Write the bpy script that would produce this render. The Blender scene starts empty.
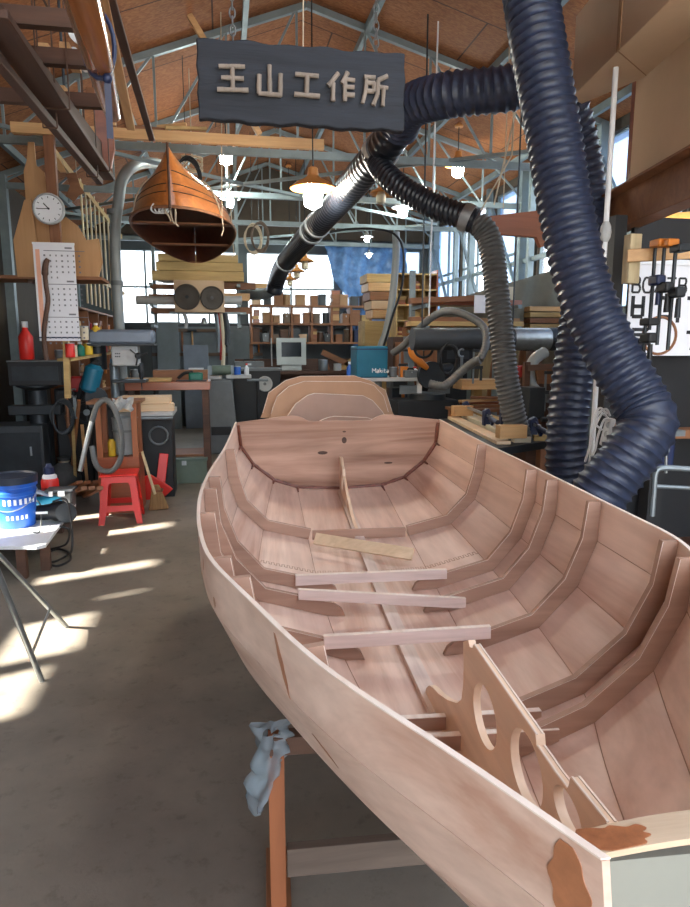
import bpy, math, random
from mathutils import Vector, Matrix, Euler
random.seed(7)
S = bpy.context.scene
COL = S.collection
V = Vector
R = math.radians
PI = math.pi

# ------------------------------------------------------------------ camera
YAW, PITCH, EYE, FPX = R(10.5), R(9.4), 1.55, 653.0
cam_d = bpy.data.cameras.new('camera')
cam = bpy.data.objects.new('camera', cam_d)
COL.objects.link(cam)
cam.location = (0, 0, EYE)
cam.rotation_euler = Euler((R(90) - PITCH, 0, -YAW), 'XYZ')
cam_d.sensor_fit = 'VERTICAL'
cam_d.sensor_height = 24.0
cam_d.lens = 24.0 * FPX / 907.0
cam_d.clip_start = 0.02
cam_d.clip_end = 200
S.camera = cam
CMAT = cam.rotation_euler.to_matrix()
EYEP = V((0, 0, EYE))

def ray(px, py):
    """direction (room axes) in which the photograph shows pixel px, py"""
    return CMAT @ V(((px - 345.0) / FPX, (453.5 - py) / FPX, -1.0))
def gz(px, py, z):
    d = ray(px, py); return EYEP + d * ((z - EYE) / d.z)
def atY(px, py, Y):
    d = ray(px, py); return EYEP + d * (Y / d.y)
def atX(px, py, X):
    d = ray(px, py); return EYEP + d * (X / d.x)
FWD = V((math.sin(YAW), math.cos(YAW), 0))
def at(px, py, d):
    """point on the sight line at horizontal distance d ahead of the photographer"""
    r = ray(px, py); return EYEP + r * (d / r.dot(FWD))
def c2r(x, y, z=0.0):
    """camera-yaw frame to room axes"""
    ca, sa = math.cos(YAW), math.sin(YAW)
    return V((x * ca + y * sa, -x * sa + y * ca, z))
def proj(p):
    q = CMAT.transposed() @ (V(p) - EYEP)
    return (345 + FPX * q.x / -q.z, 453.5 - FPX * q.y / -q.z)

# ------------------------------------------------------------------ materials
def _nt(name):
    m = bpy.data.materials.new(name); m.use_nodes = True
    nt = m.node_tree
    return m, nt, nt.nodes['Principled BSDF']
def lin(c):
    return tuple((v / 255.0 / 12.92) if v / 255.0 <= 0.04045 else ((v / 255.0 + 0.055) / 1.055) ** 2.4 for v in c) + (1.0,)
def ramp(nt, fac, stops):
    r = nt.nodes.new('ShaderNodeValToRGB')
    e = r.color_ramp.elements
    while len(e) < len(stops): e.new(0.5)
    for el, (p, c) in zip(e, stops): el.position = p; el.color = c
    nt.links.new(fac, r.inputs['Fac']); return r.outputs['Color']
def coord(nt, scale=(1, 1, 1), rot=(0, 0, 0)):
    t = nt.nodes.new('ShaderNodeTexCoord'); mp = nt.nodes.new('ShaderNodeMapping')
    mp.inputs['Scale'].default_value = scale; mp.inputs['Rotation'].default_value = rot
    nt.links.new(t.outputs['Object'], mp.inputs['Vector']); return mp.outputs['Vector']
def noise(nt, vec, scale=5, detail=4, rough=0.55, dist=0.0):
    n = nt.nodes.new('ShaderNodeTexNoise')
    n.inputs['Scale'].default_value = scale; n.inputs['Detail'].default_value = detail
    n.inputs['Roughness'].default_value = rough; n.inputs['Distortion'].default_value = dist
    nt.links.new(vec, n.inputs['Vector']); return n.outputs['Fac']
def mixc(nt, a, b, fac, blend='MIX'):
    m = nt.nodes.new('ShaderNodeMix'); m.data_type = 'RGBA'; m.blend_type = blend
    for s, v in ((m.inputs[6], a), (m.inputs[7], b)):
        if isinstance(v, tuple): s.default_value = v
        else: nt.links.new(v, s)
    if isinstance(fac, float): m.inputs[0].default_value = fac
    else: nt.links.new(fac, m.inputs[0])
    return m.outputs[2]
def bump(nt, b, h, strength=0.3, dist=0.01):
    n = nt.nodes.new('ShaderNodeBump'); n.inputs['Strength'].default_value = strength
    n.inputs['Distance'].default_value = dist
    nt.links.new(h, n.inputs['Height']); nt.links.new(n.outputs['Normal'], b.inputs['Normal'])
def plain(name, c, rough=0.6, metal=0.0, var=0.12, scale=6.0, bmp=0.0, spec=0.5):
    m, nt, b = _nt(name)
    c = lin(c)
    vec = coord(nt)
    f = noise(nt, vec, scale, 5, 0.6)
    lo = tuple(x * (1 - var) for x in c[:3]) + (1,); hi = tuple(min(1, x * (1 + var)) for x in c[:3]) + (1,)
    nt.links.new(ramp(nt, f, [(0.3, lo), (0.7, hi)]), b.inputs['Base Color'])
    b.inputs['Roughness'].default_value = rough; b.inputs['Metallic'].default_value = metal
    b.inputs['Specular IOR Level'].default_value = spec
    if bmp: bump(nt, b, noise(nt, vec, scale * 6, 3), bmp)
    return m
def wood(name, dark, light, axis='y', freq=9.0, rough=0.6, band=0.5, coat=0.0, blotch=0.25, bmp=0.08, sharp=0.25):
    """grain running along one axis"""
    m, nt, b = _nt(name)
    st = {'x': (0.07, 1, 1), 'y': (1, 0.07, 1), 'z': (1, 1, 0.07)}[axis]
    vec = coord(nt, st)
    g = noise(nt, vec, freq, 5, 0.6, 1.2)
    fine = noise(nt, vec, freq * 7, 3, 0.6)
    d, l = lin(dark), lin(light)
    base = ramp(nt, g, [(sharp, d), (0.5, tuple(d[i] * (1 - band) + l[i] * band for i in range(3)) + (1,)), (1 - sharp, l)])
    base = mixc(nt, base, ramp(nt, fine, [(0.35, (0.82, 0.8, 0.78, 1)), (0.65, (1.05, 1.05, 1.05, 1))]), 0.5, 'MULTIPLY')
    big = noise(nt, coord(nt), 2.2, 3, 0.5)
    base = mixc(nt, base, ramp(nt, big, [(0.3, (0.8, 0.76, 0.72, 1)), (0.7, (1.08, 1.08, 1.08, 1))]), blotch, 'MULTIPLY')
    nt.links.new(base, b.inputs['Base Color'])
    b.inputs['Roughness'].default_value = rough
    if coat: b.inputs['Coat Weight'].default_value = coat; b.inputs['Coat Roughness'].default_value = 0.12
    if bmp: bump(nt, b, fine, bmp)
    return m
def emit(name, c, strength):
    m, nt, b = _nt(name)
    b.inputs['Base Color'].default_value = lin(c)
    b.inputs['Emission Color'].default_value = lin(c); b.inputs['Emission Strength'].default_value = strength
    return m
def sheet(name, c, alpha, rough=0.3, translucent=0.5, var=0.2, scale=4):
    """see-through plastic: part clear, part milky"""
    m, nt, b = _nt(name)
    out = nt.nodes['Material Output']
    f = noise(nt, coord(nt), scale, 4)
    c = lin(c)
    colr = ramp(nt, f, [(0.3, tuple(x * (1 - var) for x in c[:3]) + (1,)), (0.7, c)])
    nt.links.new(colr, b.inputs['Base Color']); b.inputs['Roughness'].default_value = rough
    tl = nt.nodes.new('ShaderNodeBsdfTranslucent'); nt.links.new(colr, tl.inputs['Color'])
    tr = nt.nodes.new('ShaderNodeBsdfTransparent')
    m1 = nt.nodes.new('ShaderNodeMixShader'); m1.inputs[0].default_value = translucent
    nt.links.new(b.outputs[0], m1.inputs[1]); nt.links.new(tl.outputs[0], m1.inputs[2])
    m2 = nt.nodes.new('ShaderNodeMixShader'); m2.inputs[0].default_value = alpha
    nt.links.new(tr.outputs[0], m2.inputs[1]); nt.links.new(m1.outputs[0], m2.inputs[2])
    nt.links.new(m2.outputs[0], out.inputs['Surface'])
    return m

M = {}
M['okoume'] = wood('okoume', (194, 154, 134), (238, 212, 196), 'y', 3.2, 0.5, 0.6, blotch=0.6, bmp=0.02, sharp=0.33)
M['okoume_x'] = wood('okoume_x', (140, 100, 78), (208, 168, 144), 'x', 4.0, 0.55, 0.5, blotch=0.5, bmp=0.03, sharp=0.36)
M['okoume_frame'] = wood('okoume_frame', (142, 108, 90), (186, 150, 128), 'x', 5.0, 0.6, 0.5, blotch=0.4, bmp=0.03)
M['ply_edge'] = wood('ply_edge', (214, 192, 174), (246, 234, 222), 'y', 6.0, 0.6, 0.5, bmp=0.03)
M['spine_ply'] = wood('spine_ply', (222, 188, 156), (244, 220, 192), 'y', 3.5, 0.5, 0.5, bmp=0.02)
M['batten'] = wood('batten', (200, 178, 164), (232, 214, 202), 'y', 8.0, 0.6, 0.5, bmp=0.03)
M['batten_x'] = wood('batten_x', (200, 176, 164), (232, 212, 204), 'x', 8.0, 0.6, 0.5, bmp=0.03)
M['pine'] = wood('pine', (186, 140, 90), (224, 184, 132), 'x', 7.0, 0.55, 0.5)
M['pine_y'] = wood('pine_y', (186, 140, 90), (224, 184, 132), 'y', 7.0, 0.55, 0.5)
M['pine_z'] = wood('pine_z', (180, 134, 86), (216, 174, 122), 'z', 7.0, 0.55, 0.5)
M['pale_z'] = wood('pale_z', (176, 158, 124), (214, 198, 160), 'z', 7.0, 0.6, 0.5)
M['pale_x'] = wood('pale_x', (204, 174, 138), (234, 210, 176), 'x', 7.0, 0.55, 0.5)
M['lumber'] = wood('lumber', (156, 126, 78), (204, 174, 116), 'x', 8.0, 0.65, 0.5)
M['oak_dark'] = wood('oak_dark', (58, 38, 28), (96, 64, 46), 'x', 7.0, 0.6, 0.5)
M['oak_dark_y'] = wood('oak_dark_y', (50, 32, 24), (88, 58, 42), 'y', 7.0, 0.55, 0.5)
M['brown'] = wood('brown', (112, 72, 46), (154, 104, 68), 'x', 7.0, 0.6, 0.5)
M['brown_z'] = wood('brown_z', (112, 70, 44), (152, 100, 64), 'z', 7.0, 0.6, 0.5)
M['brown_y'] = wood('brown_y', (112, 72, 46), (154, 104, 68), 'y', 7.0, 0.6, 0.5)
M['post_orange'] = wood('post_orange', (128, 74, 44), (164, 100, 62), 'z', 7.0, 0.55, 0.5)
M['mahog'] = wood('mahog', (120, 62, 38), (164, 92, 56), 'x', 6.0, 0.35, 0.5, coat=0.3)
M['cedar'] = wood('cedar', (150, 82, 36), (212, 134, 66), 'y', 9.0, 0.3, 0.5, coat=0.6)
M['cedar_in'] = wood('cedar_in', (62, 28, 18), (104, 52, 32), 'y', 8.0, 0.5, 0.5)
M['varnish'] = wood('varnish', (140, 82, 42), (196, 128, 72), 'y', 6.0, 0.15, 0.5, coat=1.0, bmp=0.0)
M['ply_tan'] = wood('ply_tan', (170, 126, 82), (202, 158, 110), 'z', 3.0, 0.5, 0.5, bmp=0.02)
M['mdf'] = plain('mdf', (190, 148, 116), 0.6, var=0.06)
M['mdf_pale'] = plain('mdf_pale', (178, 146, 130), 0.6, var=0.06)
M['cardboard'] = plain('cardboard', (198, 170, 140), 0.8, var=0.06, scale=3)
M['cardboard_dark'] = plain('cardboard_dark', (150, 116, 84), 0.8, var=0.08, scale=3)
M['steel'] = plain('steel', (126, 134, 138), 0.4, 0.6, 0.15)
M['galv'] = plain('galv', (168, 174, 176), 0.35, 0.85, 0.18, 12)
M['truss'] = plain('truss', (128, 140, 142), 0.5, 0.4, 0.15)
M['iron'] = plain('iron', (52, 56, 60), 0.5, 0.5, 0.2)
M['black'] = plain('black', (24, 25, 28), 0.55, 0, 0.2)
M['black_gloss'] = plain('black_gloss', (20, 21, 24), 0.25, 0, 0.1)
M['dark_grey'] = plain('dark_grey', (58, 62, 66), 0.55, 0.1, 0.15)
M['mid_grey'] = plain('mid_grey', (104, 108, 110), 0.5, 0.1, 0.12)
M['pipe_grey'] = plain('pipe_grey', (132, 138, 138), 0.4, 0.0, 0.08)
M['light_grey'] = plain('light_grey', (176, 178, 178), 0.5, 0, 0.08)
M['machine'] = plain('machine', (112, 122, 136), 0.4, 0.2, 0.1)
M['machine_green'] = plain('machine_green', (92, 108, 96), 0.5, 0.1, 0.12)
M['white'] = plain('white', (224, 226, 228), 0.5, 0, 0.04)
M['paper'] = plain('paper', (222, 222, 226), 0.8, 0, 0.03)
M['cream'] = plain('cream', (206, 194, 168), 0.6, 0, 0.06)
M['navy'] = plain('navy', (28, 40, 74), 0.45, 0, 0.15)
M['hose'] = plain('hose', (40, 48, 68), 0.42, 0.0, 0.35, 30)
M['hose_black'] = plain('hose_black', (30, 34, 42), 0.32, 0.0, 0.25, 22)
M['hose_grey'] = plain('hose_grey', (78, 78, 76), 0.55, 0.0, 0.2, 18)
M['vac_hose'] = plain('vac_hose', (92, 94, 94), 0.45, 0.0, 0.12, 18)
M['red'] = plain('red', (214, 44, 36), 0.38, 0, 0.05)
M['red_dark'] = plain('red_dark', (150, 30, 28), 0.45, 0, 0.1)
M['orange'] = plain('orange', (206, 122, 40), 0.5, 0, 0.1)
M['shade_orange'] = plain('shade_orange', (206, 140, 76), 0.45, 0.1, 0.08)
M['teal'] = plain('teal', (16, 96, 122), 0.4, 0, 0.08)
M['blue'] = plain('blue', (34, 88, 178), 0.4, 0, 0.08)
M['blue_lid'] = plain('blue_lid', (30, 40, 58), 0.5, 0, 0.08)
M['green'] = plain('green', (24, 104, 88), 0.45, 0, 0.1)
M['yellow'] = plain('yellow', (212, 176, 46), 0.5, 0, 0.08)
M['sign_wood'] = wood('sign_wood', (20, 24, 31), (44, 49, 59), 'x', 10.0, 0.75, 0.5, bmp=0.5)
M['stick'] = wood('stick', (118, 108, 98), (160, 148, 136), 'z', 12.0, 0.8, 0.5)
M['tarp_blue'] = plain('tarp_blue', (78, 116, 164), 0.45, 0, 0.35, 9)
M['grey_cloth'] = plain('grey_cloth', (122, 122, 112), 0.8, 0, 0.15, 5)
M['blue_wrap'] = sheet('blue_wrap', (176, 192, 202), 0.55, 0.2, 0.4)
M['epoxy'] = plain('epoxy', (116, 64, 46), 0.35, 0, 0.3, 30)
M['streak'] = plain('streak', (168, 112, 78), 0.4, 0, 0.15, 30)
M['ink'] = plain('ink', (34, 34, 38), 0.7, 0, 0.05)
M['ink_grey'] = plain('ink_grey', (120, 120, 124), 0.7, 0, 0.05)
M['peach'] = plain('peach', (226, 168, 140), 0.7, 0, 0.05)
M['bow_wood'] = wood('bow_wood', (178, 152, 124), (212, 190, 162), 'x', 14.0, 0.5, 0.5)
M['epoxy_amber'] = plain('epoxy_amber', (148, 92, 58), 0.3, 0, 0.35, 40)
M['mdf_grey'] = plain('mdf_grey', (132, 132, 122), 0.6, 0, 0.05)
M['straw'] = wood('straw', (122, 92, 58), (168, 134, 88), 'z', 22.0, 0.8, 0.5)
M['rope'] = plain('rope', (186, 170, 146), 0.8, 0, 0.15, 30)
M['bulb'] = emit('bulb', (235, 255, 250), 60.0)
M['bulb_warm'] = emit('bulb_warm', (255, 246, 226), 60.0)
M['strip_warm'] = emit('strip_warm', (255, 206, 120), 4.0)
M['old_board'] = wood('old_board', (84, 70, 60), (122, 104, 90), 'x', 7.0, 0.8, 0.5)
M['cone'] = plain('cone', (74, 68, 62), 0.7, 0, 0.1)
M['screen'] = plain('screen', (40, 48, 56), 0.15, 0, 0.1)
M['monitor'] = plain('monitor', (186, 194, 192), 0.5, 0, 0.05)

def osb():
    m, nt, b = _nt('osb')
    vec = coord(nt, (1, 1, 1))
    v = nt.nodes.new('ShaderNodeTexVoronoi'); v.inputs['Scale'].default_value = 34
    w = nt.nodes.new('ShaderNodeMapping'); w.inputs['Scale'].default_value = (1, 2.4, 1); w.inputs['Rotation'].default_value = (0, 0, 0.5)
    nt.links.new(vec, w.inputs['Vector']); nt.links.new(w.outputs['Vector'], v.inputs['Vector'])
    f = nt.nodes.new('ShaderNodeSeparateColor'); nt.links.new(v.outputs['Color'], f.inputs['Color'])
    col = ramp(nt, f.outputs[0], [(0.0, lin((134, 82, 45))), (0.5, lin((152, 97, 55))), (1.0, lin((168, 113, 68)))])
    big = noise(nt, vec, 1.3, 3)
    col = mixc(nt, col, ramp(nt, big, [(0.3, (0.75, 0.7, 0.66, 1)), (0.7, (1.1, 1.05, 1.0, 1))]), 0.6, 'MULTIPLY')
    # panel joints every 1.22 m
    br = nt.nodes.new('ShaderNodeTexBrick'); br.offset = 0.5
    for k, val in (('Scale', 1.0), ('Mortar Size', 0.008), ('Brick Width', 2.44), ('Row Height', 1.22)): br.inputs[k].default_value = val
    nt.links.new(vec, br.inputs['Vector'])
    col = mixc(nt, col, lin((70, 42, 24)), br.outputs['Fac'])
    nt.links.new(col, b.inputs['Base Color']); b.inputs['Roughness'].default_value = 0.8
    bump(nt, b, f.outputs[1], 0.2)
    return m
M['osb'] = osb()
def concrete():
    m, nt, b = _nt('concrete')
    vec = coord(nt)
    a = noise(nt, vec, 1.6, 8, 0.62); f = noise(nt, vec, 14, 6, 0.7); g = noise(nt, vec, 90, 2)
    col = ramp(nt, a, [(0.3, lin((104, 97, 87))), (0.55, lin((124, 116, 104))), (0.75, lin((138, 130, 117)))])
    col = mixc(nt, col, ramp(nt, f, [(0.32, (0.6, 0.57, 0.54, 1)), (0.45, (1, 1, 1, 1))]), 0.6, 'MULTIPLY')
    # small dark stains
    s = noise(nt, vec, 5.2, 2, 0.4)
    col = mixc(nt, col, lin((70, 62, 56)), ramp(nt, s, [(0.70, (0, 0, 0, 1)), (0.76, (0.6, 0.6, 0.6, 1))]))
    nt.links.new(col, b.inputs['Base Color']); b.inputs['Roughness'].default_value = 0.62
    bump(nt, b, mixc(nt, f, g, 0.5), 0.12)
    return m
M['concrete'] = concrete()
M['seam'] = plain('seam', (156, 114, 92), 0.6, 0, 0.1)
M['panel_grey'] = plain('panel_grey', (112, 122, 128), 0.7, 0, 0.2, 2.0)
def plaster(name, c, var=0.15):
    return plain(name, c, 0.85, 0, var, 2.0, 0.1)
M['wall_panel'] = plaster('wall_panel', (92, 101, 104))
M['wall_dark'] = plaster('wall_dark', (76, 66, 55))
M['ground'] = plain('ground', (150, 146, 138), 0.9, 0, 0.15, 1.0)
M['pane'] = sheet('pane', (228, 236, 242), 0.30, 0.15, 0.7, 0.25, 3)
M['pane_blue'] = sheet('pane_blue', (150, 186, 222), 0.62, 0.3, 0.75, 0.5, 2.2)

# ------------------------------------------------------------------ mesh builder
def frame_of(d, up=V((0, 0, 1))):
    d = V(d).normalized()
    if abs(d.dot(up)) > 0.98: up = V((1, 0, 0)) if abs(d.x) < 0.9 else V((0, 1, 0))
    s = d.cross(up).normalized(); u = s.cross(d).normalized()
    return s, u, d
def crom(pts, n=8):
    """smooth curve through points"""
    pts = [V(p) for p in pts]
    if len(pts) < 3: return [pts[0].lerp(pts[1], i / n) for i in range(n + 1)]
    P = [pts[0] * 2 - pts[1]] + pts + [pts[-1] * 2 - pts[-2]]
    out = []
    for i in range(1, len(P) - 2):
        a, b, c, d = P[i - 1], P[i], P[i + 1], P[i + 2]
        for k in range(n):
            t = k / n
            out.append(0.5 * ((2 * b) + (c - a) * t + (2 * a - 5 * b + 4 * c - d) * t * t + (3 * b - a - 3 * c + d) * t ** 3))
    out.append(pts[-1]); return out
def resample(pts, step):
    L = [0.0]
    for a, b in zip(pts, pts[1:]): L.append(L[-1] + (b - a).length)
    n = max(2, int(L[-1] / step)); out = []; j = 0
    for i in range(n + 1):
        t = L[-1] * i / n
        while j < len(L) - 2 and L[j + 1] < t: j += 1
        k = 0 if L[j + 1] == L[j] else (t - L[j]) / (L[j + 1] - L[j])
        out.append(pts[j].lerp(pts[j + 1], k))
    return out, L[-1] / n

class MB:
    def __init__(s): s.v = []; s.f = []
    def add(s, vs, fs):
        o = len(s.v); s.v += [V(p) for p in vs]; s.f += [tuple(i + o for i in f) for f in fs]; return s
    def box(s, c, size, rz=0.0, rot=None):
        c = V(c); hx, hy, hz = size[0] / 2, size[1] / 2, size[2] / 2
        m = rot if rot is not None else Matrix.Rotation(rz, 3, 'Z')
        vs = [c + m @ V((x * hx, y * hy, z * hz)) for z in (-1, 1) for x, y in ((-1, -1), (1, -1), (1, 1), (-1, 1))]
        return s.add(vs, [(3, 2, 1, 0), (4, 5, 6, 7), (0, 1, 5, 4), (1, 2, 6, 5), (2, 3, 7, 6), (3, 0, 4, 7)])
    def span(s, a, b):
        """axis aligned box between two corners"""
        a, b = V(a), V(b); return s.box((a + b) / 2, (abs(a.x - b.x), abs(a.y - b.y), abs(a.z - b.z)))
    def bar(s, a, b, w, h, up=V((0, 0, 1))):
        a, b = V(a), V(b); sd, u, d = frame_of(b - a, V(up)); sd = sd * (w / 2); u = u * (h / 2)
        vs = [p + sd * x + u * y for p in (a, b) for x, y in ((-1, -1), (1, -1), (1, 1), (-1, 1))]
        return s.add(vs, [(0, 1, 2, 3), (7, 6, 5, 4), (0, 4, 5, 1), (1, 5, 6, 2), (2, 6, 7, 3), (3, 7, 4, 0)])
    def cyl(s, a, b, r, r2=None, n=16, caps=True):
        a, b = V(a), V(b); r2 = r if r2 is None else r2
        sd, u, d = frame_of(b - a)
        vs = [p + (sd * math.cos(2 * PI * i / n) + u * math.sin(2 * PI * i / n)) * q for p, q in ((a, r), (b, r2)) for i in range(n)]
        fs = [(i, (i + 1) % n, n + (i + 1) % n, n + i) for i in range(n)]
        if caps: fs += [tuple(range(n - 1, -1, -1)), tuple(range(n, 2 * n))]
        return s.add(vs, fs)
    def tube(s, pts, r, n=8, rf=None, caps=True, closed=False):
        pts = [V(p) for p in pts]
        N = len(pts); vs = []
        t0 = (pts[1] - pts[0]).normalized(); sd, u, _ = frame_of(t0)
        for i, p in enumerate(pts):
            t = (pts[min(i + 1, N - 1)] - pts[max(i - 1, 0)]).normalized()
            ax = t0.cross(t)
            if ax.length > 1e-6:
                q = Matrix.Rotation(t0.angle(t), 3, ax.normalized()); sd = q @ sd; u = q @ u
            t0 = t
            for k in range(n):
                th = 2 * PI * k / n
                rr = rf(i, th) if rf else (r[i] if isinstance(r, (list, tuple)) else r)
                vs.append(p + (sd * math.cos(th) + u * math.sin(th)) * rr)
        fs = [(i * n + k, i * n + (k + 1) % n, (i + 1) * n + (k + 1) % n, (i + 1) * n + k) for i in range(N - 1) for k in range(n)]
        if caps: fs += [tuple(range(n - 1, -1, -1)), tuple(range((N - 1) * n, N * n))]
        return s.add(vs, fs)
    def hose(s, pts, r, pitch=0.05, n=28, depth=0.09, r1=None, helix=True, per=8):
        """ribbed flexible duct"""
        path, st = resample(crom(pts, 14), pitch / per)
        N = len(path)
        def rf(i, th):
            a = i * st / pitch + (th / (2 * PI) if helix else 0)
            a -= math.floor(a)
            base = r if r1 is None else r + (r1 - r) * i / N
            return base * (1 - depth * abs(math.sin(PI * a)) ** 0.8)
        return s.tube(path, r, n, rf)
    def lathe(s, prof, c=(0, 0, 0), n=24, axis=(0, 0, 1), caps=True):
        c = V(c); sd, u, d = frame_of(V(axis)); vs = []
        for r, z in prof:
            for k in range(n):
                th = 2 * PI * k / n; vs.append(c + d * z + (sd * math.cos(th) + u * math.sin(th)) * max(r, 1e-4))
        m = len(prof)
        fs = [(i * n + k, i * n + (k + 1) % n, (i + 1) * n + (k + 1) % n, (i + 1) * n + k) for i in range(m - 1) for k in range(n)]
        if caps: fs += [tuple(range(n - 1, -1, -1)), tuple(range((m - 1) * n, m * n))]
        return s.add(vs, fs)
    def ball(s, c, r, n=14, m=8, sc=(1, 1, 1)):
        c = V(c); vs = []; fs = []
        for i in range(m + 1):
            ph = PI * i / m
            for k in range(n):
                th = 2 * PI * k / n
                vs.append(c + V((max(math.sin(ph), 1e-3) * math.cos(th) * sc[0], max(math.sin(ph), 1e-3) * math.sin(th) * sc[1], math.cos(ph) * sc[2])) * r)
        fs = [(i * n + k, (i + 1) * n + k, (i + 1) * n + (k + 1) % n, i * n + (k + 1) % n) for i in range(m) for k in range(n)]
        return s.add(vs, fs)
    def prism(s, poly, o, ex, ey, t):
        """polygon in the plane o + x*ex + y*ey, thickened by vector t"""
        o, ex, ey, t = V(o), V(ex), V(ey), V(t); n = len(poly)
        vs = [o + ex * x + ey * y for x, y in poly]; vs += [p + t for p in vs]
        fs = [tuple(range(n - 1, -1, -1)), tuple(range(n, 2 * n))] + [(i, (i + 1) % n, n + (i + 1) % n, n + i) for i in range(n)]
        return s.add(vs, fs)
    def holed(s, outer, holes, o, ex, ey, t):
        """like prism with holes cut out (a filled 2D curve made solid)"""
        cu = bpy.data.curves.new('tmp', 'CURVE'); cu.dimensions = '2D'; cu.fill_mode = 'BOTH'; cu.extrude = 0.5
        for lp in [outer] + holes:
            sp = cu.splines.new('POLY'); sp.points.add(len(lp) - 1); sp.use_cyclic_u = True
            for q, (x, y) in zip(sp.points, lp): q.co = (x, y, 0, 1)
        ob = bpy.data.objects.new('tmp', cu); COL.objects.link(ob)
        me = bpy.data.meshes.new_from_object(ob.evaluated_get(bpy.context.evaluated_depsgraph_get()))
        o, ex, ey, t = V(o), V(ex), V(ey), V(t)
        s.add([o + ex * q.co.x + ey * q.co.y + t * (q.co.z + 0.5) for q in me.vertices], [tuple(p.vertices) for p in me.polygons])
        bpy.data.objects.remove(ob); bpy.data.curves.remove(cu); bpy.data.meshes.remove(me); return s
    def grid(s, rows, closed=False):
        n = len(rows[0]); vs = [p for r in rows for p in r]
        fs = [(i * n + k, i * n + k + 1, (i + 1) * n + k + 1, (i + 1) * n + k) for i in range(len(rows) - 1) for k in range(n - 1)]
        return s.add(vs, fs)
    def slab(s, rows, off):
        """a sheet of points thickened: off(i, k) gives the offset of each point"""
        n = len(rows[0]); m = len(rows)
        top = [V(p) for r in rows for p in r]; bot = [V(rows[i][k]) + V(off(i, k)) for i in range(m) for k in range(n)]
        N = n * m; fs = []
        for i in range(m - 1):
            for k in range(n - 1):
                a, b, c, d = i * n + k, i * n + k + 1, (i + 1) * n + k + 1, (i + 1) * n + k
                fs += [(a, b, c, d), (N + d, N + c, N + b, N + a)]
        for i in range(m - 1):
            fs += [(i * n, (i + 1) * n, N + (i + 1) * n, N + i * n), (i * n + n - 1, N + i * n + n - 1, N + (i + 1) * n + n - 1, (i + 1) * n + n - 1)]
        for k in range(n - 1):
            fs += [(k, N + k, N + k + 1, k + 1), ((m - 1) * n + k, (m - 1) * n + k + 1, N + (m - 1) * n + k + 1, N + (m - 1) * n + k)]
        return s.add(top + bot, fs)

def link_mesh(name, mb, mat, shift=V((0, 0, 0)), bev=0.0, ang=35):
    me = bpy.data.meshes.new(name)
    me.from_pydata([p - shift for p in mb.v], [], mb.f)
    me.validate(); me.update()
    import bmesh
    bm = bmesh.new(); bm.from_mesh(me); bmesh.ops.recalc_face_normals(bm, faces=bm.faces); bm.to_mesh(me); bm.free()
    me.polygons.foreach_set('use_smooth', [True] * len(me.polygons))
    me.set_sharp_from_angle(angle=R(ang))
    me.materials.append(M[mat] if isinstance(mat, str) else mat)
    o = bpy.data.objects.new(name, me); COL.objects.link(o)
    if bev:
        b = o.modifiers.new('bevel', 'BEVEL'); b.width = bev; b.segments = 2; b.limit_method = 'ANGLE'; b.angle_limit = R(40); b.harden_normals = False
    return o
def tag(o, label, cat, group=None):
    o['label'] = label; o['category'] = cat
    if group: o['group'] = group
    return o
def thing(name, label, cat, loc=(0, 0, 0), rz=0.0, group=None):
    o = bpy.data.objects.new(name, None); COL.objects.link(o)
    o.location = loc; o.rotation_euler = (0, 0, rz); o.empty_display_size = 0.1
    return tag(o, label, cat, group)
def part(name, mb, mat, root, label=None, world=False, bev=0.0, ang=35):
    """a child mesh; world=True when its points are room coordinates (parents unrotated)"""
    sh = V((0, 0, 0))
    if world:
        p = root
        while p: sh = sh + V(p.location); p = p.parent
    o = link_mesh(name, mb, mat, sh, bev, ang); o.parent = root
    if label: o['label'] = label
    return o
def solo(name, mb, mat, label, cat, group=None, bev=0.0, ang=35):
    """a thing of one mesh; its origin goes to its base"""
    xs = [p.x for p in mb.v]; ys = [p.y for p in mb.v]; zs = [p.z for p in mb.v]
    sh = V(((min(xs) + max(xs)) / 2, (min(ys) + max(ys)) / 2, min(zs)))
    o = link_mesh(name, mb, mat, sh, bev, ang); o.location = sh
    return tag(o, label, cat, group)
def struct(name, mb, mat, bev=0.0):
    o = link_mesh(name, mb, mat, bev=bev); o['kind'] = 'structure'; return o
def copy_tree(o, parent=None):
    c = o.copy(); COL.objects.link(c)
    if parent: c.parent = parent
    for ch in list(o.children): copy_tree(ch, c)
    return c
def circ(cx, cy, r, n=32, ry=None):
    ry = r if ry is None else ry
    return [(cx + r * math.cos(2 * PI * i / n), cy + ry * math.sin(2 * PI * i / n)) for i in range(n)]
X3, Y3, Z3 = V((1, 0, 0)), V((0, 1, 0)), V((0, 0, 1))
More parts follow.
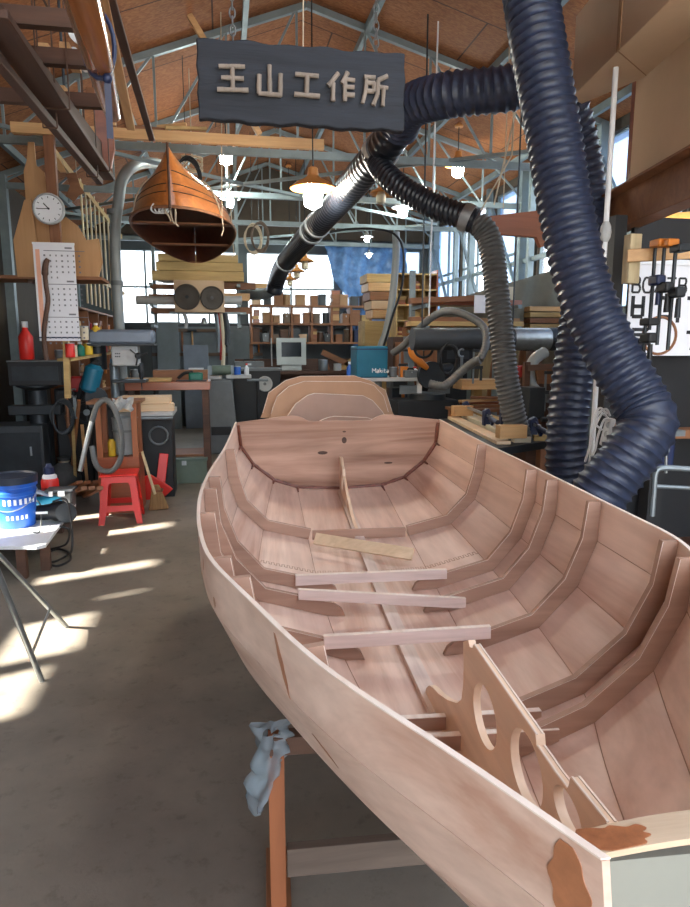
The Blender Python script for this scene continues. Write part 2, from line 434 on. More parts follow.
# ------------------------------------------------------------------ room shell
XL, XR, YB, YF, EAVE, RIDGE, XRI = -2.6, 4.2, 13.0, -2.6, 3.55, 4.85, 0.9
EAVER = 3.92
struct('floor', MB().box(((XL + XR) / 2, (YB + YF) / 2, -0.1), (XR - XL + 0.4, YB - YF + 0.4, 0.2)), 'concrete')
struct('trim_1', MB().box((1, -13.0, -0.14), (50, 20.4, 0.2)), 'ground')
RL, RLY = (0.15, 0.92), ((-2.2, -0.2), (0.2, 2.2))  # roof openings out of view, added to let daylight onto the dinghy
c = MB()
for xa, xb in ((XL - 0.3, XRI), (XR + 0.3, XRI)):
    za = RIDGE - (RIDGE - (EAVE if xa < XRI else EAVER)) * abs(xa - XRI) / (XRI - XL if xa < XRI else XR - XRI)
    ex_ = V((XRI - xa, 0, RIDGE - za)); Lx = ex_.length; ex_.normalize(); up_ = V((0, 0, 0.06))
    c.holed([(0, YF - 0.5), (Lx, YF - 0.5), (Lx, YB + 0.3), (0, YB + 0.3)], [[(RL[0] * Lx, y0), (RL[1] * Lx, y0), (RL[1] * Lx, y1), (RL[0] * Lx, y1)] for y0, y1 in (RLY if xa > 0 else ())], (xa, 0, za), ex_, Y3, up_)
struct('ceiling', c, 'osb')
def roof_z(x):
    return RIDGE - (RIDGE - (EAVE if x < XRI else EAVER)) * abs(x - XRI) / ((XRI - XL) if x < XRI else (XR - XRI))

def wall_with_holes(name, mat, axis, pos, a0, a1, z0, z1, holes, t=0.12):
    """wall in plane axis=pos with rectangular holes (a0,a1,z0,z1)"""
    m = MB()
    def o(a, z): return V((a, pos, z)) if axis == 'y' else V((pos, a, z))
    n = V((0, 1, 0)) if axis == 'y' else V((1, 0, 0))
    outer = [(a0, z0), (a1, z0), (a1, z1), (a0, z1)]
    hs = [[(h[0], h[2]), (h[1], h[2]), (h[1], h[3]), (h[0], h[3])] for h in holes]
    ex = V((1, 0, 0)) if axis == 'y' else V((0, 1, 0))
    m.holed(outer, hs, o(0, 0), ex, V((0, 0, 1)), n * t)
    return struct(name, m, mat)

# the sun, low from the left and a little behind the photographer
SUN = V((0.86, 0.31, -0.74)).normalized()
def gap_for(x0, x1, y0, y1, z):
    """opening in the left wall through which the sun reaches the patch x0..x1, y0..y1 at height z"""
    def back(x, y): k = (x - XL) / SUN.x; return y - SUN.y * k, z - SUN.z * k
    ys = [back(x0, y0)[0], back(x0, y1)[0]]
    return (min(ys), max(ys), back(x0, y0)[1], back(x1, y0)[1])
gaps = [gap_for(-1.6, -0.40, 5.22, 5.42, 0), gap_for(-1.25, -0.42, 4.34, 4.52, 0), gap_for(-1.15, -0.68, 3.20, 3.72, 0),
        gap_for(-0.80, -0.42, 4.02, 4.08, 0), gap_for(-1.10, -0.78, 2.66, 3.12, 0), gap_for(-1.85, -1.2, 4.62, 4.98, 0.3),
        gap_for(-0.96, -0.7, 5.62, 5.70, 0), gap_for(-1.9, -1.2, 5.80, 5.98, 0.3)]
gaps = [(a, b, c_, d_) for a, b, c_, d_ in gaps]
def merged(gs):
    """keep the openings apart: drop the overlap of neighbours in y"""
    gs = sorted(gs); out = []
    for g in gs:
        if out and g[0] < out[-1][1] + 0.03:
            g = (out[-1][1] + 0.03, max(g[1], out[-1][1] + 0.08), g[2], g[3])
        out.append(g)
    return out
gaps = merged(gaps)
wall_with_holes('wall_left', 'wall_dark', 'x', XL - 0.12, YF, YB, -0.05, EAVE + 0.02, gaps)
wall_with_holes('wall_right', 'wall_dark', 'x', XR, YF, YB, -0.05, EAVER + 0.02, [(4.2 + i * 1.46, 5.56 + i * 1.46, 1.95, 3.80) for i in range(6)])
wall_with_holes('wall_back', 'wall_panel', 'y', YB, XL - 0.12, XR + 0.12, -0.05, EAVE + 0.02, [(-1.95, 0.35, 1.96, 3.3), (0.5, 2.2, 1.96, 3.3), (2.35, 3.95, 2.3, 3.4)])
g = MB(); g.prism([(XL - 0.12, EAVE), (XR + 0.12, EAVE), (XR + 0.12, EAVER), (XRI, RIDGE + 0.03)], (0, YB, 0), X3, Z3, V((0, 0.12, 0)))
struct('wall_gable', g, 'wall_dark')
wall_with_holes('wall_front', 'wall_dark', 'y', YF - 0.12, XL - 0.12, XR + 0.12, -0.05, EAVE + 0.02, [(-1.9, 4.0, -0.04, 3.3)])

# window lights: milky panes in steel bars
nw = 0
def window(axis, pos, a0, a1, z0, z1, pane, nx=2, nz=1):
    global nw; nw += 1
    f = MB(); p = MB()
    def q(a, z, d=0): return V((a, pos + d, z)) if axis == 'y' else V((pos + d, a, z))
    for i in range(nx + 1):
        a = a0 + (a1 - a0) * i / nx; f.bar(q(a, z0), q(a, z1), 0.035, 0.035)
    for i in range(nz + 1):
        z = z0 + (z1 - z0) * i / nz; f.bar(q(a0, z), q(a1, z), 0.035, 0.035)
    fr = struct('window_%d' % nw, f, 'truss')
    p.box(q((a0 + a1) / 2, (z0 + z1) / 2, 0.03), (a1 - a0, 0.004, z1 - z0) if axis == 'y' else (0.004, a1 - a0, z1 - z0))
    o = link_mesh('pane', p, pane); o.parent = fr
window('y', YB + 0.05, -1.95, 0.35, 1.96, 3.3, 'pane', 4, 2)
window('y', YB + 0.05, 0.5, 2.2, 1.96, 3.3, 'pane', 2, 2)
window('y', YB + 0.05, 2.35, 3.95, 2.3, 3.4, 'pane_blue', 3, 2)
for i in range(6):
    window('x', XR + 0.05, 4.2 + i * 1.46, 5.56 + i * 1.46, 1.95, 3.80, 'pane_blue' if i % 2 else 'pane', 2, 2)

# out-of-view roof lights of clear corrugated sheet, added to brighten the dinghy from above
for xa in (XR + 0.3,):
    za = RIDGE - (RIDGE - (EAVE if xa < XRI else EAVER)) * abs(xa - XRI) / (XRI - XL if xa < XRI else XR - XRI)
    ex_ = V((XRI - xa, 0, RIDGE - za))
    for y0, y1 in RLY:
        nw += 1; f = MB(); A = lambda k, y: V((xa, 0, za)) + ex_ * k + V((0, y, 0.03))
        for k in (RL[0], (RL[0] + RL[1]) / 2, RL[1]): f.bar(A(k, y0), A(k, y1), 0.05, 0.05)
        fr = struct('window_%d' % nw, f, 'truss')
        m = MB().grid([[A(RL[0] + (RL[1] - RL[0]) * i / 60, y) + V((0, 0, 0.045 + 0.01 * (i % 2))) for y in (y0, y1)] for i in range(61)])
        o = link_mesh('pane', m, 'pane'); o.parent = fr
# steel roof trusses, purlins and posts
nt_ = 1
def trim(mb, mat):
    global nt_; nt_ += 1
    return struct('trim_%d' % nt_, mb, mat)
for k, Y in enumerate((6.9, 8.8, 10.7, 12.6)):
    m = MB(); zc = EAVE - 0.12; w = 0.05
    m.bar((XL, Y, zc), (XR, Y, zc), w, 0.07)
    for xa in (XL, XR): m.bar((xa, Y, (EAVE if xa < 0 else EAVER) - 0.03), (XRI, Y, RIDGE - 0.05), w, 0.06)
    xs = [XL + (XR - XL) * i / 10 for i in range(11)]
    for i in range(1, 10):
        m.bar((xs[i], Y, zc), (xs[i], Y, roof_z(xs[i]) - 0.04), 0.022, 0.022)
        j = i + 1 if xs[i] < XRI else i - 1
        m.bar((xs[i], Y, roof_z(xs[i]) - 0.04), (xs[j - 2 if xs[i] < XRI else j + 2], Y, zc), 0.022, 0.022)
    for xa in (XL + 0.08, XR - 0.08): m.bar((xa, Y, 0), (xa, Y, EAVE if xa < 0 else EAVER), 0.1, 0.1)
    trim(m, 'truss')
for i, x in enumerate((-2.2, -0.95, 0.3, 1.5, 2.75, 3.9)):
    trim(MB().bar((x, YF, roof_z(x) - 0.05), (x, YB, roof_z(x) - 0.05), 0.05, 0.08), 'truss')
# bracing between trusses under the roof
m = MB()
for a, b in (((-2.3, 6.2), (0.3, 8.3)), ((0.3, 8.3), (3.4, 10.4)), ((-2.3, 10.4), (0.3, 8.3)), ((3.4, 6.2), (0.3, 8.3)), ((0.3, 12.5), (-2.3, 10.4)), ((0.3, 12.5), (3.4, 10.4))):
    m.bar((a[0], a[1], EAVE - 0.1), (b[0], b[1], EAVE - 0.1), 0.035, 0.035)
trim(m, 'truss')
m = MB()
for i in range(7):
    a = 4.2 + i * 1.46
    if i < 6: m.bar((XR - 0.1, a, 1.95), (XR - 0.1, a + 1.4, 3.8), 0.04, 0.04)
    m.bar((XR - 0.08, a - 0.05, 0), (XR - 0.08, a - 0.05, EAVER), 0.08, 0.08)
for z in (1.9, 2.7): m.bar((XR - 0.06, 4.0, z), (XR - 0.06, YB, z), 0.05, 0.06)
trim(m, 'truss')
# seams of the grey wall panels at the back
m = MB()
for x in (-1.9, -1.3, -0.7, -0.1, 0.5): m.bar((x, YB - 0.02, 0), (x, YB - 0.02, 1.93), 0.05, 0.04)
m.bar((XL, YB - 0.03, 1.92), (XR, YB - 0.03, 1.92), 0.06, 0.06)
trim(m, 'dark_grey')
# timber tie beam across the roof, well below the boards
trim(MB().bar((-1.75, 6.5, 3.42), (1.0, 6.5, 3.42), 0.06, 0.085).bar((-0.9, 6.5, 3.48), (-0.9, 6.5, roof_z(-0.9)), 0.07, 0.05).bar((0.4, 6.5, 3.48), (-0.2, 6.5, roof_z(-0.2)), 0.06, 0.05), 'pine')

# ------------------------------------------------------------------ light
W = bpy.data.worlds.new('sky'); S.world = W; W.use_nodes = True
bg = W.node_tree.nodes['Background']
sk = W.node_tree.nodes.new('ShaderNodeTexSky'); sk.sky_type = 'NISHITA'; sk.sun_disc = False
sk.sun_elevation = R(26); sk.sun_rotation = R(250); sk.air_density = 1.0; sk.dust_density = 3.0
hz = W.node_tree.nodes.new('ShaderNodeMix'); hz.data_type = 'RGBA'; hz.inputs[0].default_value = 0.65
hz.inputs[7].default_value = (0.80, 0.86, 0.95, 1)
sc = W.node_tree.nodes.new('ShaderNodeMix'); sc.data_type = 'RGBA'; sc.blend_type = 'MULTIPLY'; sc.inputs[0].default_value = 1.0
sc.inputs[7].default_value = (0.35, 0.35, 0.35, 1)
W.node_tree.links.new(sk.outputs[0], sc.inputs[6]); W.node_tree.links.new(sc.outputs[2], hz.inputs[6])
W.node_tree.links.new(hz.outputs[2], bg.inputs['Color'])
bg.inputs['Strength'].default_value = 2.8
sd = bpy.data.lights.new('sun', 'SUN'); sd.energy = 22.0; sd.angle = R(2.2); sd.color = (1.0, 0.95, 0.86)
so = bpy.data.objects.new('sun', sd); COL.objects.link(so)
so.rotation_euler = SUN.to_track_quat('-Z', 'Y').to_euler(); so.location = (-8, -3, 5)
S.view_settings.view_transform = 'Standard'; S.view_settings.look = 'None'
S.view_settings.gamma = 1.0; S.view_settings.use_curve_mapping = False
S.view_settings.exposure = 1.15
# ------------------------------------------------------------------ the dinghy under construction
BOW = c2r(0.42, 0.63)
BROT = -(YAW - math.atan(0.119))
dinghy = thing('wooden_dinghy', 'unfinished plywood dinghy on trestles filling the foreground, open with bare frames', 'boat', (BOW.x, BOW.y, 0), BROT)
ST = [0, 0.187, 0.46, 0.79, 1.12, 1.37, 1.7, 2.2, 3.0, 3.87]
TAB = {  # half breadth and height of sheer, three chines, garboard seam and keel
    'sh': ([0.126, 0.230, 0.390, 0.527, 0.643, 0.684, 0.712, 0.727, 0.713, 0.70], [1.0, 1.0, 1.0, 1.0, 1.0, 1.0, 1.0, 1.0, 1.008, 1.037]),
    'c1': ([0.112, 0.214, 0.372, 0.512, 0.633, 0.677, 0.708, 0.724, 0.703, 0.685], [0.88, 0.873, 0.866, 0.859, 0.855, 0.853, 0.85, 0.85, 0.855, 0.87]),
    'c2': ([0.082, 0.170, 0.302, 0.437, 0.555, 0.605, 0.643, 0.665, 0.655, 0.60], [0.77, 0.745, 0.72, 0.70, 0.69, 0.685, 0.68, 0.682, 0.70, 0.745]),
    'c3': ([0.043, 0.10, 0.19, 0.295, 0.40, 0.455, 0.505, 0.535, 0.52, 0.46], [0.68, 0.64, 0.60, 0.565, 0.547, 0.538, 0.53, 0.533, 0.565, 0.635]),
    'c4': ([0.016, 0.04, 0.08, 0.13, 0.18, 0.21, 0.24, 0.265, 0.285, 0.30], [0.62, 0.575, 0.52, 0.48, 0.46, 0.453, 0.448, 0.46, 0.505, 0.58]),
    'k': ([0] * 10, [0.61, 0.56, 0.505, 0.465, 0.447, 0.44, 0.437, 0.448, 0.495, 0.565])}
BM = Matrix.Translation(V((BOW.x, BOW.y, 0))) @ Matrix.Rotation(BROT, 4, 'Z')
BI_ = BM.inverted()
def bray(px, py): return BI_ @ EYEP, BI_.to_3x3() @ ray(px, py)
def on_s(px, py, s):
    o, d = bray(px, py); p = o + d * ((s - o.y) / d.y); return p.x, p.z
def on_c(px, py, x=-0.009):
    o, d = bray(px, py); p = o + d * ((x - o.x) / d.x); return p.y, p.z
def herm(xs, ys, x):
    """monotone-ish cubic through a table"""
    n = len(xs)
    if x <= xs[0]: i = 0
    else: i = max(j for j in range(n - 1) if xs[j] <= x)
    def sl(j):
        if j <= 0: return (ys[1] - ys[0]) / (xs[1] - xs[0])
        if j >= n - 1: return (ys[-1] - ys[-2]) / (xs[-1] - xs[-2])
        a = (ys[j] - ys[j - 1]) / (xs[j] - xs[j - 1]); b = (ys[j + 1] - ys[j]) / (xs[j + 1] - xs[j])
        wa, wb = xs[j + 1] - xs[j], xs[j] - xs[j - 1]
        return (a * wa + b * wb) / (wa + wb)
    h = xs[i + 1] - xs[i]; t = (x - xs[i]) / h
    if t < 0 or t > 1: return ys[i] + (ys[i + 1] - ys[i]) * t
    return ((2 * t ** 3 - 3 * t * t + 1) * ys[i] + (t ** 3 - 2 * t * t + t) * h * sl(i) + (-2 * t ** 3 + 3 * t * t) * ys[i + 1] + (t ** 3 - t * t) * h * sl(i + 1))
def hp(key, s, side=1):
    k = 1 + (0.03 if side < 0 else -0.03) * math.exp(-((s - 1.9) / 0.75) ** 2) + (0.055 * math.exp(-((s - 1.02) / 0.3) ** 2) if side > 0 else 0)     # the hull is sprung a little to port
    return V((side * k * herm(ST, TAB[key][0], s), s, herm(ST, TAB[key][1], s)))
KEYS = ['sh', 'c1', 'c2', 'c3', 'c4', 'k']
LEN = 3.87
def strake(name, ka, kb, side, s0, s1, mat='okoume', t=0.009, sub=1):
    m = MB(); N = 72; rows = []; nrm = []
    for i in range(N + 1):
        s = s0 + (s1 - s0) * i / N
        a, b = hp(ka, s, side), hp(kb, s, side)
        e = (b - a); n = V((-e.z * side, 0, e.x * side)); n = n.normalized() if n.length else V((side, 0, 0))
        if n.x * side < 0 and abs(n.x) > 1e-6: n = -n
        if ka == 'c4' and n.z > 0: n = -n
        rows.append([a, b]); nrm.append(n * t)
    m.slab(rows, lambda i, k: nrm[i])
    return part(name, m, mat, dinghy)
for side in (-1, 1):
    s0 = 0.012 if side < 0 else 0.03
    strake('sheer_strake', 'sh', 'c1', side, s0, LEN)
    strake('upper_bilge_strake', 'c1', 'c2', side, s0, LEN)
    strake('lower_bilge_strake', 'c2', 'c3', side, s0, LEN)
    strake('bottom_strake', 'c3', 'c4', side, 0.0, LEN)
    strake('garboard', 'c4', 'k', side, 0.0, LEN)
    # pale sawn top edge of the sheer plank
    m = MB(); rows = []
    for i in range(73):
        s = s0 + (LEN - s0) * i / 72
        a = hp('sh', s, side); rows.append([a + V((-side * 0.001, 0, 0.0005)), a + V((side * 0.0105, 0, 0.0005))])
    m.slab(rows, lambda i, k: V((0, 0, 0.0025)))
    part('sheer_edge', m, 'ply_edge', dinghy, 'pale sawn top edge of the side plank')
for side in (-1, 1):
    for key in ('c1', 'c2', 'c3', 'c4'):
        pts = [hp(key, 0.05 + (LEN - 0.10) * i / 60, side) + V((-side * 0.0005, 0, 0.0012)) for i in range(61)]
        part('seam', MB().tube(pts, 0.0011, 5), 'seam', dinghy, 'dark glue seam between planks')
# transom
def section(s, inset=0.0):
    return [(hp(k, s).x, hp(k, s).z) for k in KEYS]
def transom_poly():
    sec = section(LEN)
    right = [(x, z) for x, z in sec[1:]]
    left = [(-x, z) for x, z in sec[1:-1]][::-1]
    hw, zt = sec[0]
    top = [(-hw, zt), (-0.335, zt + 0.042), (-0.30, zt + 0.042), (-0.262, zt + 0.03), (-0.215, zt + 0.002), (0.215, zt + 0.002), (0.262, zt + 0.03), (0.30, zt + 0.042), (0.335, zt + 0.042), (hw, zt)]
    return top + right + left
m = MB().prism(transom_poly(), (0, LEN - 0.018, 0), X3, Z3, V((0, 0.018, 0)))
part('transom', m, 'okoume_x', dinghy, bev=0.001)
for x, z, r, q in ((0.03, 0.905, 0.017, 0.022), (-0.12, 0.82, 0.035, 0.012), (0.03, 0.965, 0.012, 0.006), (0.34, 0.74, 0.03, 0.007)):
    part('wood_knot', MB().prism(circ(x, z, r, 16, q), (0, LEN - 0.0195, 0), X3, Z3, V((0, 0.002, 0))), 'oak_dark', dinghy, 'dark knot in the transom')
# epoxy fillet round the transom
def fillet(s, r, sides, a='sh', lift=0.0):
    pts = [hp(k, s, -1) for k in KEYS] + [hp(k, s, 1) for k in KEYS[:-1]][::-1]
    pts = [V((p.x * 0.985, p.y, p.z + 0.004)) for p in pts]; pts[0].z -= 0.02; pts[-1].z -= 0.02
    return resample(pts, 0.025)[0]
rp = fillet(LEN - 0.022, 0.012, 2)
m = MB().tube(rp, [0.010 + 0.005 * random.random() for _ in rp], 7)
for side in (-1, 1):
    for k in ('c1', 'c2', 'c3', 'c4'):
        a = hp(k, LEN - 0.02, side); b = hp(k, LEN - 0.09 - 0.06 * random.random(), side)
        a = V((a.x * 0.985, a.y, a.z + 0.004)); b = V((b.x * 0.99, b.y, b.z + 0.002)); q = resample([a, a.lerp(b, 0.5), b], 0.02)[0]
        m.tube(q, [0.011 - 0.007 * i / len(q) for i in range(len(q))], 6)
part('epoxy_fillet', m, 'epoxy', dinghy, 'brown epoxy fillet along the transom joint')
# small board closing the bow
def bowpt(t, f, dz=0.0):
    """t across the bow from -1 to 1, f from its fore edge to its aft edge"""
    w = 0.130 + 0.018 * f; crown = 0.006 * (1 - t * t)
    return V((t * w, 0.036 + 0.034 * f + 0.008 * (1 - t * t) * f, 0.986 + crown + 0.008 * (t + 1) * 0.5 + dz))
m = MB().slab([[bowpt(-1 + 2 * i / 14, 0), bowpt(-1 + 2 * i / 14, 1)] for i in range(15)], lambda i, k: V((0, 0, -0.008)))
part('breasthook', m, 'bow_wood', dinghy, 'pale solid wood board across the bow with a brown epoxy smear')
outl_ = [(0.0, 0.15), (0.0, 0.98), (0.12, 1.0), (0.25, 0.85), (0.33, 0.9), (0.45, 0.72), (0.56, 0.75), (0.62, 0.55), (0.55, 0.45), (0.60, 0.3), (0.5, 0.2), (0.48, 0.04), (0.3, 0.0), (0.1, 0.0)]
outl_ = [(p.x, p.y) for p in crom([V((u, f, 0)) for u, f in outl_ + outl_[:1]], 4)[:-1]]; NO = len(outl_)
vs = [bowpt(-0.97 + 0.95 * u * 0.9, f * 0.98 + 0.01, 0.0006) for u, f in outl_]
m = MB().add(vs + [p + V((0, 0, 0.0012)) for p in vs], [tuple(range(NO - 1, -1, -1)), tuple(range(NO, 2 * NO))] + [(i, (i + 1) % NO, NO + (i + 1) % NO, NO + i) for i in range(NO)])
part('epoxy_smear', m, 'epoxy_amber', dinghy, 'brown epoxy smear on the bow board')
m = MB().prism([(-0.108, 0.88), (-0.080, 0.77), (-0.04, 0.68), (-0.015, 0.62), (0, 0.61), (0.015, 0.62), (0.04, 0.68), (0.080, 0.77), (0.108, 0.88), (0.118, 0.966), (-0.118, 0.966)], (0, 0.046, 0), X3, Z3, V((0, 0.012, 0)))
part('bow_transom', m, 'mdf_grey', dinghy)

# frames, forward face towards the bow
def offset_poly(side, s, d, ks=('sh', 'c1', 'c2', 'c3', 'c4'), end=None, top=0.0):
    out = [hp(k, s, side) for k in ks]
    out = [V((p.x, 0, p.z)) for p in out]
    out[0] = out[0].lerp(out[1], top)
    if end is not None:
        if end > 1: k_ = hp('k', s, side); out.append(out[-1].lerp(V((k_.x, 0, k_.z)), end - 1))
        else: a, b = out[-2], out[-1]; out[-1] = a.lerp(b, end)
    inn = []
    for i, p in enumerate(out):
        a = out[max(i - 1, 0)]; b = out[min(i + 1, len(out) - 1)]
        t = (b - a).normalized(); n = V((-t.z, 0, t.x))
        if (n.x * -side + n.z) < 0: n = -n
        inn.append(p + n * (d * (0.8 if i == 0 else 1.0)))
    return out, inn
def frame(s, side, d=0.055, end=1.0, t=0.018, full=False):
    out, inn = offset_poly(side, s, d, end=end, top=0.02)
    if not full:
        # snub rounded foot
        a, b = out[-1], inn[-1]; dirv = (out[-1] - out[-2]).normalized()
        foot = [a + dirv * 0.05, a.lerp(b, 0.5) + dirv * 0.035, b - dirv * 0.01]
        poly = out[:-1] + [foot[0], foot[1], foot[2]] + inn[:-1][::-1]
    else:
        poly = out + inn[::-1]
    # hull tapers through the thickness: keep a hair inside
    m = MB().prism([(p.x - side * 0.002, p.z + 0.002) for p in poly], (0, s - t / 2, 0), X3, Z3, V((0, t, 0)))
    fr = part('frame', m, 'okoume_frame', dinghy)
    e = MB(); r = []
    for p in inn: r.append([V((p.x, s - t / 2 - 0.0005, p.z)), V((p.x, s + t / 2 + 0.0005, p.z))])
    e.slab(r, lambda i, k: (inn[i] - out[i]).normalized() * 0.0015)
    o = part('frame_edge', e, 'ply_edge', fr, 'pale sawn inner edge of the frame')
    return fr
FS = [(2.89, 1), (2.19, 1.24), (1.96, 1.22), (1.58, 1.22), (1.10, 1.0), (0.945, 1.0)]
for s, e in FS:
    for side in (-1, 1): frame(s, side, 0.060, (e - (0.14 if side < 0 and e > 1 else 0)) if s < 2.5 else 1.0, full=(s < 1.2 or s > 2.5))
frame(0.56, -1, 0.05, 0.3)
# floors across the keel
def cross(s, x0, x1, z0, z1, mat='okoume_frame', t=0.018, name='floor_timber', zr=None):
    zr = z1 if zr is None else zr
    zz = zr - (z1 - z0)
    m = MB().prism([(x0, z0), (x1, zz), (x1, zr), (x0, z1)], (0, s - t / 2, 0), X3, Z3, V((0, t, 0)))
    return part(name, m, mat, dinghy, bev=0.0015)
kz = lambda s: herm(ST, TAB['k'][1], s)
cross(2.89, -0.26, 0.26, kz(2.89) + 0.008, kz(2.89) + 0.06, 'okoume_frame')
def cross_px(s, l0, l1, r0, r1, mat):
    q = [on_s(l0[0], l0[1], s), on_s(r0[0], r0[1], s), on_s(r1[0], r1[1], s), on_s(l1[0], l1[1], s)]
    m = MB().prism(q, (0, s, 0), X3, Z3, V((0, 0.018, 0)))
    ft = part('floor_timber', m, mat, dinghy, bev=0.0015)
    a, b = q[3], q[2]
    part('floor_timber_edge', MB().slab([[V((a[0], s - 0.0005, a[1])), V((a[0], s + 0.0185, a[1]))], [V((b[0], s - 0.0005, b[1])), V((b[0], s + 0.0185, b[1]))]], lambda i, k: V((0, 0, 0.002))), 'ply_edge', ft, 'pale sawn top edge')
    return ft
cross_px(2.16, (295.5, 586), (295.5, 576), (447, 579), (447, 570), 'batten_x')
cross_px(1.93, (298.5, 600), (298.5, 590), (466, 609), (466, 599), 'batten_x')
cross_px(1.55, (324, 650), (324, 637), (491, 639), (491, 627), 'batten_x')
cross_px(1.07, (395, 733), (395, 720), (541.7, 725), (541.7, 711.5), 'okoume_frame')
cross_px(0.93, (416, 754), (416, 738.5), (559.5, 744.5), (559.5, 730), 'okoume_frame')
# keel batten
m = MB(); rows = []
for i in range(41):
    s = 1.18 + 2.56 * i / 40
    rows.append([V((-0.026, s, kz(s) + 0.022)), V((0.026, s, kz(s) + 0.022))])
m.slab(rows, lambda i, k: V((0, 0, -0.019)))
part('keel_batten', m, 'batten', dinghy)
# forward web with lightening holes
TPX = [(105, 168), (106, 157), (113, 150), (122, 156), (135, 170), (155, 184), (176, 191), (187, 183), (191, 150), (192, 110), (191, 50), (203, 46), (206, 62), (213, 64), (215, 56),
       (358, 264), (360, 290), (380, 318), (400, 348), (418, 372), (429, 388), (433, 382), (438, 362), (520, 466)]
top = [on_c(380 + x / 2.3, 620 + y / 2.3) for x, y in TPX]
tip = top[0]
top.append((0.035, top[-1][1] + 0.012))
bot = [(s, kz(s) + 0.004) for s in (0.035, 0.1, 0.2, 0.35, 0.55, 0.8)] + [(tip[0] - 0.06, kz(tip[0]) + 0.004), (tip[0] + 0.0, kz(tip[0]) + 0.015)]
def hole_px(x, y, rx, ry):
    c = on_c(380 + x / 2.3, 620 + y / 2.3); u = on_c(380 + x / 2.3, 620 + (y - ry) / 2.3); return circ(c[0], c[1], rx, 36, abs(u[1] - c[1]) * 0.80)
holes = [hole_px(240, 220, 0.082, 84), hole_px(335, 340, 0.080, 100), hole_px(430, 442, 0.052, 58)]
m = MB().holed(top + bot, holes, (-0.009, 0, 0), Y3, Z3, V((0.018, 0, 0)))
cw = part('center_web', m, 'spine_ply', dinghy)
m = MB()
for i in range(13, len(top) - 2):
    a, b = top[i], top[i + 1]
    if abs(b[0] - a[0]) > 0.012:
        for x in (-0.006, 0.006): m.bar((x, a[0], a[1] + 0.0008), (x, b[0], b[1] + 0.0008), 0.004, 0.0016)
part('ply_edge', m, 'ply_edge', cw, 'pale plies in the top edge of the web')
# aft web against the transom
m = MB().holed([(LEN - 0.07, kz(3.8) + 0.004), (LEN - 0.07, 0.80), (3.74, 0.80), (3.66, 0.745), (3.62, 0.745), (3.60, 0.70), (3.4, 0.62), (3.2, 0.55), (2.95, 0.50), (2.9, kz(2.9) + 0.03)],
               [circ(3.62, 0.655, 0.055, 24, 0.05), circ(3.42, 0.578, 0.035, 24, 0.03)], (-0.009, 0, 0), Y3, Z3, V((0.018, 0, 0)))
part('aft_web', m, 'spine_ply', dinghy)
# stitched finger joint across the bottom panels
m = MB(); pts = []
for sd_ in (-1, 1):
    a, b = hp('c3', 2.42, sd_), hp('k', 2.42, sd_)
    L = 22
    for i in range(L):
        for j, off in ((0, 0.0), (0.5, 0.03)):
            t0, t1 = (i + j) / L, (i + j + 0.5) / L
            def hull(t):
                p3, p4, pk = hp('c3', 2.42, sd_), hp('c4', 2.42, sd_), hp('k', 2.42, sd_)
                return p3.lerp(p4, t / 0.5) if t < 0.5 else p4.lerp(pk, (t - 0.5) / 0.5)
            p, q = hull(t0), hull(t1)
            m.bar(p + V((0, off, 0.0012)), q + V((0, off, 0.0012)), 0.003, 0.0012)
            m.bar(q + V((0, 0, 0.0012)), q + V((0, 0.03, 0.0012)), 0.003, 0.0012)
part('finger_joint', m, 'okoume_frame', dinghy, 'thin zigzag glue line of the panel joint')
# filler streaks on the port side plank
def streak(s0, z0, s1, z1, w):
    n = 24; m = MB(); rows = []
    for i in range(n + 1):
        t = i / n; s = s0 + (s1 - s0) * t; z = z0 + (z1 - z0) * t
        def on(s, z):
            k = 'c1' if z > herm(ST, TAB['c1'][1], s) else 'c2'
            ka, kb = ('sh', 'c1') if k == 'c1' else ('c1', 'c2')
            a, b = hp(ka, s, -1), hp(kb, s, -1); f = (z - a.z) / (b.z - a.z); p = a.lerp(b, f)
            e = b - a; nn = V((e.z, 0, -e.x)).normalized(); nn = nn if nn.x < 0 else -nn
            return p + nn * 0.0098
        ww = w * math.sin(PI * (0.10 + 0.87 * t)) * (1 + 0.12 * math.sin(i * 0.8))
        rows.append([on(s - ww, z), on(s + ww, z)])
    m.slab(rows, lambda i, k: V((-0.0008, 0, 0)))
    return m
for q in ((0.66, 0.985, 0.63, 0.86, 0.010), (0.60, 0.80, 0.54, 0.765, 0.012), (1.22, 0.96, 1.24, 0.92, 0.010), (0.050, 0.992, 0.052, 0.86, 0.024), (1.08, 0.90, 1.08, 0.87, 0.010)):
    part('filler_streak', streak(*q), 'streak', dinghy, 'brown epoxy streak on the outer plank')

# loose board lying on the keel
a, b = gz(315, 541, 0.54), gz(413, 556, 0.53)
bm_ = MB(); d = (b - a).normalized(); n = V((-d.y, d.x, 0))
bm_.prism([(0, -0.02), ((b - a).length, -0.025), ((b - a).length, 0.036), (0, 0.042)], a - n * 0.0, d, Z3 * 0.75 + n * 0.66, V((0, 0, 0)) - (n * 0.75 - Z3 * 0.66) * 0.014)
solo('scrap_board', bm_, 'pale_x', 'short pale yellow board lying askew across the keel batten inside the dinghy', 'board')

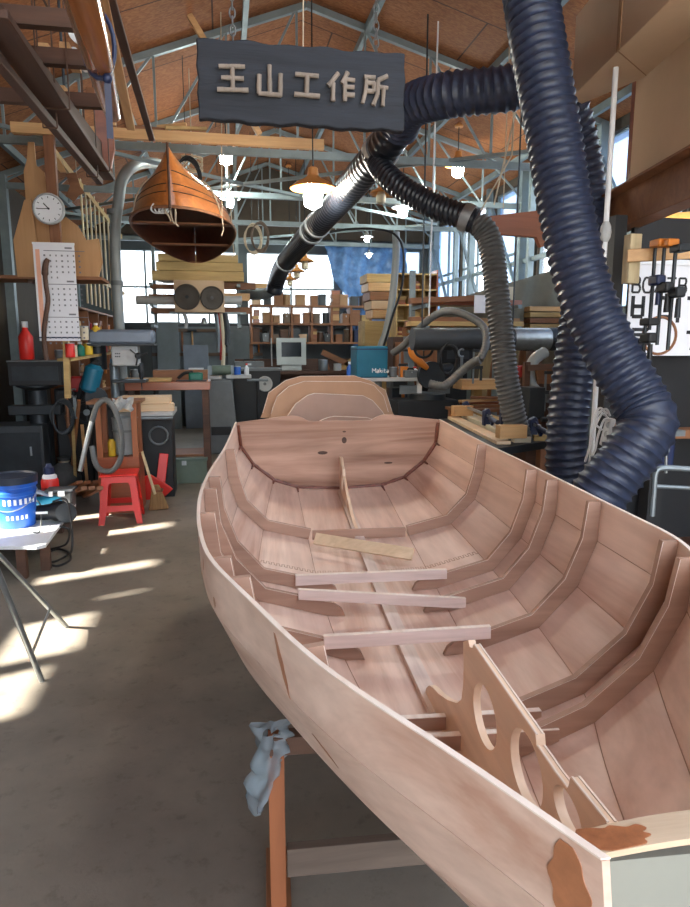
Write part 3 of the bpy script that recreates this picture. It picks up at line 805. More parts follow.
# trestles under the dinghy
dinghy_mw = Matrix.Translation(dinghy.location) @ Matrix.Rotation(BROT, 4, 'Z')
def trestle(s, label, xp, ptop, xi):
    r_ = thing('trestle', label, 'trestle', dinghy_mw @ V((0, s, 0)), BROT)
    for x in (-1, 1):
        part('leg', MB().bar((x * xp, 0, ptop), (x * xp, 0, 0), 0.043, 0.043), 'post_orange', r_, bev=0.002)
        part('cradle_arm', MB().box((x * (xp + 0.03 + xi) / 2, 0, ptop - 0.025), (xp + 0.03 - xi, 0.045, 0.05)), 'oak_dark', r_)
        part('foot', MB().box((x * xp, 0, 0.015), (0.07, 0.4, 0.03)), 'brown_y', r_, bev=0.002)
    part('stretcher', MB().box((0, 0.0, 0.155), (2 * xp - 0.05, 0.03, 0.085)), 'old_board', r_, bev=0.002)
    return r_
trestle(1.02, 'brown wooden trestle under the bow half of the dinghy, its post at front left', 0.487, 0.535, 0.37)
trestle(2.95, 'brown wooden trestle under the stern half of the dinghy, behind the hull', 0.53, 0.53, 0.48)
# crumpled thin plastic round the post top
wp = dinghy_mw @ V((-0.487, 1.02, 0)); rows = []
random.seed(3)
for i in range(16):
    v = i / 15; r = []
    for j in range(25):
        th = 2 * PI * j / 24
        rad = 0.035 + 0.018 * math.sin(3 * th + i * 0.5) + 0.012 * math.sin(5 * th - i * 0.9) + (0.02 * v if math.cos(th - 3.0) > 0.2 else 0.0)
        r.append(V((wp.x - 0.012 + rad * math.cos(th), wp.y - 0.005 + rad * math.sin(th), 0.56 - v * (0.17 + 0.09 * math.cos(th - 2.9)))))
    rows.append(r)
solo('plastic_wrap', MB().grid(rows), 'blue_wrap', 'crumpled pale blue plastic film wrapped round the top of the trestle post', 'plastic film', ang=180)
# ------------------------------------------------------------------ hanging sign
SY = 3.05
tl, tr_, bl, br_ = atY(199, 38, SY), atY(405, 57, SY), atY(196, 120, SY), atY(402, 133, SY)
sx0, sx1 = (tl.x + bl.x) / 2, (tr_.x + br_.x) / 2
sz1, sz0 = (tl.z + tr_.z) / 2, (bl.z + br_.z) / 2
sign = thing('hanging_sign', 'charred black plank sign with five characters made of grey sticks, hung on chains', 'sign', ((sx0 + sx1) / 2, SY, sz0))
n = 26; outl = []
for i in range(n + 1): t = i / n; outl.append((sx0 + (sx1 - sx0) * t, sz0 + 0.004 * math.sin(i * 1.7) + 0.003 * math.sin(i * 0.6)))
for i in range(1, 6): outl.append((sx1 + 0.004 * math.sin(i * 2.0), sz0 + (sz1 - sz0) * i / 6))
for i in range(n + 1): t = 1 - i / n; outl.append((sx0 + (sx1 - sx0) * t, sz1 + 0.004 * math.sin(i * 1.3 + 1) + 0.003 * math.sin(i * 0.7)))
for i in range(1, 6): outl.append((sx0 + 0.004 * math.sin(i * 2.6), sz1 - (sz1 - sz0) * i / 6))
part('board', MB().prism(outl, (0, SY - 0.02, 0), X3, Z3, V((0, 0.045, 0))), 'sign_wood', sign, world=True, bev=0.006)
def sg(x, y):
    """point of the lettering, measured on the board face"""
    tx = (x - 19.0) / 594.0; top = 67 + tx * 57; bot = 303 + tx * 40
    return V((sx0 + (sx1 - sx0) * tx, SY - 0.034, sz1 - (sz1 - sz0) * (y - top) / (bot - top)))
GLY = [[(78, 155, 150, 157), (84, 187, 146, 191), (72, 221, 158, 224), (115, 160, 115, 220)],
       [(218, 153, 218, 236), (189, 180, 187, 234), (249, 178, 247, 242), (185, 233, 250, 239)],
       [(290, 179, 357, 186), (324, 184, 322, 238), (287, 236, 360, 243)],
       [(414, 178, 384, 214), (399, 205, 398, 257), (441, 176, 424, 208), (430, 195, 462, 199), (433, 197, 433, 258), (434, 217, 460, 219), (434, 238, 461, 241)],
       [(489, 189, 522, 192), (496, 196, 494, 228), (494, 228, 485, 264), (496, 206, 521, 208), (519, 207, 518, 231), (496, 229, 519, 231), (558, 188, 530, 200), (531, 200, 529, 240), (529, 240, 516, 270), (530, 218, 560, 222), (547, 221, 545, 273)]]
for g in GLY:
    m = MB()
    for x0, y0, x1, y1 in g:
        a, b = sg(x0, y0), sg(x1, y1); L = (b - a).length
        q = resample([a, (a + b) / 2 + V((0, 0, 0)), b], 0.02)[0]
        m.tube(q, [0.0098 + 0.0012 * random.uniform(-1, 1) for _ in q], 8)
    part('character', m, 'stick', sign, 'character of grey weathered sticks', world=True)
def chain(name, p, zt, root):
    m = MB(); z = p.z; k = 0
    while z < zt:
        pts = []
        for i in range(11):
            a = 2 * PI * i / 10; w = 0.012 * math.cos(a); h = 0.022 * math.sin(a)
            pts.append(V((p.x + (w if k % 2 else 0), p.y + (0 if k % 2 else w), z + h)))
        m.tube(pts, 0.0035, 4, caps=False); z += 0.034; k += 1
    return part(name, m, 'galv', root, world=True)
for px in (233, 376):
    p = atY(px, 45, SY); p.z = sz1 + 0.01; chain('chain', p, roof_z(p.x) - 0.02, sign)
p = atY(303, 46, SY)
part('cord', MB().cyl(V((p.x, SY, sz1 - 0.005)), V((p.x + 0.03, SY, roof_z(p.x) - 0.02)), 0.003, n=6), 'rope', sign, world=True)

# ------------------------------------------------------------------ pendant lamps
def lamp(px, py, d, dia, shade, lit, label, power=0.0, warm=False):
    p = at(px, py, d)
    r_ = thing('pendant_lamp', label, 'lamp', p, 0, 'pendant lamps under the roof')
    k = dia / 0.4
    part('lamp_shade', MB().lathe([(0.2 * k, 0), (0.205 * k, 0.006), (0.15 * k, 0.05 * k), (0.075 * k, 0.085 * k), (0.05 * k, 0.11 * k), (0.045 * k, 0.17 * k), (0.02 * k, 0.185 * k), (0.018, 0.18 * k), (0.04 * k, 0.16 * k), (0.045 * k, 0.105 * k), (0.07 * k, 0.078 * k), (0.145 * k, 0.044 * k), (0.197 * k, 0.0)], n=28, caps=False), shade, r_)
    part('cord', MB().cyl((0, 0, 0.17 * k), (0, 0, roof_z(p.x) - p.z - 0.03), 0.006, n=6), 'black', r_)
    part('ceiling_rose', MB().lathe([(0.05, 0), (0.055, 0.02), (0.03, 0.05)], (0, 0, roof_z(p.x) - p.z - 0.07), 14), shade, r_)
    part('bulb', MB().lathe([(0.02 * k, -0.17 * k), (0.075 * k, -0.14 * k), (0.085 * k, -0.05 * k), (0.06 * k, 0.03 * k), (0.025 * k, 0.09 * k)], n=14), ('bulb_warm' if warm else 'bulb') if lit else 'cream', r_, 'glowing bulb' if lit else None)
    if lit and power:
        l = bpy.data.lights.new('lamp_light', 'POINT'); l.energy = power * 0.6; l.color = (1.0, 0.97, 0.9); l.shadow_soft_size = 0.06
        o = bpy.data.objects.new('lamp_light', l); COL.objects.link(o); o.location = p + V((0, 0, -0.20 * k - 0.08))
    return r_
lamp(313, 189, 6.0, 0.40, 'shade_orange', True, 'largest lit pendant lamp with orange shade, below the sign', 22, True)
lamp(226, 152, 8.3, 0.36, 'white', True, 'lit white-shaded pendant lamp just right of the hanging canoe', 16)
lamp(230, 199, 11.0, 0.32, 'white', True, 'lit pendant lamp low beside the right flank of the hanging canoe', 8)
lamp(458, 165, 8.6, 0.36, 'shade_orange', True, 'lit pendant lamp between the grey duct and the big blue hose', 16)
lamp(403, 208, 10.0, 0.32, 'white', True, 'lit white pendant lamp just below the bend of the grey duct', 10)
lamp(367, 237, 11.3, 0.20, 'light_grey', True, 'small lit lamp above the blue tarpaulin, the left one of two', 5)
lamp(369, 254, 12.2, 0.16, 'light_grey', True, 'smallest lit lamp close against the blue tarpaulin', 4)
lamp(305, 262, 11.0, 0.30, 'shade_orange', False, 'unlit orange pendant lamp before the bright window, highest of three')
lamp(297, 272, 11.7, 0.28, 'shade_orange', False, 'unlit orange pendant lamp before the bright window, middle of three')
lamp(290, 280, 12.3, 0.26, 'shade_orange', False, 'unlit orange pendant lamp before the bright window, lowest of three')
lamp(381, 194, 8.2, 0.28, 'shade_orange', False, 'unlit orange pendant lamp just under the fork of the black duct')

# ------------------------------------------------------------------ dust extraction hoses
def P(l): return [at(*q) for q in l]
def hose(pts, r, mat, label, pitch=0.05, depth=0.10, bands=(), r1=None, per=6, n=28, name='duct_hose', cat='hose'):
    m = MB().hose(pts, r, pitch, n, depth, r1, per=per)
    if not bands: return solo(name, m, mat, label, cat)
    xs = [p for p in m.v]
    sh = V((pts[-1].x, pts[-1].y, min(p.z for p in m.v)))
    root = thing(name, label, cat, sh)
    part('duct', m, mat, root, world=True)
    path = resample(crom(pts, 14), 0.02)[0]
    for t in bands:
        i = int(t * (len(path) - 4)) + 1
        part('hose_clamp', MB().tube([path[i - 1], path[i], path[i + 1], path[min(i + 2, len(path) - 1)]], r * 1.07, 24), 'galv', root, 'bright metal hose clamp', world=True)
    return root
hose(P([(522, -70, 3.6), (534, 20, 3.5), (551, 120, 3.42), (566, 210, 3.36), (584, 288, 3.28), (610, 350, 3.2), (638, 398, 3.12), (648, 424, 3.05), (632, 452, 3.02), (604, 488, 3.02), (580, 525, 3.05), (572, 570, 3.1), (574, 640, 3.15)]),
     0.138, 'hose', 'thickest blue ribbed hose falling from the roof and kinked beside the dinghy', 0.044, 0.11)
hose(P([(400, 128, 4.75), (412, 106, 4.5), (450, 95, 4.25), (500, 90, 4.15), (545, 84, 4.15), (564, 104, 4.2), (577, 145, 4.25), (587, 210, 4.25), (586, 280, 4.2), (576, 350, 4.15), (567, 430, 4.1), (566, 500, 4.1), (566, 585, 4.1)]),
     0.135, 'hose', 'blue ribbed hose running level behind the sign then down behind the kinked hose', 0.05, 0.12)
hose(P([(398, 126, 4.9), (386, 145, 5.1), (362, 174, 5.6), (330, 211, 6.7), (300, 245, 8.2), (283, 266, 9.7), (277, 280, 10.3), (274, 292, 10.4)]),
     0.13, 'hose_black', 'black glossy duct running from the sign down to the back window', 0.07, 0.06, bands=(0.05, 0.42, 0.47, 0.8), n=24)
hose(P([(374, 146, 5.25), (378, 163, 5.15), (395, 183, 5.0), (430, 204, 4.9), (462, 216, 4.8), (476, 222, 4.77)]),
     0.092, 'hose_black', 'short dark ribbed hose sloping from the black duct to the grey drop hose', 0.035, 0.12, bands=(0.03, 0.97), n=22)
hose(P([(477, 222, 4.78), (488, 236, 4.75), (494, 265, 4.7), (500, 320, 4.65), (507, 380, 4.6), (516, 425, 4.6), (522, 445, 4.62)]),
     0.09, 'hose_grey', 'grey ribbed drop hose hanging down to the bench right of the transom', 0.03, 0.12, n=22, per=5)
# duct elbow and level pipe at the window
solo('ventilation_pipe', MB().tube(P([(273, 290, 10.45), (266, 294, 10.5), (255, 294, 10.6), (243, 294, 10.7)]), 0.09, 16), 'steel', 'short level pipe leaving the end of the black duct at the window', 'pipe')

# ------------------------------------------------------------------ canoe stored upside down
CZ = 2.66
n0, n1 = at(170, 208, 5.6), gz(196, 263, CZ)
cl = (n1 - n0); cl.z = 0; CL = cl.length; crot = math.atan2(-cl.x, cl.y)
canoe = thing('canoe', 'varnished cedar canoe hung upside down under the roof, dark inside', 'canoe', (n0.x, n0.y, CZ), crot)
def cprof(t, u, ins=0.0):
    """t along the length, u round the section from one rail (-1) over the keel (0) to the other (1)"""
    e = abs(2 * t - 1)
    b = 0.52 * max(0.0, math.sin(PI * min(max(t, 0), 1))) ** 0.55 + 0.006
    z0 = 0.10 * (1 - e * e)
    dep = 0.38 + 0.12 * e ** 6 - 0.08 * (1 - e * e)
    a = abs(u)
    full = 0.55 * (1 - e ** 2)
    xx = b * (a ** (0.78 - 0.4 * (1 - e ** 4))) ; zz = z0 + dep * (1 - a ** (1.35 + 1.1 * (1 - e ** 2)))
    k = 1 - ins / max(b, 0.03)
    return V((math.copysign(1, u) * xx * max(k, 0.2) if u else 0, t * CL, zz - (ins if a < 0.9 else 0)))
NT, NU = 48, 20
ts = [(1 - math.cos(PI * i / NT)) / 2 for i in range(NT + 1)]
us = [-1 + 2 * k / NU for k in range(NU + 1)]
part('hull', MB().grid([[cprof(t, u) for u in us] for t in ts]), 'cedar', canoe, ang=50)
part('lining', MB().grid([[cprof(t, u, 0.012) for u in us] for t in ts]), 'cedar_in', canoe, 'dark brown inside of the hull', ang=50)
for s_ in (-1, 1):
    part('rail', MB().tube([cprof(t, s_) + V((s_ * 0.006, 0, 0.01)) for t in ts], 0.014, 6), 'brown_y', canoe)
    m = MB()
    for u in (0.80, 0.70, 0.52):
        m.tube([cprof(t, s_ * u) + V((s_ * 0.001, 0, 0.001)) for t in ts[1:-1]], 0.0045, 4)
    part('accent_strip', m, 'oak_dark_y', canoe, 'thin dark accent strips in the planking')
part('stem_band', MB().tube([cprof(0.0, 0) + V((0, -0.004, 0.002)), V((0, -0.006, 0.2)), V((0, -0.006, 0.0))], 0.012, 6), 'oak_dark', canoe)
for t, w in ((0.36, 1.0), (0.72, 1.0)):
    b = cprof(t, 1); part('thwart', MB().box((0, b.y, b.z + 0.012), (2 * b.x, 0.10, 0.018)), 'brown', canoe, bev=0.003)
def rope(name, pts, r, label, mat='rope', cat='rope', n=6):
    return solo(name, MB().tube(crom([V(p) for p in pts], 8), r, n), mat, label, cat)
cm = Matrix.Translation(canoe.location) @ Matrix.Rotation(crot, 4, 'Z')
def cw_(t, u, out=0.008): 
    p = cprof(t, u); return cm @ (p + V((math.copysign(out, u) if u else 0, 0, out if abs(u) < 0.9 else 0)))
for t, l in ((0.20, 'pale sling rope over the canoe hull, nearer the bow'), (0.66, 'pale sling rope over the canoe hull, nearer the far end')):
    hang = [cw_(t, u, 0.012) for u in [-1 + 0.1 * i for i in range(21)]]
    top = V((cw_(t, 0).x + 0.45, cw_(t, 0).y + 0.1, 0)); top.z = roof_z(top.x) - 0.01
    m = MB().tube(hang, 0.007, 6); m.tube([hang[-1], hang[-1].lerp(top, 0.5), top], 0.006, 6)
    m.tube([hang[-1], hang[-1] + V((0.01, -0.01, -0.1)), hang[-1] + V((-0.01, -0.02, -0.16))], 0.006, 5)
    solo('sling_rope', m, 'rope', l, 'rope')
m = MB()
for a in range(3):
    m.tube(crom([V((-0.05 + 0.04 * a, 0.05 + 0.02 * a, 0.02)), V((-0.04 + 0.04 * a, 0.03, -0.02)), V((-0.02 + 0.03 * a, 0.02, -0.05 - 0.03 * a)), V((0.0 + 0.03 * a, 0.03, -0.10 - 0.02 * a))], 6), 0.007, 6)
part('rope_tail', m, 'rope', canoe, 'pale rope ends knotted to the near tip')
m = MB()
for a in range(5): m.tube(crom([V((-0.14 + 0.03 * a, 0.10 + 0.012 * a, 0.05)), V((-0.16 + 0.03 * a, 0.09, 0.0)), V((-0.12 + 0.02 * a, 0.13, -0.02)), V((-0.08 + 0.02 * a, 0.12, 0.03))], 5), 0.007, 5)
part('white_lashing', m, 'white', canoe, 'white lashing at the near tip')
m = MB(); c0 = at(192, 163, 7.4)
for a in range(6):
    m.tube([c0 + V((0.11 * math.cos(i * PI / 8 + a), 0.05 * math.sin(i * PI / 8) + 0.012 * a, 0.09 * math.sin(i * PI / 8 + a * 0.2))) for i in range(17)], 0.007, 5)
m.cyl(c0 + V((0, 0, 0.08)), V((c0.x, c0.y, roof_z(c0.x) - 0.01)), 0.006, n=5)
solo('rope_coil', m, 'rope', 'coil of brown rope hanging just behind the canoe bow', 'rope')

# ------------------------------------------------------------------ rack of timber hung overhead at the left
RZ = 2.80
def G(px, py, z=RZ): return gz(px, py, z)
rack = thing('overhead_rack', 'dark ladder-like wooden rack hung overhead in the top left corner', 'rack', G(60, 90))
a = G(22, 42); b = G(112, 158)
part('rail', MB().bar((a.x - 0.05, a.y - 0.5, RZ), (b.x - 0.05, b.y, RZ), 0.05, 0.09), 'oak_dark_y', rack, world=True)
part('rail', MB().bar((a.x - 0.75, a.y - 0.5, RZ), (a.x - 0.75, b.y, RZ), 0.05, 0.09), 'oak_dark_y', rack, world=True)
for px, py in ((62, 40), (70, 76), (92, 116)):
    p = G(px, py); part('crosspiece', MB().box((a.x - 0.28, p.y, RZ + 0.075), (1.0, 0.05, 0.07)), 'oak_dark', rack, world=True)
for y in (2.7, 4.2):
    for dx in (-0.75, -0.05):
        part('hanger_rod', MB().cyl((a.x + dx, y, RZ + 0.05), (a.x + dx, y, roof_z(a.x + dx) - 0.02), 0.008, n=6), 'iron', rack, world=True)
RB = RZ + 0.118
def long_board(px0, py0, px1, py1, w, h, mat, label, z=RB, cat='plank', name='plank'):
    p, q = G(px0, py0, z), G(px1, py1, z)
    if z < RZ:
        for f in (0.25, 0.85):
            c_ = p.lerp(q, f); m = MB()
            for s_ in (-1, 1): x = c_.x + s_ * (w / 2 + 0.012); m.cyl((x, c_.y, z - h / 2 - 0.006), (x, c_.y, roof_z(x) - 0.02), 0.004, n=5)
            m.cyl((c_.x - w / 2 - 0.012, c_.y, z - h / 2 - 0.006), (c_.x + w / 2 + 0.012, c_.y, z - h / 2 - 0.006), 0.004, n=5)
            part('sling', m, 'oak_dark', rack, world=True)
    return solo(name, MB().bar(p + (p - q).normalized() * 0.4, q, w, h), mat, label, cat, bev=0.003)
# varnished tapering spar with a blue strap
SPZ = 2.66
p, q = G(88, 22, SPZ), G(113, 118, SPZ)
m = MB(); rows = []
d_ = (q - p).normalized(); sd_ = V((d_.y, -d_.x, 0))
path = [p - d_ * 0.3 + d_ * (q - p + d_ * 0.3).length * i / 16 for i in range(17)]
m.tube(path, [0.062 * (1 - 0.45 * (i / 16) ** 2) for i in range(17)], 16)
for i, v in enumerate(m.v): v.z = SPZ + (v.z - SPZ) * 0.6
solo('varnished_spar', m, 'varnish', 'glossy varnished wooden spar lying in the overhead rack', 'spar')
sp = p + (q - p) * 0.38
m = MB().tube([V((sp.x + 0.062 * math.cos(t), sp.y, SPZ + 0.08 + 0.125 * math.sin(t))) for t in [2 * PI * i / 18 for i in range(19)]], 0.010, 6, caps=False)
m.bar(sp + V((0.03, -0.02, -0.06)), sp + V((0.02, 0.04, -0.26)), 0.026, 0.008); m.ball(sp + V((0.03, -0.02, -0.05)), 0.02, 10, 6)
solo('strap', m, 'navy', 'dark blue strap tied round the varnished spar', 'strap')
long_board(108, 24, 131, 128, 0.05, 0.03, 'pine_y', 'long pale batten at the right edge of the overhead rack')
long_board(118, 24, 152, 140, 0.04, 0.02, 'oak_dark_y', 'thin dark strip lying outermost right on the overhead rack')
for i, (x0, y0, x1, y1, l) in enumerate(((22, 48, 44, 82, 'short brown offcut leftmost in the overhead rack'), (43, 46, 56, 64, 'short lit offcut second from left in the overhead rack'), (64, 45, 77, 70, 'short lit offcut beside the white paint tube in the rack'), (60, 88, 76, 104, 'short offcut between the two farther rack crosspieces'), (90, 90, 100, 105, 'dark short offcut next to the varnished spar'))):
    p, q = G(x0, y0, RZ + 0.125), G(x1, y1, RZ + 0.125)
    solo('offcut', MB().bar(p, q, 0.045, 0.03), 'pine_y' if i < 4 else 'brown_y', l, 'offcut', bev=0.002)
p = G(78, 60, RZ + 0.19); solo('paint_tube', MB().lathe([(0.02, 0), (0.022, 0.0), (0.022, 0.2), (0.008, 0.215), (0.006, 0.25)], p - V((0, 0.1, 0)), 12, (0.1, 1, 0)), 'white', 'white sealant tube lying on the overhead rack', 'tube')
p = G(80, 32, RZ + 0.16); solo('tape_roll', MB().lathe([(0.03, -0.02), (0.05, -0.02), (0.05, 0.02), (0.03, 0.02)], p, 20, (0, 1, 0.2)), 'white', 'white roll of tape hung on the overhead rack', 'tape')
# boards wedged farther back on the same side
long_board(25, 62, 106, 178, 0.11, 0.03, 'oak_dark_y', 'wide brown board slung below the overhead rack', 2.66)
long_board(24, 92, 100, 182, 0.04, 0.035, 'oak_dark_y', 'dark pole slung lowest below the overhead rack', 2.60)
pb = at(106, 168, 4.5)
r_ = thing('paddle', 'reddish paddle blade hung below the far end of the overhead rack', 'paddle', pb)
part('blade', MB().prism([(-0.03, 0), (0.03, 0), (0.06, 0.12), (0.05, 0.36), (0.015, 0.45), (-0.02, 0.45), (-0.06, 0.36), (-0.055, 0.12)], (0, 0, 0), X3 * 0.95 + Y3 * 0.2, Z3, V((0.005, 0.02, 0))), 'mahog', r_, bev=0.004)
part('shaft', MB().cyl((0, 0.01, 0.43), (0.0, 0.01, roof_z(pb.x) - pb.z - 0.02), 0.014), 'mahog', r_)
# ------------------------------------------------------------------ left side of the workshop
# clock and calendar on a post
cp = at(49, 209, 6.0)
post = at(54, 225, 6.12)
pz_ = at(60, 277, 6.4).z
pr = thing('wooden_post', 'brown square wooden post behind the clock', 'post', (post.x, post.y + 0.04, pz_))
part('post', MB().span((-0.045, -0.035, 0), (0.045, 0.035, roof_z(post.x) - pz_ - 0.02)), 'brown_z', pr, bev=0.003)
part('cleat', MB().box((0, 0.06, 0.10), (0.16, 0.05, 0.08)), 'brown', pr)
clk = thing('wall_clock', 'round white wall clock on the brown post', 'clock', cp + V((0, -0.02, -0.13)))
cr = 0.128; nrm_ = V((0, -1, 0))
def ck(x, z, y=0.0): return cp + V((x, -0.03 - y, z))
part('case', MB().lathe([(cr, -0.03), (cr + 0.006, 0.0), (cr + 0.004, 0.022), (cr - 0.006, 0.03), (cr - 0.012, 0.022), (cr - 0.014, 0.012)], cp, 40, (0, -1, 0)), 'light_grey', clk, world=True)
part('dial', MB().lathe([(cr - 0.013, 0.012), (cr - 0.013, 0.014)], cp, 40, (0, -1, 0)), 'white', clk, world=True)
m = MB()
for i in range(12):
    a = PI * i / 6; r0, r1 = 0.088, 0.104
    m.bar(cp + V((r0 * math.sin(a), -0.0155, r0 * math.cos(a))), cp + V((r1 * math.sin(a), -0.0155, r1 * math.cos(a))), 0.006, 0.002, up=(0, 1, 0))
part('hour_marks', m, 'ink', clk, world=True)['kind'] = 'stuff'
for nm, a, L, w in (('hour_hand', R(-42), 0.06, 0.009), ('minute_hand', R(-92), 0.092, 0.006)):
    part(nm, MB().bar(cp + V((0, -0.018, 0)), cp + V((L * math.sin(a), -0.018, L * math.cos(a))), w, 0.002, up=(0, 1, 0)), 'ink', clk, world=True)
part('hub', MB().cyl(cp + V((0, -0.014, 0)), cp + V((0, -0.021, 0)), 0.009), 'ink', clk, world=True)

ca, cb = at(33, 244, 5.95), at(80, 341, 5.95)
cy = (ca.y + cb.y) / 2 - 0.02
cal = thing('wall_calendar', 'white wall calendar showing three months of dates with a peach strip', 'calendar', ((ca.x + cb.x) / 2, cy, cb.z))
cw0, cw1, ch0, ch1 = ca.x + 0.01, cb.x, cb.z, ca.z
part('sheet', MB().box(((cw0 + cw1) / 2, cy, (ch0 + ch1) / 2), (cw1 - cw0, 0.006, ch1 - ch0)), 'paper', cal, world=True)
part('hanging_bar', MB().box(((cw0 + cw1) / 2, cy - 0.003, ch1), (cw1 - cw0 + 0.006, 0.016, 0.018)), 'white', cal, world=True)
part('color_strip', MB().box((cw0 + 0.035, cy - 0.0035, ch0 + 0.52 * (ch1 - ch0)), (0.035, 0.003, 0.84 * (ch1 - ch0))), 'peach', cal, 'peach coloured strip down the left edge', world=True)
m = MB(); m2 = MB()
for b in range(3):
    z1 = ch1 - 0.06 - b * 0.285
    m2.box((cw0 + 0.255, cy - 0.0038, z1), (0.34, 0.002, 0.006)); m2.box((cw1 - 0.05, cy - 0.0038, z1 + 0.025), (0.06, 0.002, 0.014))
    for r in range(5):
        for c_ in range(7):
            if r == 4 and c_ > 2: continue
            m.box((cw0 + 0.09 + c_ * 0.048, cy - 0.0038, z1 - 0.04 - r * 0.047), (0.011 if c_ % 3 else 0.016, 0.002, 0.015))
part('date_numerals', m, 'ink_grey', cal, world=True)['kind'] = 'stuff'
part('heading_lines', m2, 'ink_grey', cal, world=True)
part('bottom_lettering', MB().box(((cw0 + cw1) / 2, cy - 0.0038, ch0 + 0.03), (0.36, 0.002, 0.012)), 'navy', cal, world=True)
st_ = [at(x, y, 5.86) for x, y in ((48, 259), (46, 263), (45, 272), (46, 285), (48, 300), (46, 315), (44, 332), (45, 350), (47, 360))]
solo('crooked_stick', MB().tube(crom(st_, 6), [0.03 - 0.012 * abs(1 - i / 14) if i < 14 else 0.02 for i in range(49)], 10), 'oak_dark', 'dark crooked stick hung in front of the calendar', 'stick')

# plywood patterns leaning behind the clock
def pattern(poly, d, t, mat, label, name='plywood_pattern', cat='pattern', hang=False):
    w = [at(x, y, d) for x, y in poly]; o = w[0]
    yy = sum(p.y for p in w) / len(w)
    if hang:
        r_ = thing(name, label, cat, (o.x, yy, min(p.z for p in w)))
        part('panel', MB().prism([(p.x, p.z) for p in w], (0, yy, 0), X3, Z3, V((0, t, 0))), mat, r_, world=True, bev=0.002)
        hp_ = max(w, key=lambda p: p.z); part('cord', MB().cyl((hp_.x, yy + t / 2, hp_.z - 0.03), (hp_.x, yy + t / 2, roof_z(hp_.x) - 0.01), 0.004, n=5), 'rope', r_, world=True); return r_
    return solo(name, MB().prism([(p.x, p.z) for p in w], (0, yy, 0), X3, Z3, V((0, t, 0))), mat, label, cat, bev=0.002)
sfy = at(60, 277, 6.4).y; sfz = at(60, 277, 6.4).z
lf = thing('loft_shelf', 'narrow shelf behind the calendar carrying the plywood patterns', 'shelf', (-1.9, sfy, sfz - 0.03))
part('board', MB().span((XL + 0.02, sfy - 0.10, sfz - 0.03), (at(102, 277, 6.4).x, sfy + 0.35, sfz)), 'brown', lf, world=True)
for x in (-2.4, -1.75): part('bracket', MB().bar((x, sfy + 0.3, sfz - 0.03), (x, sfy - 0.05, sfz - 0.03), 0.04, 0.06).bar((x, sfy + 0.33, sfz - 0.03), (x, sfy + 0.33, sfz - 0.4), 0.04, 0.04), 'oak_dark', lf, world=True)
pattern([(28, 142), (34, 142), (36, 165), (44, 172), (50, 205), (49, 277), (32, 277), (24, 172), (27, 160)], 6.35, 0.018, 'ply_tan', 'tall tan plywood pattern just left of the clock post')
pattern([(24, 200), (30, 198), (36, 240), (40, 277), (18, 277), (14, 240)], 6.25, 0.018, 'ply_tan', 'low tan plywood pattern at the left edge beside the calendar')
pattern([(56, 228), (66, 217), (78, 226), (86, 240), (98, 238), (102, 262), (98, 277), (56, 277)], 6.5, 0.018, 'ply_tan', 'broad curved tan plywood pattern right of the calendar top')
pattern([(66, 174), (76, 172), (80, 186), (84, 192), (78, 196), (74, 202), (66, 196), (70, 186)], 6.9, 0.015, 'brown', 'small fish-shaped plywood pattern hung above the clock', hang=True)
pattern([(46, 146), (60, 160), (66, 172), (60, 172), (48, 160)], 6.6, 0.02, 'pine', 'angled pale board end above the clock post', hang=True)
# slatted fence-like panel running away from the viewer
sl = thing('slatted_panel', 'pale slatted wooden panel in the left bay, running away behind the clock', 'panel', atX(90, 262, -1.62))
SX = -1.62
a, b = atX(52, 150, SX), atX(121, 237, SX)
part('top_rail', MB().bar(a, b, 0.04, 0.07), 'lumber', sl, world=True)
part('bottom_rail', MB().bar(V((SX, a.y + 0.5, 2.42)), V((SX, b.y, 2.42)), 0.03, 0.05), 'lumber', sl, world=True)
for i in range(9):
    px = 79 + i * 4.6; p = atX(px, 180 + (px - 80) * 1.28, SX); 
    part('slat', MB().box((SX + 0.012, p.y, (p.z + 2.06) / 2), (0.015, 0.06, p.z - 2.06)), 'pale_z', sl, world=True)

# open shelf with small boxes, farther along the left
SHX = -1.60
def ordn(i): return ['first', 'second', 'third', 'fourth', 'fifth', 'sixth', 'seventh', 'eighth', 'ninth', 'tenth', 'eleventh', 'twelfth', 'thirteenth', 'fourteenth'][i]
y0, y1 = atX(75, 300, SHX).y, atX(114, 300, SHX).y
zs = [atX(78, 385, SHX).z + 0.1, 1.45, 1.70, 1.98, 2.22]
us_ = thing('storage_shelf', 'brown open storage shelf left of the grey vertical pipe', 'shelf', (SHX, (y0 + y1) / 2, 0))
zs = [0.5, 0.95, 1.22, 1.48, 1.72, 1.98]
for z in zs: part('shelf_board', MB().box((SHX - 0.16, (y0 + y1) / 2, z), (0.32, y1 - y0, 0.022)), 'brown_y', us_, world=True)
ny = 4
for i in range(ny + 1):
    y = y0 + (y1 - y0) * i / ny
    part('upright', MB().box((SHX - 0.16, y, 1.0), (0.32, 0.025, 2.0)), 'brown_z', us_, world=True)
part('back_panel', MB().box((SHX - 0.325, (y0 + y1) / 2, 1.0), (0.01, y1 - y0, 2.0)), 'oak_dark_y', us_, world=True)
colr = ['cardboard_dark', 'cream', 'red_dark', 'teal', 'mid_grey', 'yellow', 'white', 'brown', 'navy', 'orange']
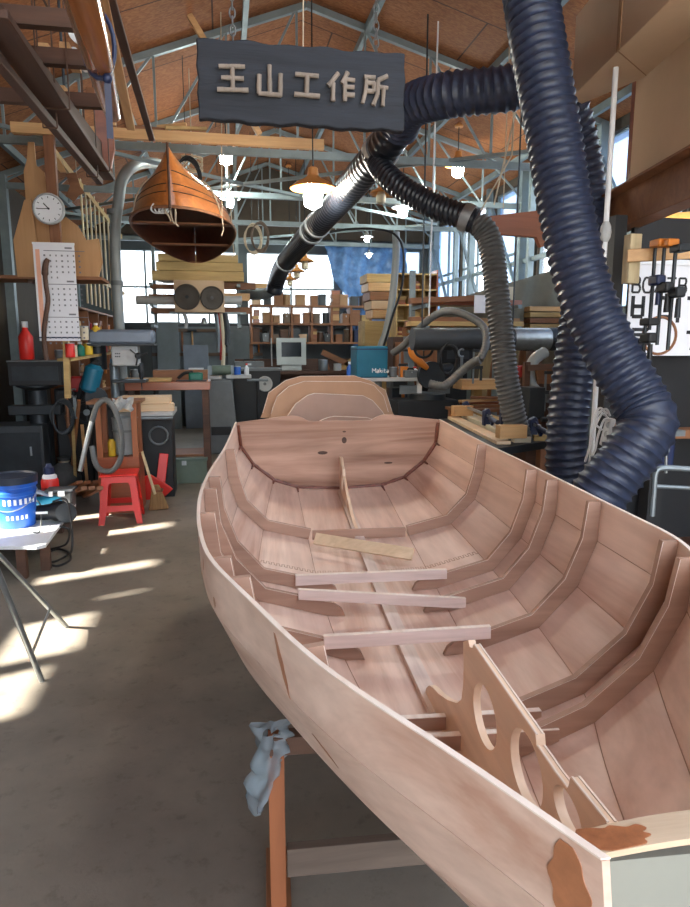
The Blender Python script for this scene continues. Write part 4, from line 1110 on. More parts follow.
cname = {'cardboard_dark': 'brown cardboard', 'cardboard': 'tan cardboard', 'cream': 'cream', 'red_dark': 'dark red', 'teal': 'teal', 'mid_grey': 'grey', 'yellow': 'yellow', 'white': 'white', 'brown': 'wooden', 'navy': 'navy', 'orange': 'orange', 'black': 'black', 'pine': 'pale wooden', 'dark_grey': 'dark grey', 'red': 'red', 'blue': 'blue', 'light_grey': 'light grey', 'green': 'green', 'steel': 'steel', 'galv': 'galvanised', 'brown_y': 'wooden', 'lumber': 'pale wooden', 'mahog': 'reddish wooden', 'machine': 'blue-grey', 'old_board': 'weathered', 'oak_dark': 'dark wooden', 'hose_grey': 'grey', 'cardboard_': 'tan'}
def item(kind, c_, w, d, h, mat, label, group=None, axis='x'):
    """small stored thing standing on c_"""
    c_ = V(c_)
    sx, sy = (w, d) if axis == 'x' else (d, w)
    if kind == 'box':
        r_ = thing('storage_box', label, 'box', c_, 0, group)
        part('body', MB().box((0, 0, h * 0.45), (sx, sy, h * 0.9)), mat, r_, bev=0.003)
        part('lid', MB().box((0, 0, h * 0.9), (sx * 1.04, sy * 1.04, h * 0.2)), mat, r_, bev=0.003)
    elif kind == 'tin':
        r_ = thing('paint_tin', label, 'tin', c_, 0, group); q = min(w, d) / 2
        part('body', MB().lathe([(q * 0.97, 0), (q, 0.006), (q, h * 0.93), (q * 0.97, h * 0.95)], n=18), mat, r_)
        part('lid', MB().lathe([(q * 1.03, h * 0.92), (q * 1.03, h * 0.98), (q * 0.85, h * 0.98), (q * 0.85, h * 0.95)], n=18), 'galv', r_, 'metal lid')
    elif kind == 'bottle':
        r_ = thing('bottle', label, 'bottle', c_, 0, group); q = min(w, d) / 2
        part('body', MB().lathe([(q * 0.9, 0), (q, 0.01), (q, h * 0.6), (q * 0.4, h * 0.78), (q * 0.35, h * 0.85)], n=16), mat, r_)
        part('cap', MB().lathe([(q * 0.45, h * 0.84), (q * 0.45, h), (q * 0.3, h)], n=12), 'white' if mat != 'white' else 'red', r_)
    elif kind == 'blocks':
        r_ = thing('offcut_stack', label, 'offcuts', c_, 0, group); z = 0
        k = 0
        while z < h - 0.01 and k < 6:
            hh = h / 4 * random.uniform(0.8, 1.2); part('offcut', MB().box((random.uniform(-.06, .06) * w, 0, z + hh / 2), (sx * random.uniform(.7, 1), sy * random.uniform(.7, 1), hh - 0.002)), random.choice(['brown', 'pine', 'lumber', 'mahog']), r_); z += hh; k += 1
    else:
        r_ = thing('tool_case', label, 'case', c_, 0, group)
        part('shell', MB().box((0, 0, h * 0.42), (sx, sy, h * 0.84)), mat, r_, bev=0.01)
        part('handle', MB().tube([V((-sx * 0.2, 0, h * 0.82)), V((-sx * 0.18, 0, h)), V((sx * 0.18, 0, h)), V((sx * 0.2, 0, h * 0.82))], 0.012, 6), 'black', r_)
        part('latch', MB().box((0, -sy / 2 - 0.004, h * 0.6), (sx * 0.12, 0.01, h * 0.15)), 'galv', r_)
    return r_
KN = {'box': 'box', 'tin': 'paint tin', 'bottle': 'bottle', 'blocks': 'stack of offcuts', 'case': 'tool case'}
levels = ['bottom', 'second', 'third', 'fourth', 'top inner']
for li in (1, 2, 3, 4):
    k = 0
    for b in range(ny):
        for j in range(2):
            yy = y0 + (y1 - y0) * (b + 0.3 + 0.42 * j) / ny
            kind = random.choice(['box', 'tin', 'box', 'blocks', 'bottle']); mat = random.choice(colr)
            w = (y1 - y0) / ny * 0.34; h = random.uniform(0.10, 0.17)
            item(kind, (SHX - 0.12, yy, zs[li] + 0.011), w, 0.14, h, mat, '%s %s, %s from near end, %s level of the left shelf' % (cname[mat] if kind != 'blocks' else 'mixed', KN[kind], ordn(k), ['', 'lowest filled', 'second', 'third', 'highest'][li]), 'things on the left shelf', 'y'); k += 1
# vertical grey pipe bending off at the top
pp = at(118, 300, 7.4)
pts = [V((pp.x, pp.y, 0.0)), V((pp.x, pp.y, 1.2)), V((pp.x, pp.y, 2.6)), at(119, 198, 7.4), at(123, 178, 7.4), at(134, 166, 7.5), at(152, 163, 7.9), at(172, 168, 8.6)]
vp = thing('duct_pipe', 'smooth grey vertical pipe with a swan-neck top at left', 'pipe', pts[0])
part('pipe', MB().tube(crom(pts, 8), 0.058, 18), 'pipe_grey', vp, world=True)
for z in (1.0, 2.2, 2.95): part('collar', MB().cyl((pp.x, pp.y, z), (pp.x, pp.y, z + 0.05), 0.066), 'mid_grey', vp, world=True)

# pillar drill
dp = at(125, 350, 6.95)
dr = thing('pillar_drill', 'blue-grey pillar drill with a broad belt cover at left', 'drill press', (dp.x, dp.y, 0))
w0 = at(91, 338, 6.95); w1 = at(154, 338, 6.95); zc_ = w0.z
part('belt_cover', MB().box(((w0.x + w1.x) / 2, dp.y, zc_ + 0.01), (w1.x - w0.x, 0.30, 0.15)), 'machine', dr, world=True, bev=0.03)
part('cover_lip', MB().box(((w0.x + w1.x) / 2, dp.y, zc_ - 0.07), (w1.x - w0.x + 0.02, 0.31, 0.025)), 'dark_grey', dr, world=True, bev=0.006)
h0 = at(112, 365, 6.95); h1 = at(140, 345, 6.95)
part('head', MB().box(((h0.x + h1.x) / 2, dp.y, h0.z + 0.10), (0.27, 0.2, 0.22)), 'light_grey', dr, world=True, bev=0.02)
mo = at(98, 358, 6.95); part('motor', MB().cyl(V((mo.x, mo.y + 0.02, mo.z - 0.12)), V((mo.x, mo.y + 0.02, mo.z + 0.12)), 0.085, n=20), 'iron', dr, world=True)
kb = at(138, 356, 6.85); part('feed_knob', MB().lathe([(0.03, 0), (0.034, 0.02), (0.02, 0.04)], V((kb.x, dp.y - 0.10, kb.z)), 16, (0, -1, 0)), 'black', dr, world=True)
ch = at(143, 378, 6.95); qx = ch.x
part('quill', MB().lathe([(0.03, 0.02), (0.03, -0.08), (0.022, -0.09), (0.022, -0.13), (0.014, -0.16), (0.006, -0.165), (0.006, -0.26)], V((qx - 0.02, dp.y, h0.z)), 16), 'iron', dr, world=True)
co = at(113, 360, 6.95); part('column', MB().cyl((co.x, dp.y + 0.05, 0.95), (co.x, dp.y + 0.05, h0.z + 0.02), 0.045, n=20), 'steel', dr, world=True)
part('work_table', MB().box((co.x + 0.17, dp.y, 1.18), (0.34, 0.3, 0.03)), 'iron', dr, world=True, bev=0.004)
part('base', MB().box((co.x + 0.1, dp.y + 0.03, 0.93), (0.5, 0.36, 0.05)), 'iron', dr, world=True, bev=0.006)
part('stand', MB().box((co.x + 0.05, dp.y + 0.03, 0.45), (0.30, 0.26, 0.9)), 'dark_grey', dr, world=True, bev=0.01)
m = MB()
for i, (x, z) in enumerate(((0.012, 0.14), (0.03, 0.14), (0.05, 0.14), (0.012, 0.11), (0.03, 0.11), (0.05, 0.11))): m.box((h0.x + 0.05 + x, dp.y - 0.102, h0.z + z - 0.02), (0.012, 0.006, 0.012))
part('switch', m, 'ink', dr, world=True)
for ang in (0.3, 2.4, 4.5): 
    c_ = V((kb.x, dp.y - 0.13, kb.z)); part('feed_handle', MB().bar(c_, c_ + V((0.10 * math.cos(ang), -0.02, 0.10 * math.sin(ang))), 0.012, 0.012), 'black', dr, world=True)

# table with boards just in front of the drill (grey saw table)
t0, t1 = at(116, 412, 6.35), at(170, 412, 6.35)
tz = t0.z + 0.0
ws = thing('saw_table', 'grey cast saw table carrying pale boards in front of the pillar drill', 'saw', ((t0.x + t1.x) / 2, t0.y + 0.25, 0))
tx, ty, tw = (t0.x + t1.x) / 2, t0.y + 0.28, t1.x - t0.x + 0.04
part('top', MB().box((tx, ty, tz - 0.03), (tw, 0.6, 0.05)), 'light_grey', ws, world=True, bev=0.005)
part('cabinet', MB().box((tx + 0.10, ty + 0.08, (tz - 0.06) / 2), (0.30, 0.36, tz - 0.06)), 'black', ws, world=True, bev=0.01)
part('fence_rail', MB().cyl((tx - tw / 2, ty - 0.33, tz - 0.06), (tx + tw / 2, ty - 0.33, tz - 0.06), 0.02), 'steel', ws, world=True)
hw_ = V((tx + 0.12, ty - 0.12, tz - 0.26)); part('hand_wheel', MB().tube([hw_ + V((0.09 * math.cos(t), -0.03, 0.09 * math.sin(t))) for t in [2 * PI * i / 20 for i in range(21)]], 0.012, 6), 'steel', ws, world=True)
for i, (dx, dy, w, z) in enumerate(((0.03, -0.20, 0.56, 0), (0.02, -0.07, 0.54, 0), (0.0, 0.08, 0.5, 0), (0.02, -0.15, 0.5, 1), (0.03, 0.0, 0.48, 1))):
    solo('sawn_board', MB().box((tx + dx - 0.02, ty + dy, tz - 0.005 + 0.037 + z * 0.072), (w, 0.11, 0.07)), 'pale_x', 'pale sawn board on the grey saw table, %s' % ['front one of the lower layer', 'middle one of the lower layer', 'rear one of the lower layer', 'front one of the upper layer', 'rear one of the upper layer'][i], 'board', 'boards on the saw table', bev=0.003)
# long brown workbench behind
a, b = at(126, 390, 7.3), at(210, 386, 7.3); z = (a.z + b.z) / 2
wb = thing('workbench', 'brown topped workbench behind the saw table at left', 'workbench', ((a.x + b.x) / 2, a.y + 0.3, 0))
bx = (a.x + b.x) / 2; bw = b.x - a.x; by = (a.y + b.y) / 2 + 0.3
part('top', MB().box((bx, by, z + 0.02), (bw, 0.62, 0.09)), 'mahog', wb, world=True, bev=0.004)
for sx in (-1, 1):
    for sy in (-1, 1): part('leg', MB().box((bx + sx * (bw / 2 - 0.06), by + sy * 0.25, (z - 0.025) / 2), (0.07, 0.07, z - 0.025)), 'oak_dark', wb, world=True, bev=0.003)
part('lower_shelf', MB().box((bx, by, 0.3), (bw - 0.1, 0.5, 0.03)), 'brown', wb, world=True)
zt = z + 0.066
solo('timber_block', MB().box((bx + 0.12, by + 0.1, zt + 0.06), (0.62, 0.12, 0.12)), 'brown', 'thick brown timber block on the brown workbench', 'timber', bev=0.003)
pln = thing('hand_plane', 'green bodied electric planer lying on the brown workbench', 'power tool', (bx + 0.30, by - 0.10, zt))
part('body', MB().box((0, 0, 0.05), (0.16, 0.09, 0.09)), 'green', pln, bev=0.02); part('sole', MB().box((-0.05, 0, 0.006), (0.34, 0.09, 0.012)), 'iron', pln); part('handle', MB().tube(crom([V((-0.20, 0, 0.03)), V((-0.12, 0, 0.09)), V((-0.03, 0, 0.10))], 6), 0.018, 8), 'black', pln)
solo('plank_piece', MB().box((bx - 0.22, by - 0.12, zt + 0.02), (0.5, 0.14, 0.04)), 'lumber', 'pale plank piece at the left end of the brown workbench', 'plank', bev=0.003)
item('tin', (bx - 0.4, by + 0.15, zt), 0.1, 0.1, 0.13, 'mid_grey', 'grey paint tin behind the plank piece on the brown workbench')
# jointer / planer with white-topped bench beyond
a, b = at(196, 378, 9.2), at(252, 378, 9.2); z = a.z
jt = thing('jointer', 'grey jointer with a long bright table near the middle of the left bay', 'machine', ((a.x + b.x) / 2, a.y + 0.2, 0))
jx, jy, jw = (a.x + b.x) / 2, a.y + 0.2, b.x - a.x
part('infeed_table', MB().box((jx - jw * 0.27, jy, z), (jw * 0.46, 0.3, 0.05)), 'light_grey', jt, world=True, bev=0.004)
part('outfeed_table', MB().box((jx + jw * 0.27, jy, z + 0.01), (jw * 0.46, 0.3, 0.05)), 'light_grey', jt, world=True, bev=0.004)
part('fence', MB().box((jx, jy + 0.13, z + 0.09), (jw * 0.6, 0.03, 0.13)), 'steel', jt, world=True)
part('motor', MB().cyl((jx - 0.16, jy - 0.02, z + 0.10), (jx + 0.1, jy - 0.02, z + 0.10), 0.07), 'machine_green', jt, world=True)
part('base', MB().prism([(-0.28, 0), (0.24, 0), (0.16, z - 0.03), (-0.2, z - 0.03)], (jx - 0.05, jy - 0.15, 0), X3, Z3, V((0, 0.32, 0))), 'mid_grey', jt, world=True, bev=0.02)
part('motor_recess', MB().box((jx - 0.06, jy - 0.16, 0.34), (0.28, 0.02, 0.12)), 'black', jt, world=True)
for x, l in ((0.34, 'front'), (0.46, 'rear')):
    pass
r_ = thing('roller_stand', 'thin black roller stand at the right end of the jointer', 'stand', (jx + jw * 0.62, jy - 0.05, 0))
part('post', MB().cyl((0, 0, 0.02), (0, 0, z - 0.06), 0.025), 'black', r_); part('roller', MB().cyl((-0.15, 0, z - 0.045), (0.15, 0, z - 0.045), 0.02), 'steel', r_)
part('foot', MB().box((0, 0, 0.02), (0.4, 0.06, 0.04)), 'black', r_); part('foot', MB().box((0, 0, 0.02), (0.06, 0.4, 0.04)), 'black', r_)
jt_z = z + 0.035
# box frame cabinet with vacuum hose
a, b = at(98, 478, 5.9), at(135, 400, 5.9)
kx0, kx1, ky = a.x, b.x, a.y + 0.18
kz1 = at(110, 404, 5.9).z
kb_ = thing('open_cabinet', 'reddish open wooden cabinet behind the red stool', 'cabinet', ((kx0 + kx1) / 2, ky, 0))
kzm = at(110, 458, 5.9).z
part('lower_box', MB().box(((kx0 + kx1) / 2, ky, kzm / 2), (kx1 - kx0, 0.36, kzm)), 'mahog', kb_, world=True, bev=0.003)
for x in (kx0 + 0.03, kx1 - 0.03):
    for y in (-0.15, 0.15): part('post', MB().box((x, ky + y, (kzm + kz1) / 2), (0.05, 0.05, kz1 - kzm)), 'post_orange', kb_, world=True)
part('top', MB().box(((kx0 + kx1) / 2 - 0.01, ky, kz1 + 0.01), (kx1 - kx0 + 0.1, 0.4, 0.025)), 'brown', kb_, world=True)
r_ = thing('clear_bin', 'grey plastic bin inside the reddish open cabinet', 'bin', ((kx0 + kx1) / 2 + 0.05, ky, kzm))
part('body', MB().lathe([(0.085, 0), (0.10, 0.01), (0.115, 0.34), (0.12, 0.35), (0.108, 0.35), (0.09, 0.03)], n=22), 'pipe_grey', r_); part('band', MB().lathe([(0.112, 0.22), (0.117, 0.23), (0.112, 0.24)], n=22, caps=False), 'mid_grey', r_)
r_ = thing('yellow_can', 'small yellow can inside the open cabinet beside the bin', 'can', (kx0 + 0.12, ky - 0.08, kzm))
part('body', MB().lathe([(0.03, 0), (0.035, 0.008), (0.035, 0.13), (0.02, 0.16)], n=16), 'yellow', r_); part('cap', MB().cyl((0, 0, 0.155), (0, 0, 0.185), 0.018), 'black', r_)
vpts = [(84, 470, 5.55), (88, 450, 5.55), (93, 420, 5.55), (100, 402, 5.55), (110, 402, 5.55), (118, 420, 5.55), (122, 445, 5.58), (118, 466, 5.6), (108, 472, 5.6), (98, 468, 5.6)]
vh = thing('vacuum_hose', 'grey vacuum hose with a metal wand looped over the open cabinet', 'hose', at(84, 476, 5.55))
part('wand', MB().tube(P([(80, 471, 5.5), (86, 445, 5.52), (92, 420, 5.55)]), 0.021, 12), 'galv', vh, 'bright metal wand', world=True)
part('hose', MB().hose(P([(92, 421, 5.55), (97, 406, 5.55), (106, 400, 5.55), (115, 410, 5.55), (121, 432, 5.57), (121, 456, 5.6), (113, 470, 5.6), (101, 470, 5.6), (95, 462, 5.62), (92, 446, 5.65)]), 0.027, 0.02, 12, 0.14, per=3), 'vac_hose', vh, world=True)
solo('plastic_sheet', MB().grid([[at(112 + 3 * j + 1.2 * math.sin(i * 2.0 + j), 398 + 3 * i + 2.0 * math.sin(j * 1.7 + i), 5.72 + 0.03 * math.sin(i + j * 1.3)) for j in range(8)] for i in range(5)]), 'light_grey', 'crumpled pale plastic sheet on top of the open cabinet', 'sheet')

# red plastic stool
sp_ = gz(121, 524, 0); srot = -YAW * 0.2
stool = thing('plastic_stool', 'red plastic stool standing on the floor by the broom', 'stool', (sp_.x - 0.01, sp_.y + 0.16, 0), 0.06)
SHt = 0.44; w0, w1 = 0.14, 0.185
m = MB().box((0, 0, SHt - 0.012), (0.32, 0.30, 0.024))
part('seat', m, 'red', stool, bev=0.011)
def apron(side):
    """one side wall with an arched opening running into the two legs"""
    pts = [(-w0, SHt - 0.015), (w0, SHt - 0.015), (w1, 0), (w1 - 0.05, 0), (w1 - 0.068, 0.10), (w1 - 0.075, 0.115), (-w1 + 0.075, 0.115), (-w1 + 0.068, 0.10), (-w1 + 0.05, 0), (-w1, 0)]
    hole = [(-0.105, 0.165), (0.105, 0.165), (0.09, 0.34), (0.075, 0.365), (-0.075, 0.365), (-0.09, 0.34)]
    m = MB().holed(pts, [hole], (0, 0, 0), X3, Z3, V((0, 0.008, 0)))
    out = []
    for p in m.v:
        y = -(w0 + (w1 - w0) * (1 - p.z / SHt)) + p.y + 0.006
        q = V((p.x, y, p.z)); out.append(Matrix.Rotation(side * PI / 2, 3, 'Z') @ q)
    m.v = out; return m
for s_ in range(4): part('side_panel', apron(s_), 'red', stool, bev=0.002)
# broom, dustpan, brown carton and chest behind the stool
bx0, bx1 = at(133, 452, 5.95), gz(158, 511, 0.0)
bm0 = thing('broom', 'straw broom leaning beside the red stool', 'broom', gz(158, 510, 0))
top_ = at(142, 452, 5.95); nk = at(155, 494, 5.75)
part('handle', MB().tube([top_, top_.lerp(nk, 0.5), nk], 0.013, 10), 'pale_z', bm0, world=True)
part('bristles', MB().prism([(-0.025, 0.24), (0.025, 0.24), (0.05, 0.18), (0.11, 0.01), (-0.075, 0.0), (-0.045, 0.17)], bm0.location + V((-0.01, -0.02, 0.0)), X3, Z3, V((0, 0.07, 0))), 'straw', bm0, world=True, bev=0.008)
part('binding', MB().box(bm0.location + V((0.0, 0.015, 0.19)), (0.105, 0.078, 0.02)), 'brown', bm0, world=True)
dpn = thing('dustpan', 'red plastic dustpan standing against the carton behind the broom', 'dustpan', gz(157, 500, 0))
L_ = dpn.location
part('pan', MB().prism([(-0.16, 0.03), (-0.13, 0.0), (0.05, 0.0), (0.16, 0.10), (0.13, 0.13), (-0.05, 0.26), (-0.13, 0.24)], L_ + V((0, 0.02, 0)), X3, Z3, V((0, 0.03, 0))), 'red', dpn, world=True, bev=0.008)
part('handle', MB().bar(L_ + V((0.03, 0.04, 0.1)), L_ + V((0.08, 0.10, 0.46)), 0.09, 0.02, up=(0, 1, 0)), 'red', dpn, world=True, bev=0.006)
ct = gz(148, 496, 0)
r_ = thing('carton', 'brown cardboard carton on the floor behind the dustpan', 'box', (ct.x - 0.02, ct.y + 0.42, 0))
part('body', MB().box((0, 0, 0.19), (0.42, 0.34, 0.38)), 'cardboard_dark', r_, bev=0.004); part('flap', MB().box((0, -0.12, 0.386), (0.42, 0.10, 0.008)), 'cardboard_dark', r_); part('flap', MB().box((0, 0.12, 0.386), (0.42, 0.10, 0.008)), 'cardboard_dark', r_)
cloth = MB().grid([[V((ct.x - 0.2 + 0.06 * i, ct.y + 0.3 + 0.05 * j, 0.40 + 0.03 * math.sin(i * 1.5) * math.cos(j) + 0.02 * math.sin(j * 2 + i))) for i in range(7)] for j in range(6)])
solo('blue_rag', cloth, 'navy', 'crumpled dark blue rag on the brown carton', 'rag')
r_ = thing('storage_chest', 'dull green chest on the floor left of the dinghy stern', 'chest', gz(178, 492, 0) + V((0.05, 0.6, 0)))
part('body', MB().box((0, 0, 0.13), (0.5, 0.35, 0.26)), 'machine_green', r_, bev=0.006); part('lid', MB().box((0, 0, 0.275), (0.52, 0.37, 0.03)), 'machine_green', r_, bev=0.004); part('latch', MB().box((0, -0.19, 0.24), (0.05, 0.015, 0.05)), 'galv', r_)

# dark machines at the far left: grey steel chest, black box, heap of parts
a, b = at(10, 478, 6.6), at(50, 425, 6.6)
r_ = thing('steel_cabinet', 'dark grey steel cabinet at the left edge below the black box', 'cabinet', ((a.x + b.x) / 2 - 0.12, a.y + 0.10, 0))
wz = b.z
part('body', MB().box((0, 0, wz / 2), (0.55, 0.45, wz)), 'dark_grey', r_, bev=0.006); part('door', MB().box((0.02, -0.228, wz * 0.55), (0.46, 0.012, wz * 0.72)), 'iron', r_, bev=0.004); part('handle', MB().cyl((0.16, -0.245, wz * 0.6), (0.16, -0.245, wz * 0.72), 0.01), 'galv', r_)
a, b = at(8, 386, 6.5), at(58, 362, 6.5)
r_ = thing('black_speaker_box', 'black flat box standing high at the left edge under the calendar', 'box', ((a.x + b.x) / 2, a.y + 0.2, a.z))
h = b.z - a.z
part('shell', MB().box((0, 0, h / 2), (b.x - a.x, 0.34, h)), 'black', r_, bev=0.006); part('front_panel', MB().box((0, -0.172, h / 2), ((b.x - a.x) * 0.86, 0.008, h * 0.6)), 'iron', r_)
part('top_edge', MB().box((0, 0, h + 0.006), ((b.x - a.x) * 1.02, 0.36, 0.012)), 'mid_grey', r_)
r_ = thing('machine_stand', 'dark cast machine stand under the black box at the left edge', 'stand', ((a.x + b.x) / 2, a.y + 0.25, wz))
for o_ in [r_]:
    o_.location = ((a.x + b.x) / 2 - 0.05, a.y + 0.25, 0)
    part('column', MB().lathe([(0.2, 0), (0.2, 0.05), (0.10, 0.2), (0.09, a.z - 0.06), (0.2, a.z - 0.02), (0.2, a.z)], n=20), 'iron', r_)
    part('arm', MB().box((0.0, -0.1, a.z * 0.78), (0.5, 0.12, 0.10)), 'iron', r_, bev=0.01)
# red can and pots on top of the black box
item('bottle', at(24, 361, 6.6) + V((0, 0.12, 0.012)), 0.14, 0.14, 0.38, 'red', 'red canister at the far left above the black box')
item('tin', at(50, 360, 6.6) + V((0.06, 0.12, 0.012)), 0.08, 0.08, 0.09, 'mid_grey', 'small grey tin on the black box under the calendar')
heap = thing('bandsaw', 'dark machine with blue motor and red guard in the shadow beside the open cabinet', 'machine', at(78, 470, 7.0))
hb = V((heap.location.x, heap.location.y, 0)); heap.location = hb
bl_ = at(92, 392, 6.1)
part('body', MB().box((hb.x, hb.y + 0.1, 0.55), (0.36, 0.3, 1.1)), 'black', heap, world=True, bev=0.02)
part('motor', MB().lathe([(0.06, -0.15), (0.09, -0.12), (0.09, 0.10), (0.05, 0.14)], at(92, 378, 6.7), 18, (0.3, 0, 1)), 'teal', heap, world=True)
part('guard', MB().box(at(78, 384, 6.8), (0.14, 0.1, 0.16)), 'red_dark', heap, world=True, bev=0.02)
part('wheel', MB().cyl(at(97, 398, 6.7), at(97, 398, 6.7) + V((0, -0.04, 0)), 0.11, n=24), 'iron', heap, world=True)
part('arm', MB().tube(crom(P([(78, 400, 6.8), (84, 380, 6.75), (92, 366, 6.7), (100, 362, 6.7)]), 6), 0.03, 10), 'iron', heap, world=True)
# tools hanging and lying around the shadowed corner
for i, (px, py, d, mat, kind, l) in enumerate(((70, 352, 6.3, 'red', 'tin', 'red tin on the shelf edge right of the calendar'), (66, 330, 6.5, 'navy', 'bottle', 'navy bottle just right of the calendar edge'),
        (84, 335, 6.6, 'cream', 'tin', 'cream tin in front of the left shelf'), (96, 332, 6.8, 'yellow', 'bottle', 'yellow bottle in front of the left shelf'))):
    p = at(px, py, d); item(kind, (p.x, p.y, p.z - 0.05), 0.09, 0.09, 0.14, mat, l)
p0, p1 = at(58, 358, 6.4), at(104, 350, 6.8)
sb = thing('narrow_shelf', 'narrow pale wooden shelf bracketed in the corner right of the black box', 'shelf', (p0.x, p0.y, p0.z - 0.25))
zz_ = min(at(70, 352, 6.3).z, at(66, 330, 6.5).z) - 0.05
part('upright', MB().bar(at(68, 398, 6.3), at(66, 340, 6.3), 0.06, 0.05), 'lumber', sb, world=True)
part('board', MB().bar(at(64, 360, 6.3), at(112, 352, 7.3), 0.14, 0.025), 'lumber', sb, world=True)
solo('scrap_pile', (lambda m: [m.bar(gz(60 + 5 * i, 492 + 2 * (i % 3), 0.05 + 0.03 * (i % 3)), gz(80 + 4 * i, 482 + 3 * ((i * 2) % 4), 0.3 + 0.05 * (i % 2)), 0.05, 0.03) for i in range(7)] and m)(MB()), 'brown', 'pile of dark offcuts heaped in the shadow left of the open cabinet', 'offcuts')['kind'] = 'stuff'

# ------------------------------------------------------------------ low bench with bucket and tools in the sun at the left edge
LBZ = 0.23; lb0 = gz(40, 546, LBZ)
lb = thing('low_bench', 'low bench with white top standing in the sun at the left edge', 'bench', (lb0.x - 0.5, lb0.y + 0.6, 0))
e0, e1, e2, e3 = gz(41, 546, LBZ), gz(76, 502, LBZ), gz(-80, 546, LBZ), gz(-60, 502, LBZ)
part('top', MB().prism([(e2.x, e2.y), (e0.x - 0.03, e0.y), (e0.x + 0.02, e0.y + 0.04), (e1.x + 0.01, e1.y - 0.05), (e1.x - 0.04, e1.y), (e3.x, e3.y)], (0, 0, LBZ - 0.025), X3, Y3, V((0, 0, 0.025))), 'white', lb, world=True, bev=0.003)
for x, y in ((e0.x - 0.14, e0.y + 0.05), (e0.x - 0.03, e0.y + 0.20), (e1.x - 0.12, e1.y - 0.12), (e2.x + 0.1, e2.y + 0.1), (e3.x + 0.1, e3.y - 0.1)):
    part('leg', MB().box((x, y, (LBZ - 0.025) / 2), (0.06, 0.05, LBZ - 0.025)), 'oak_dark', lb, world=True)
def onb(px, py): return gz(px, py, LBZ)
bk_ = onb(12, 530); r_ = thing('bucket', 'blue plastic bucket with dark lid and white lettering on the low bench', 'bucket', bk_ + V((-0.01, 0.14, 0)))
part('pail', MB().lathe([(0.13, 0), (0.135, 0.005), (0.152, 0.24), (0.16, 0.245), (0.16, 0.27), (0.152, 0.275), (0.154, 0.30), (0.165, 0.305), (0.165, 0.33), (0.155, 0.335)], n=36), 'blue', r_)
part('lid', MB().lathe([(0.168, 0.33), (0.17, 0.38), (0.155, 0.385), (0.15, 0.37)], n=36), 'blue_lid', r_)
part('handle', MB().tube([V((0.165 * math.cos(t), -0.165 * abs(math.sin(t)) * 1.0 - 0.0, 0.27 - 0.13 * math.sin(t))) for t in [PI * i / 16 for i in range(17)]], 0.004, 6), 'galv', r_)
m = MB()
for i in range(7):
    t = R(-100 + i * 14); rr = 0.1475
    for z in (0.20,): m.bar((rr * math.cos(t), rr * math.sin(t), z - 0.02), (1.006 * rr * math.cos(t), 1.006 * rr * math.sin(t), z + 0.022), 0.018, 0.004, up=(math.cos(t), math.sin(t), 0))
for i in range(5):
    t = R(-95 + i * 13); rr = 0.1405; m.bar((rr * math.cos(t), rr * math.sin(t), 0.07), (1.01 * rr * math.cos(t), 1.01 * rr * math.sin(t), 0.10), 0.016, 0.004, up=(math.cos(t), math.sin(t), 0))
part('lettering', m, 'white', r_)['kind'] = 'stuff'
rb = onb(50, 505); r_ = thing('spray_bottle', 'red bottle with white shoulder and dark cap on the low bench', 'bottle', rb + V((0, 0.05, 0)))
part('body', MB().lathe([(0.065, 0), (0.07, 0.01), (0.07, 0.20), (0.06, 0.22)], n=24), 'red', r_); part('shoulder', MB().lathe([(0.06, 0.22), (0.055, 0.245), (0.038, 0.26)], n=24), 'white', r_); part('cap', MB().lathe([(0.042, 0.255), (0.042, 0.31), (0.025, 0.325), (0.02, 0.345)], n=20), 'navy', r_)
part('label', MB().lathe([(0.0708, 0.07), (0.0708, 0.15)], n=24, caps=False), 'red_dark', r_)
tb = onb(45, 510); r_ = thing('planer', 'teal bodied power tool lying between bucket and red bottle', 'power tool', tb + V((0, 0.02, 0)))
part('body', MB().lathe([(0.03, -0.14), (0.05, -0.12), (0.055, 0.08), (0.04, 0.13)], V((0, 0, 0.06)), 18, (1, 0.15, 0.02)), 'teal', r_); part('grip', MB().tube(crom([V((-0.13, 0, 0.07)), V((-0.16, 0, 0.13)), V((-0.05, 0.0, 0.15)), V((0.03, 0, 0.11))], 6), 0.018, 8), 'machine', r_); part('sole', MB().box((0, 0, 0.008), (0.26, 0.10, 0.016)), 'iron', r_)
gb = onb(46, 524); r_ = thing('angle_grinder', 'black power tool with coiled cable at the front of the low bench', 'power tool', gb + V((0.0, 0.07, 0)))
part('body', MB().lathe([(0.04, -0.15), (0.055, -0.12), (0.06, 0.02), (0.075, 0.05), (0.075, 0.12), (0.05, 0.14)], V((0.0, 0.0, 0.075)), 20, (1, 0.05, 0.05)), 'black', r_); part('gear_head', MB().lathe([(0.05, -0.05), (0.06, 0.0), (0.05, 0.06)], V((0.14, 0, 0.08)), 18, (0, -1, 0)), 'steel', r_)
part('lettering', MB().box((-0.03, -0.0605, 0.085), (0.09, 0.003, 0.018)), 'white', r_)
part('disc_guard', MB().cyl((0.15, -0.07, 0.08), (0.15, -0.085, 0.08), 0.075, n=24), 'iron', r_)
bg_ = onb(61, 508); r_ = thing('dust_box', 'clear grey plastic tool box right of the red bottle on the low bench', 'box', bg_ + V((0.0, 0.04, 0)))
part('body', MB().box((0, 0, 0.07), (0.2, 0.15, 0.14)), 'hose_grey', r_, bev=0.02); part('lid', MB().box((0, 0, 0.15), (0.22, 0.16, 0.018)), 'dark_grey', r_, bev=0.004); part('clip', MB().box((0.02, -0.085, 0.13), (0.05, 0.012, 0.04)), 'light_grey', r_); part('clip', MB().box((-0.06, -0.085, 0.13), (0.03, 0.012, 0.04)), 'light_grey', r_)
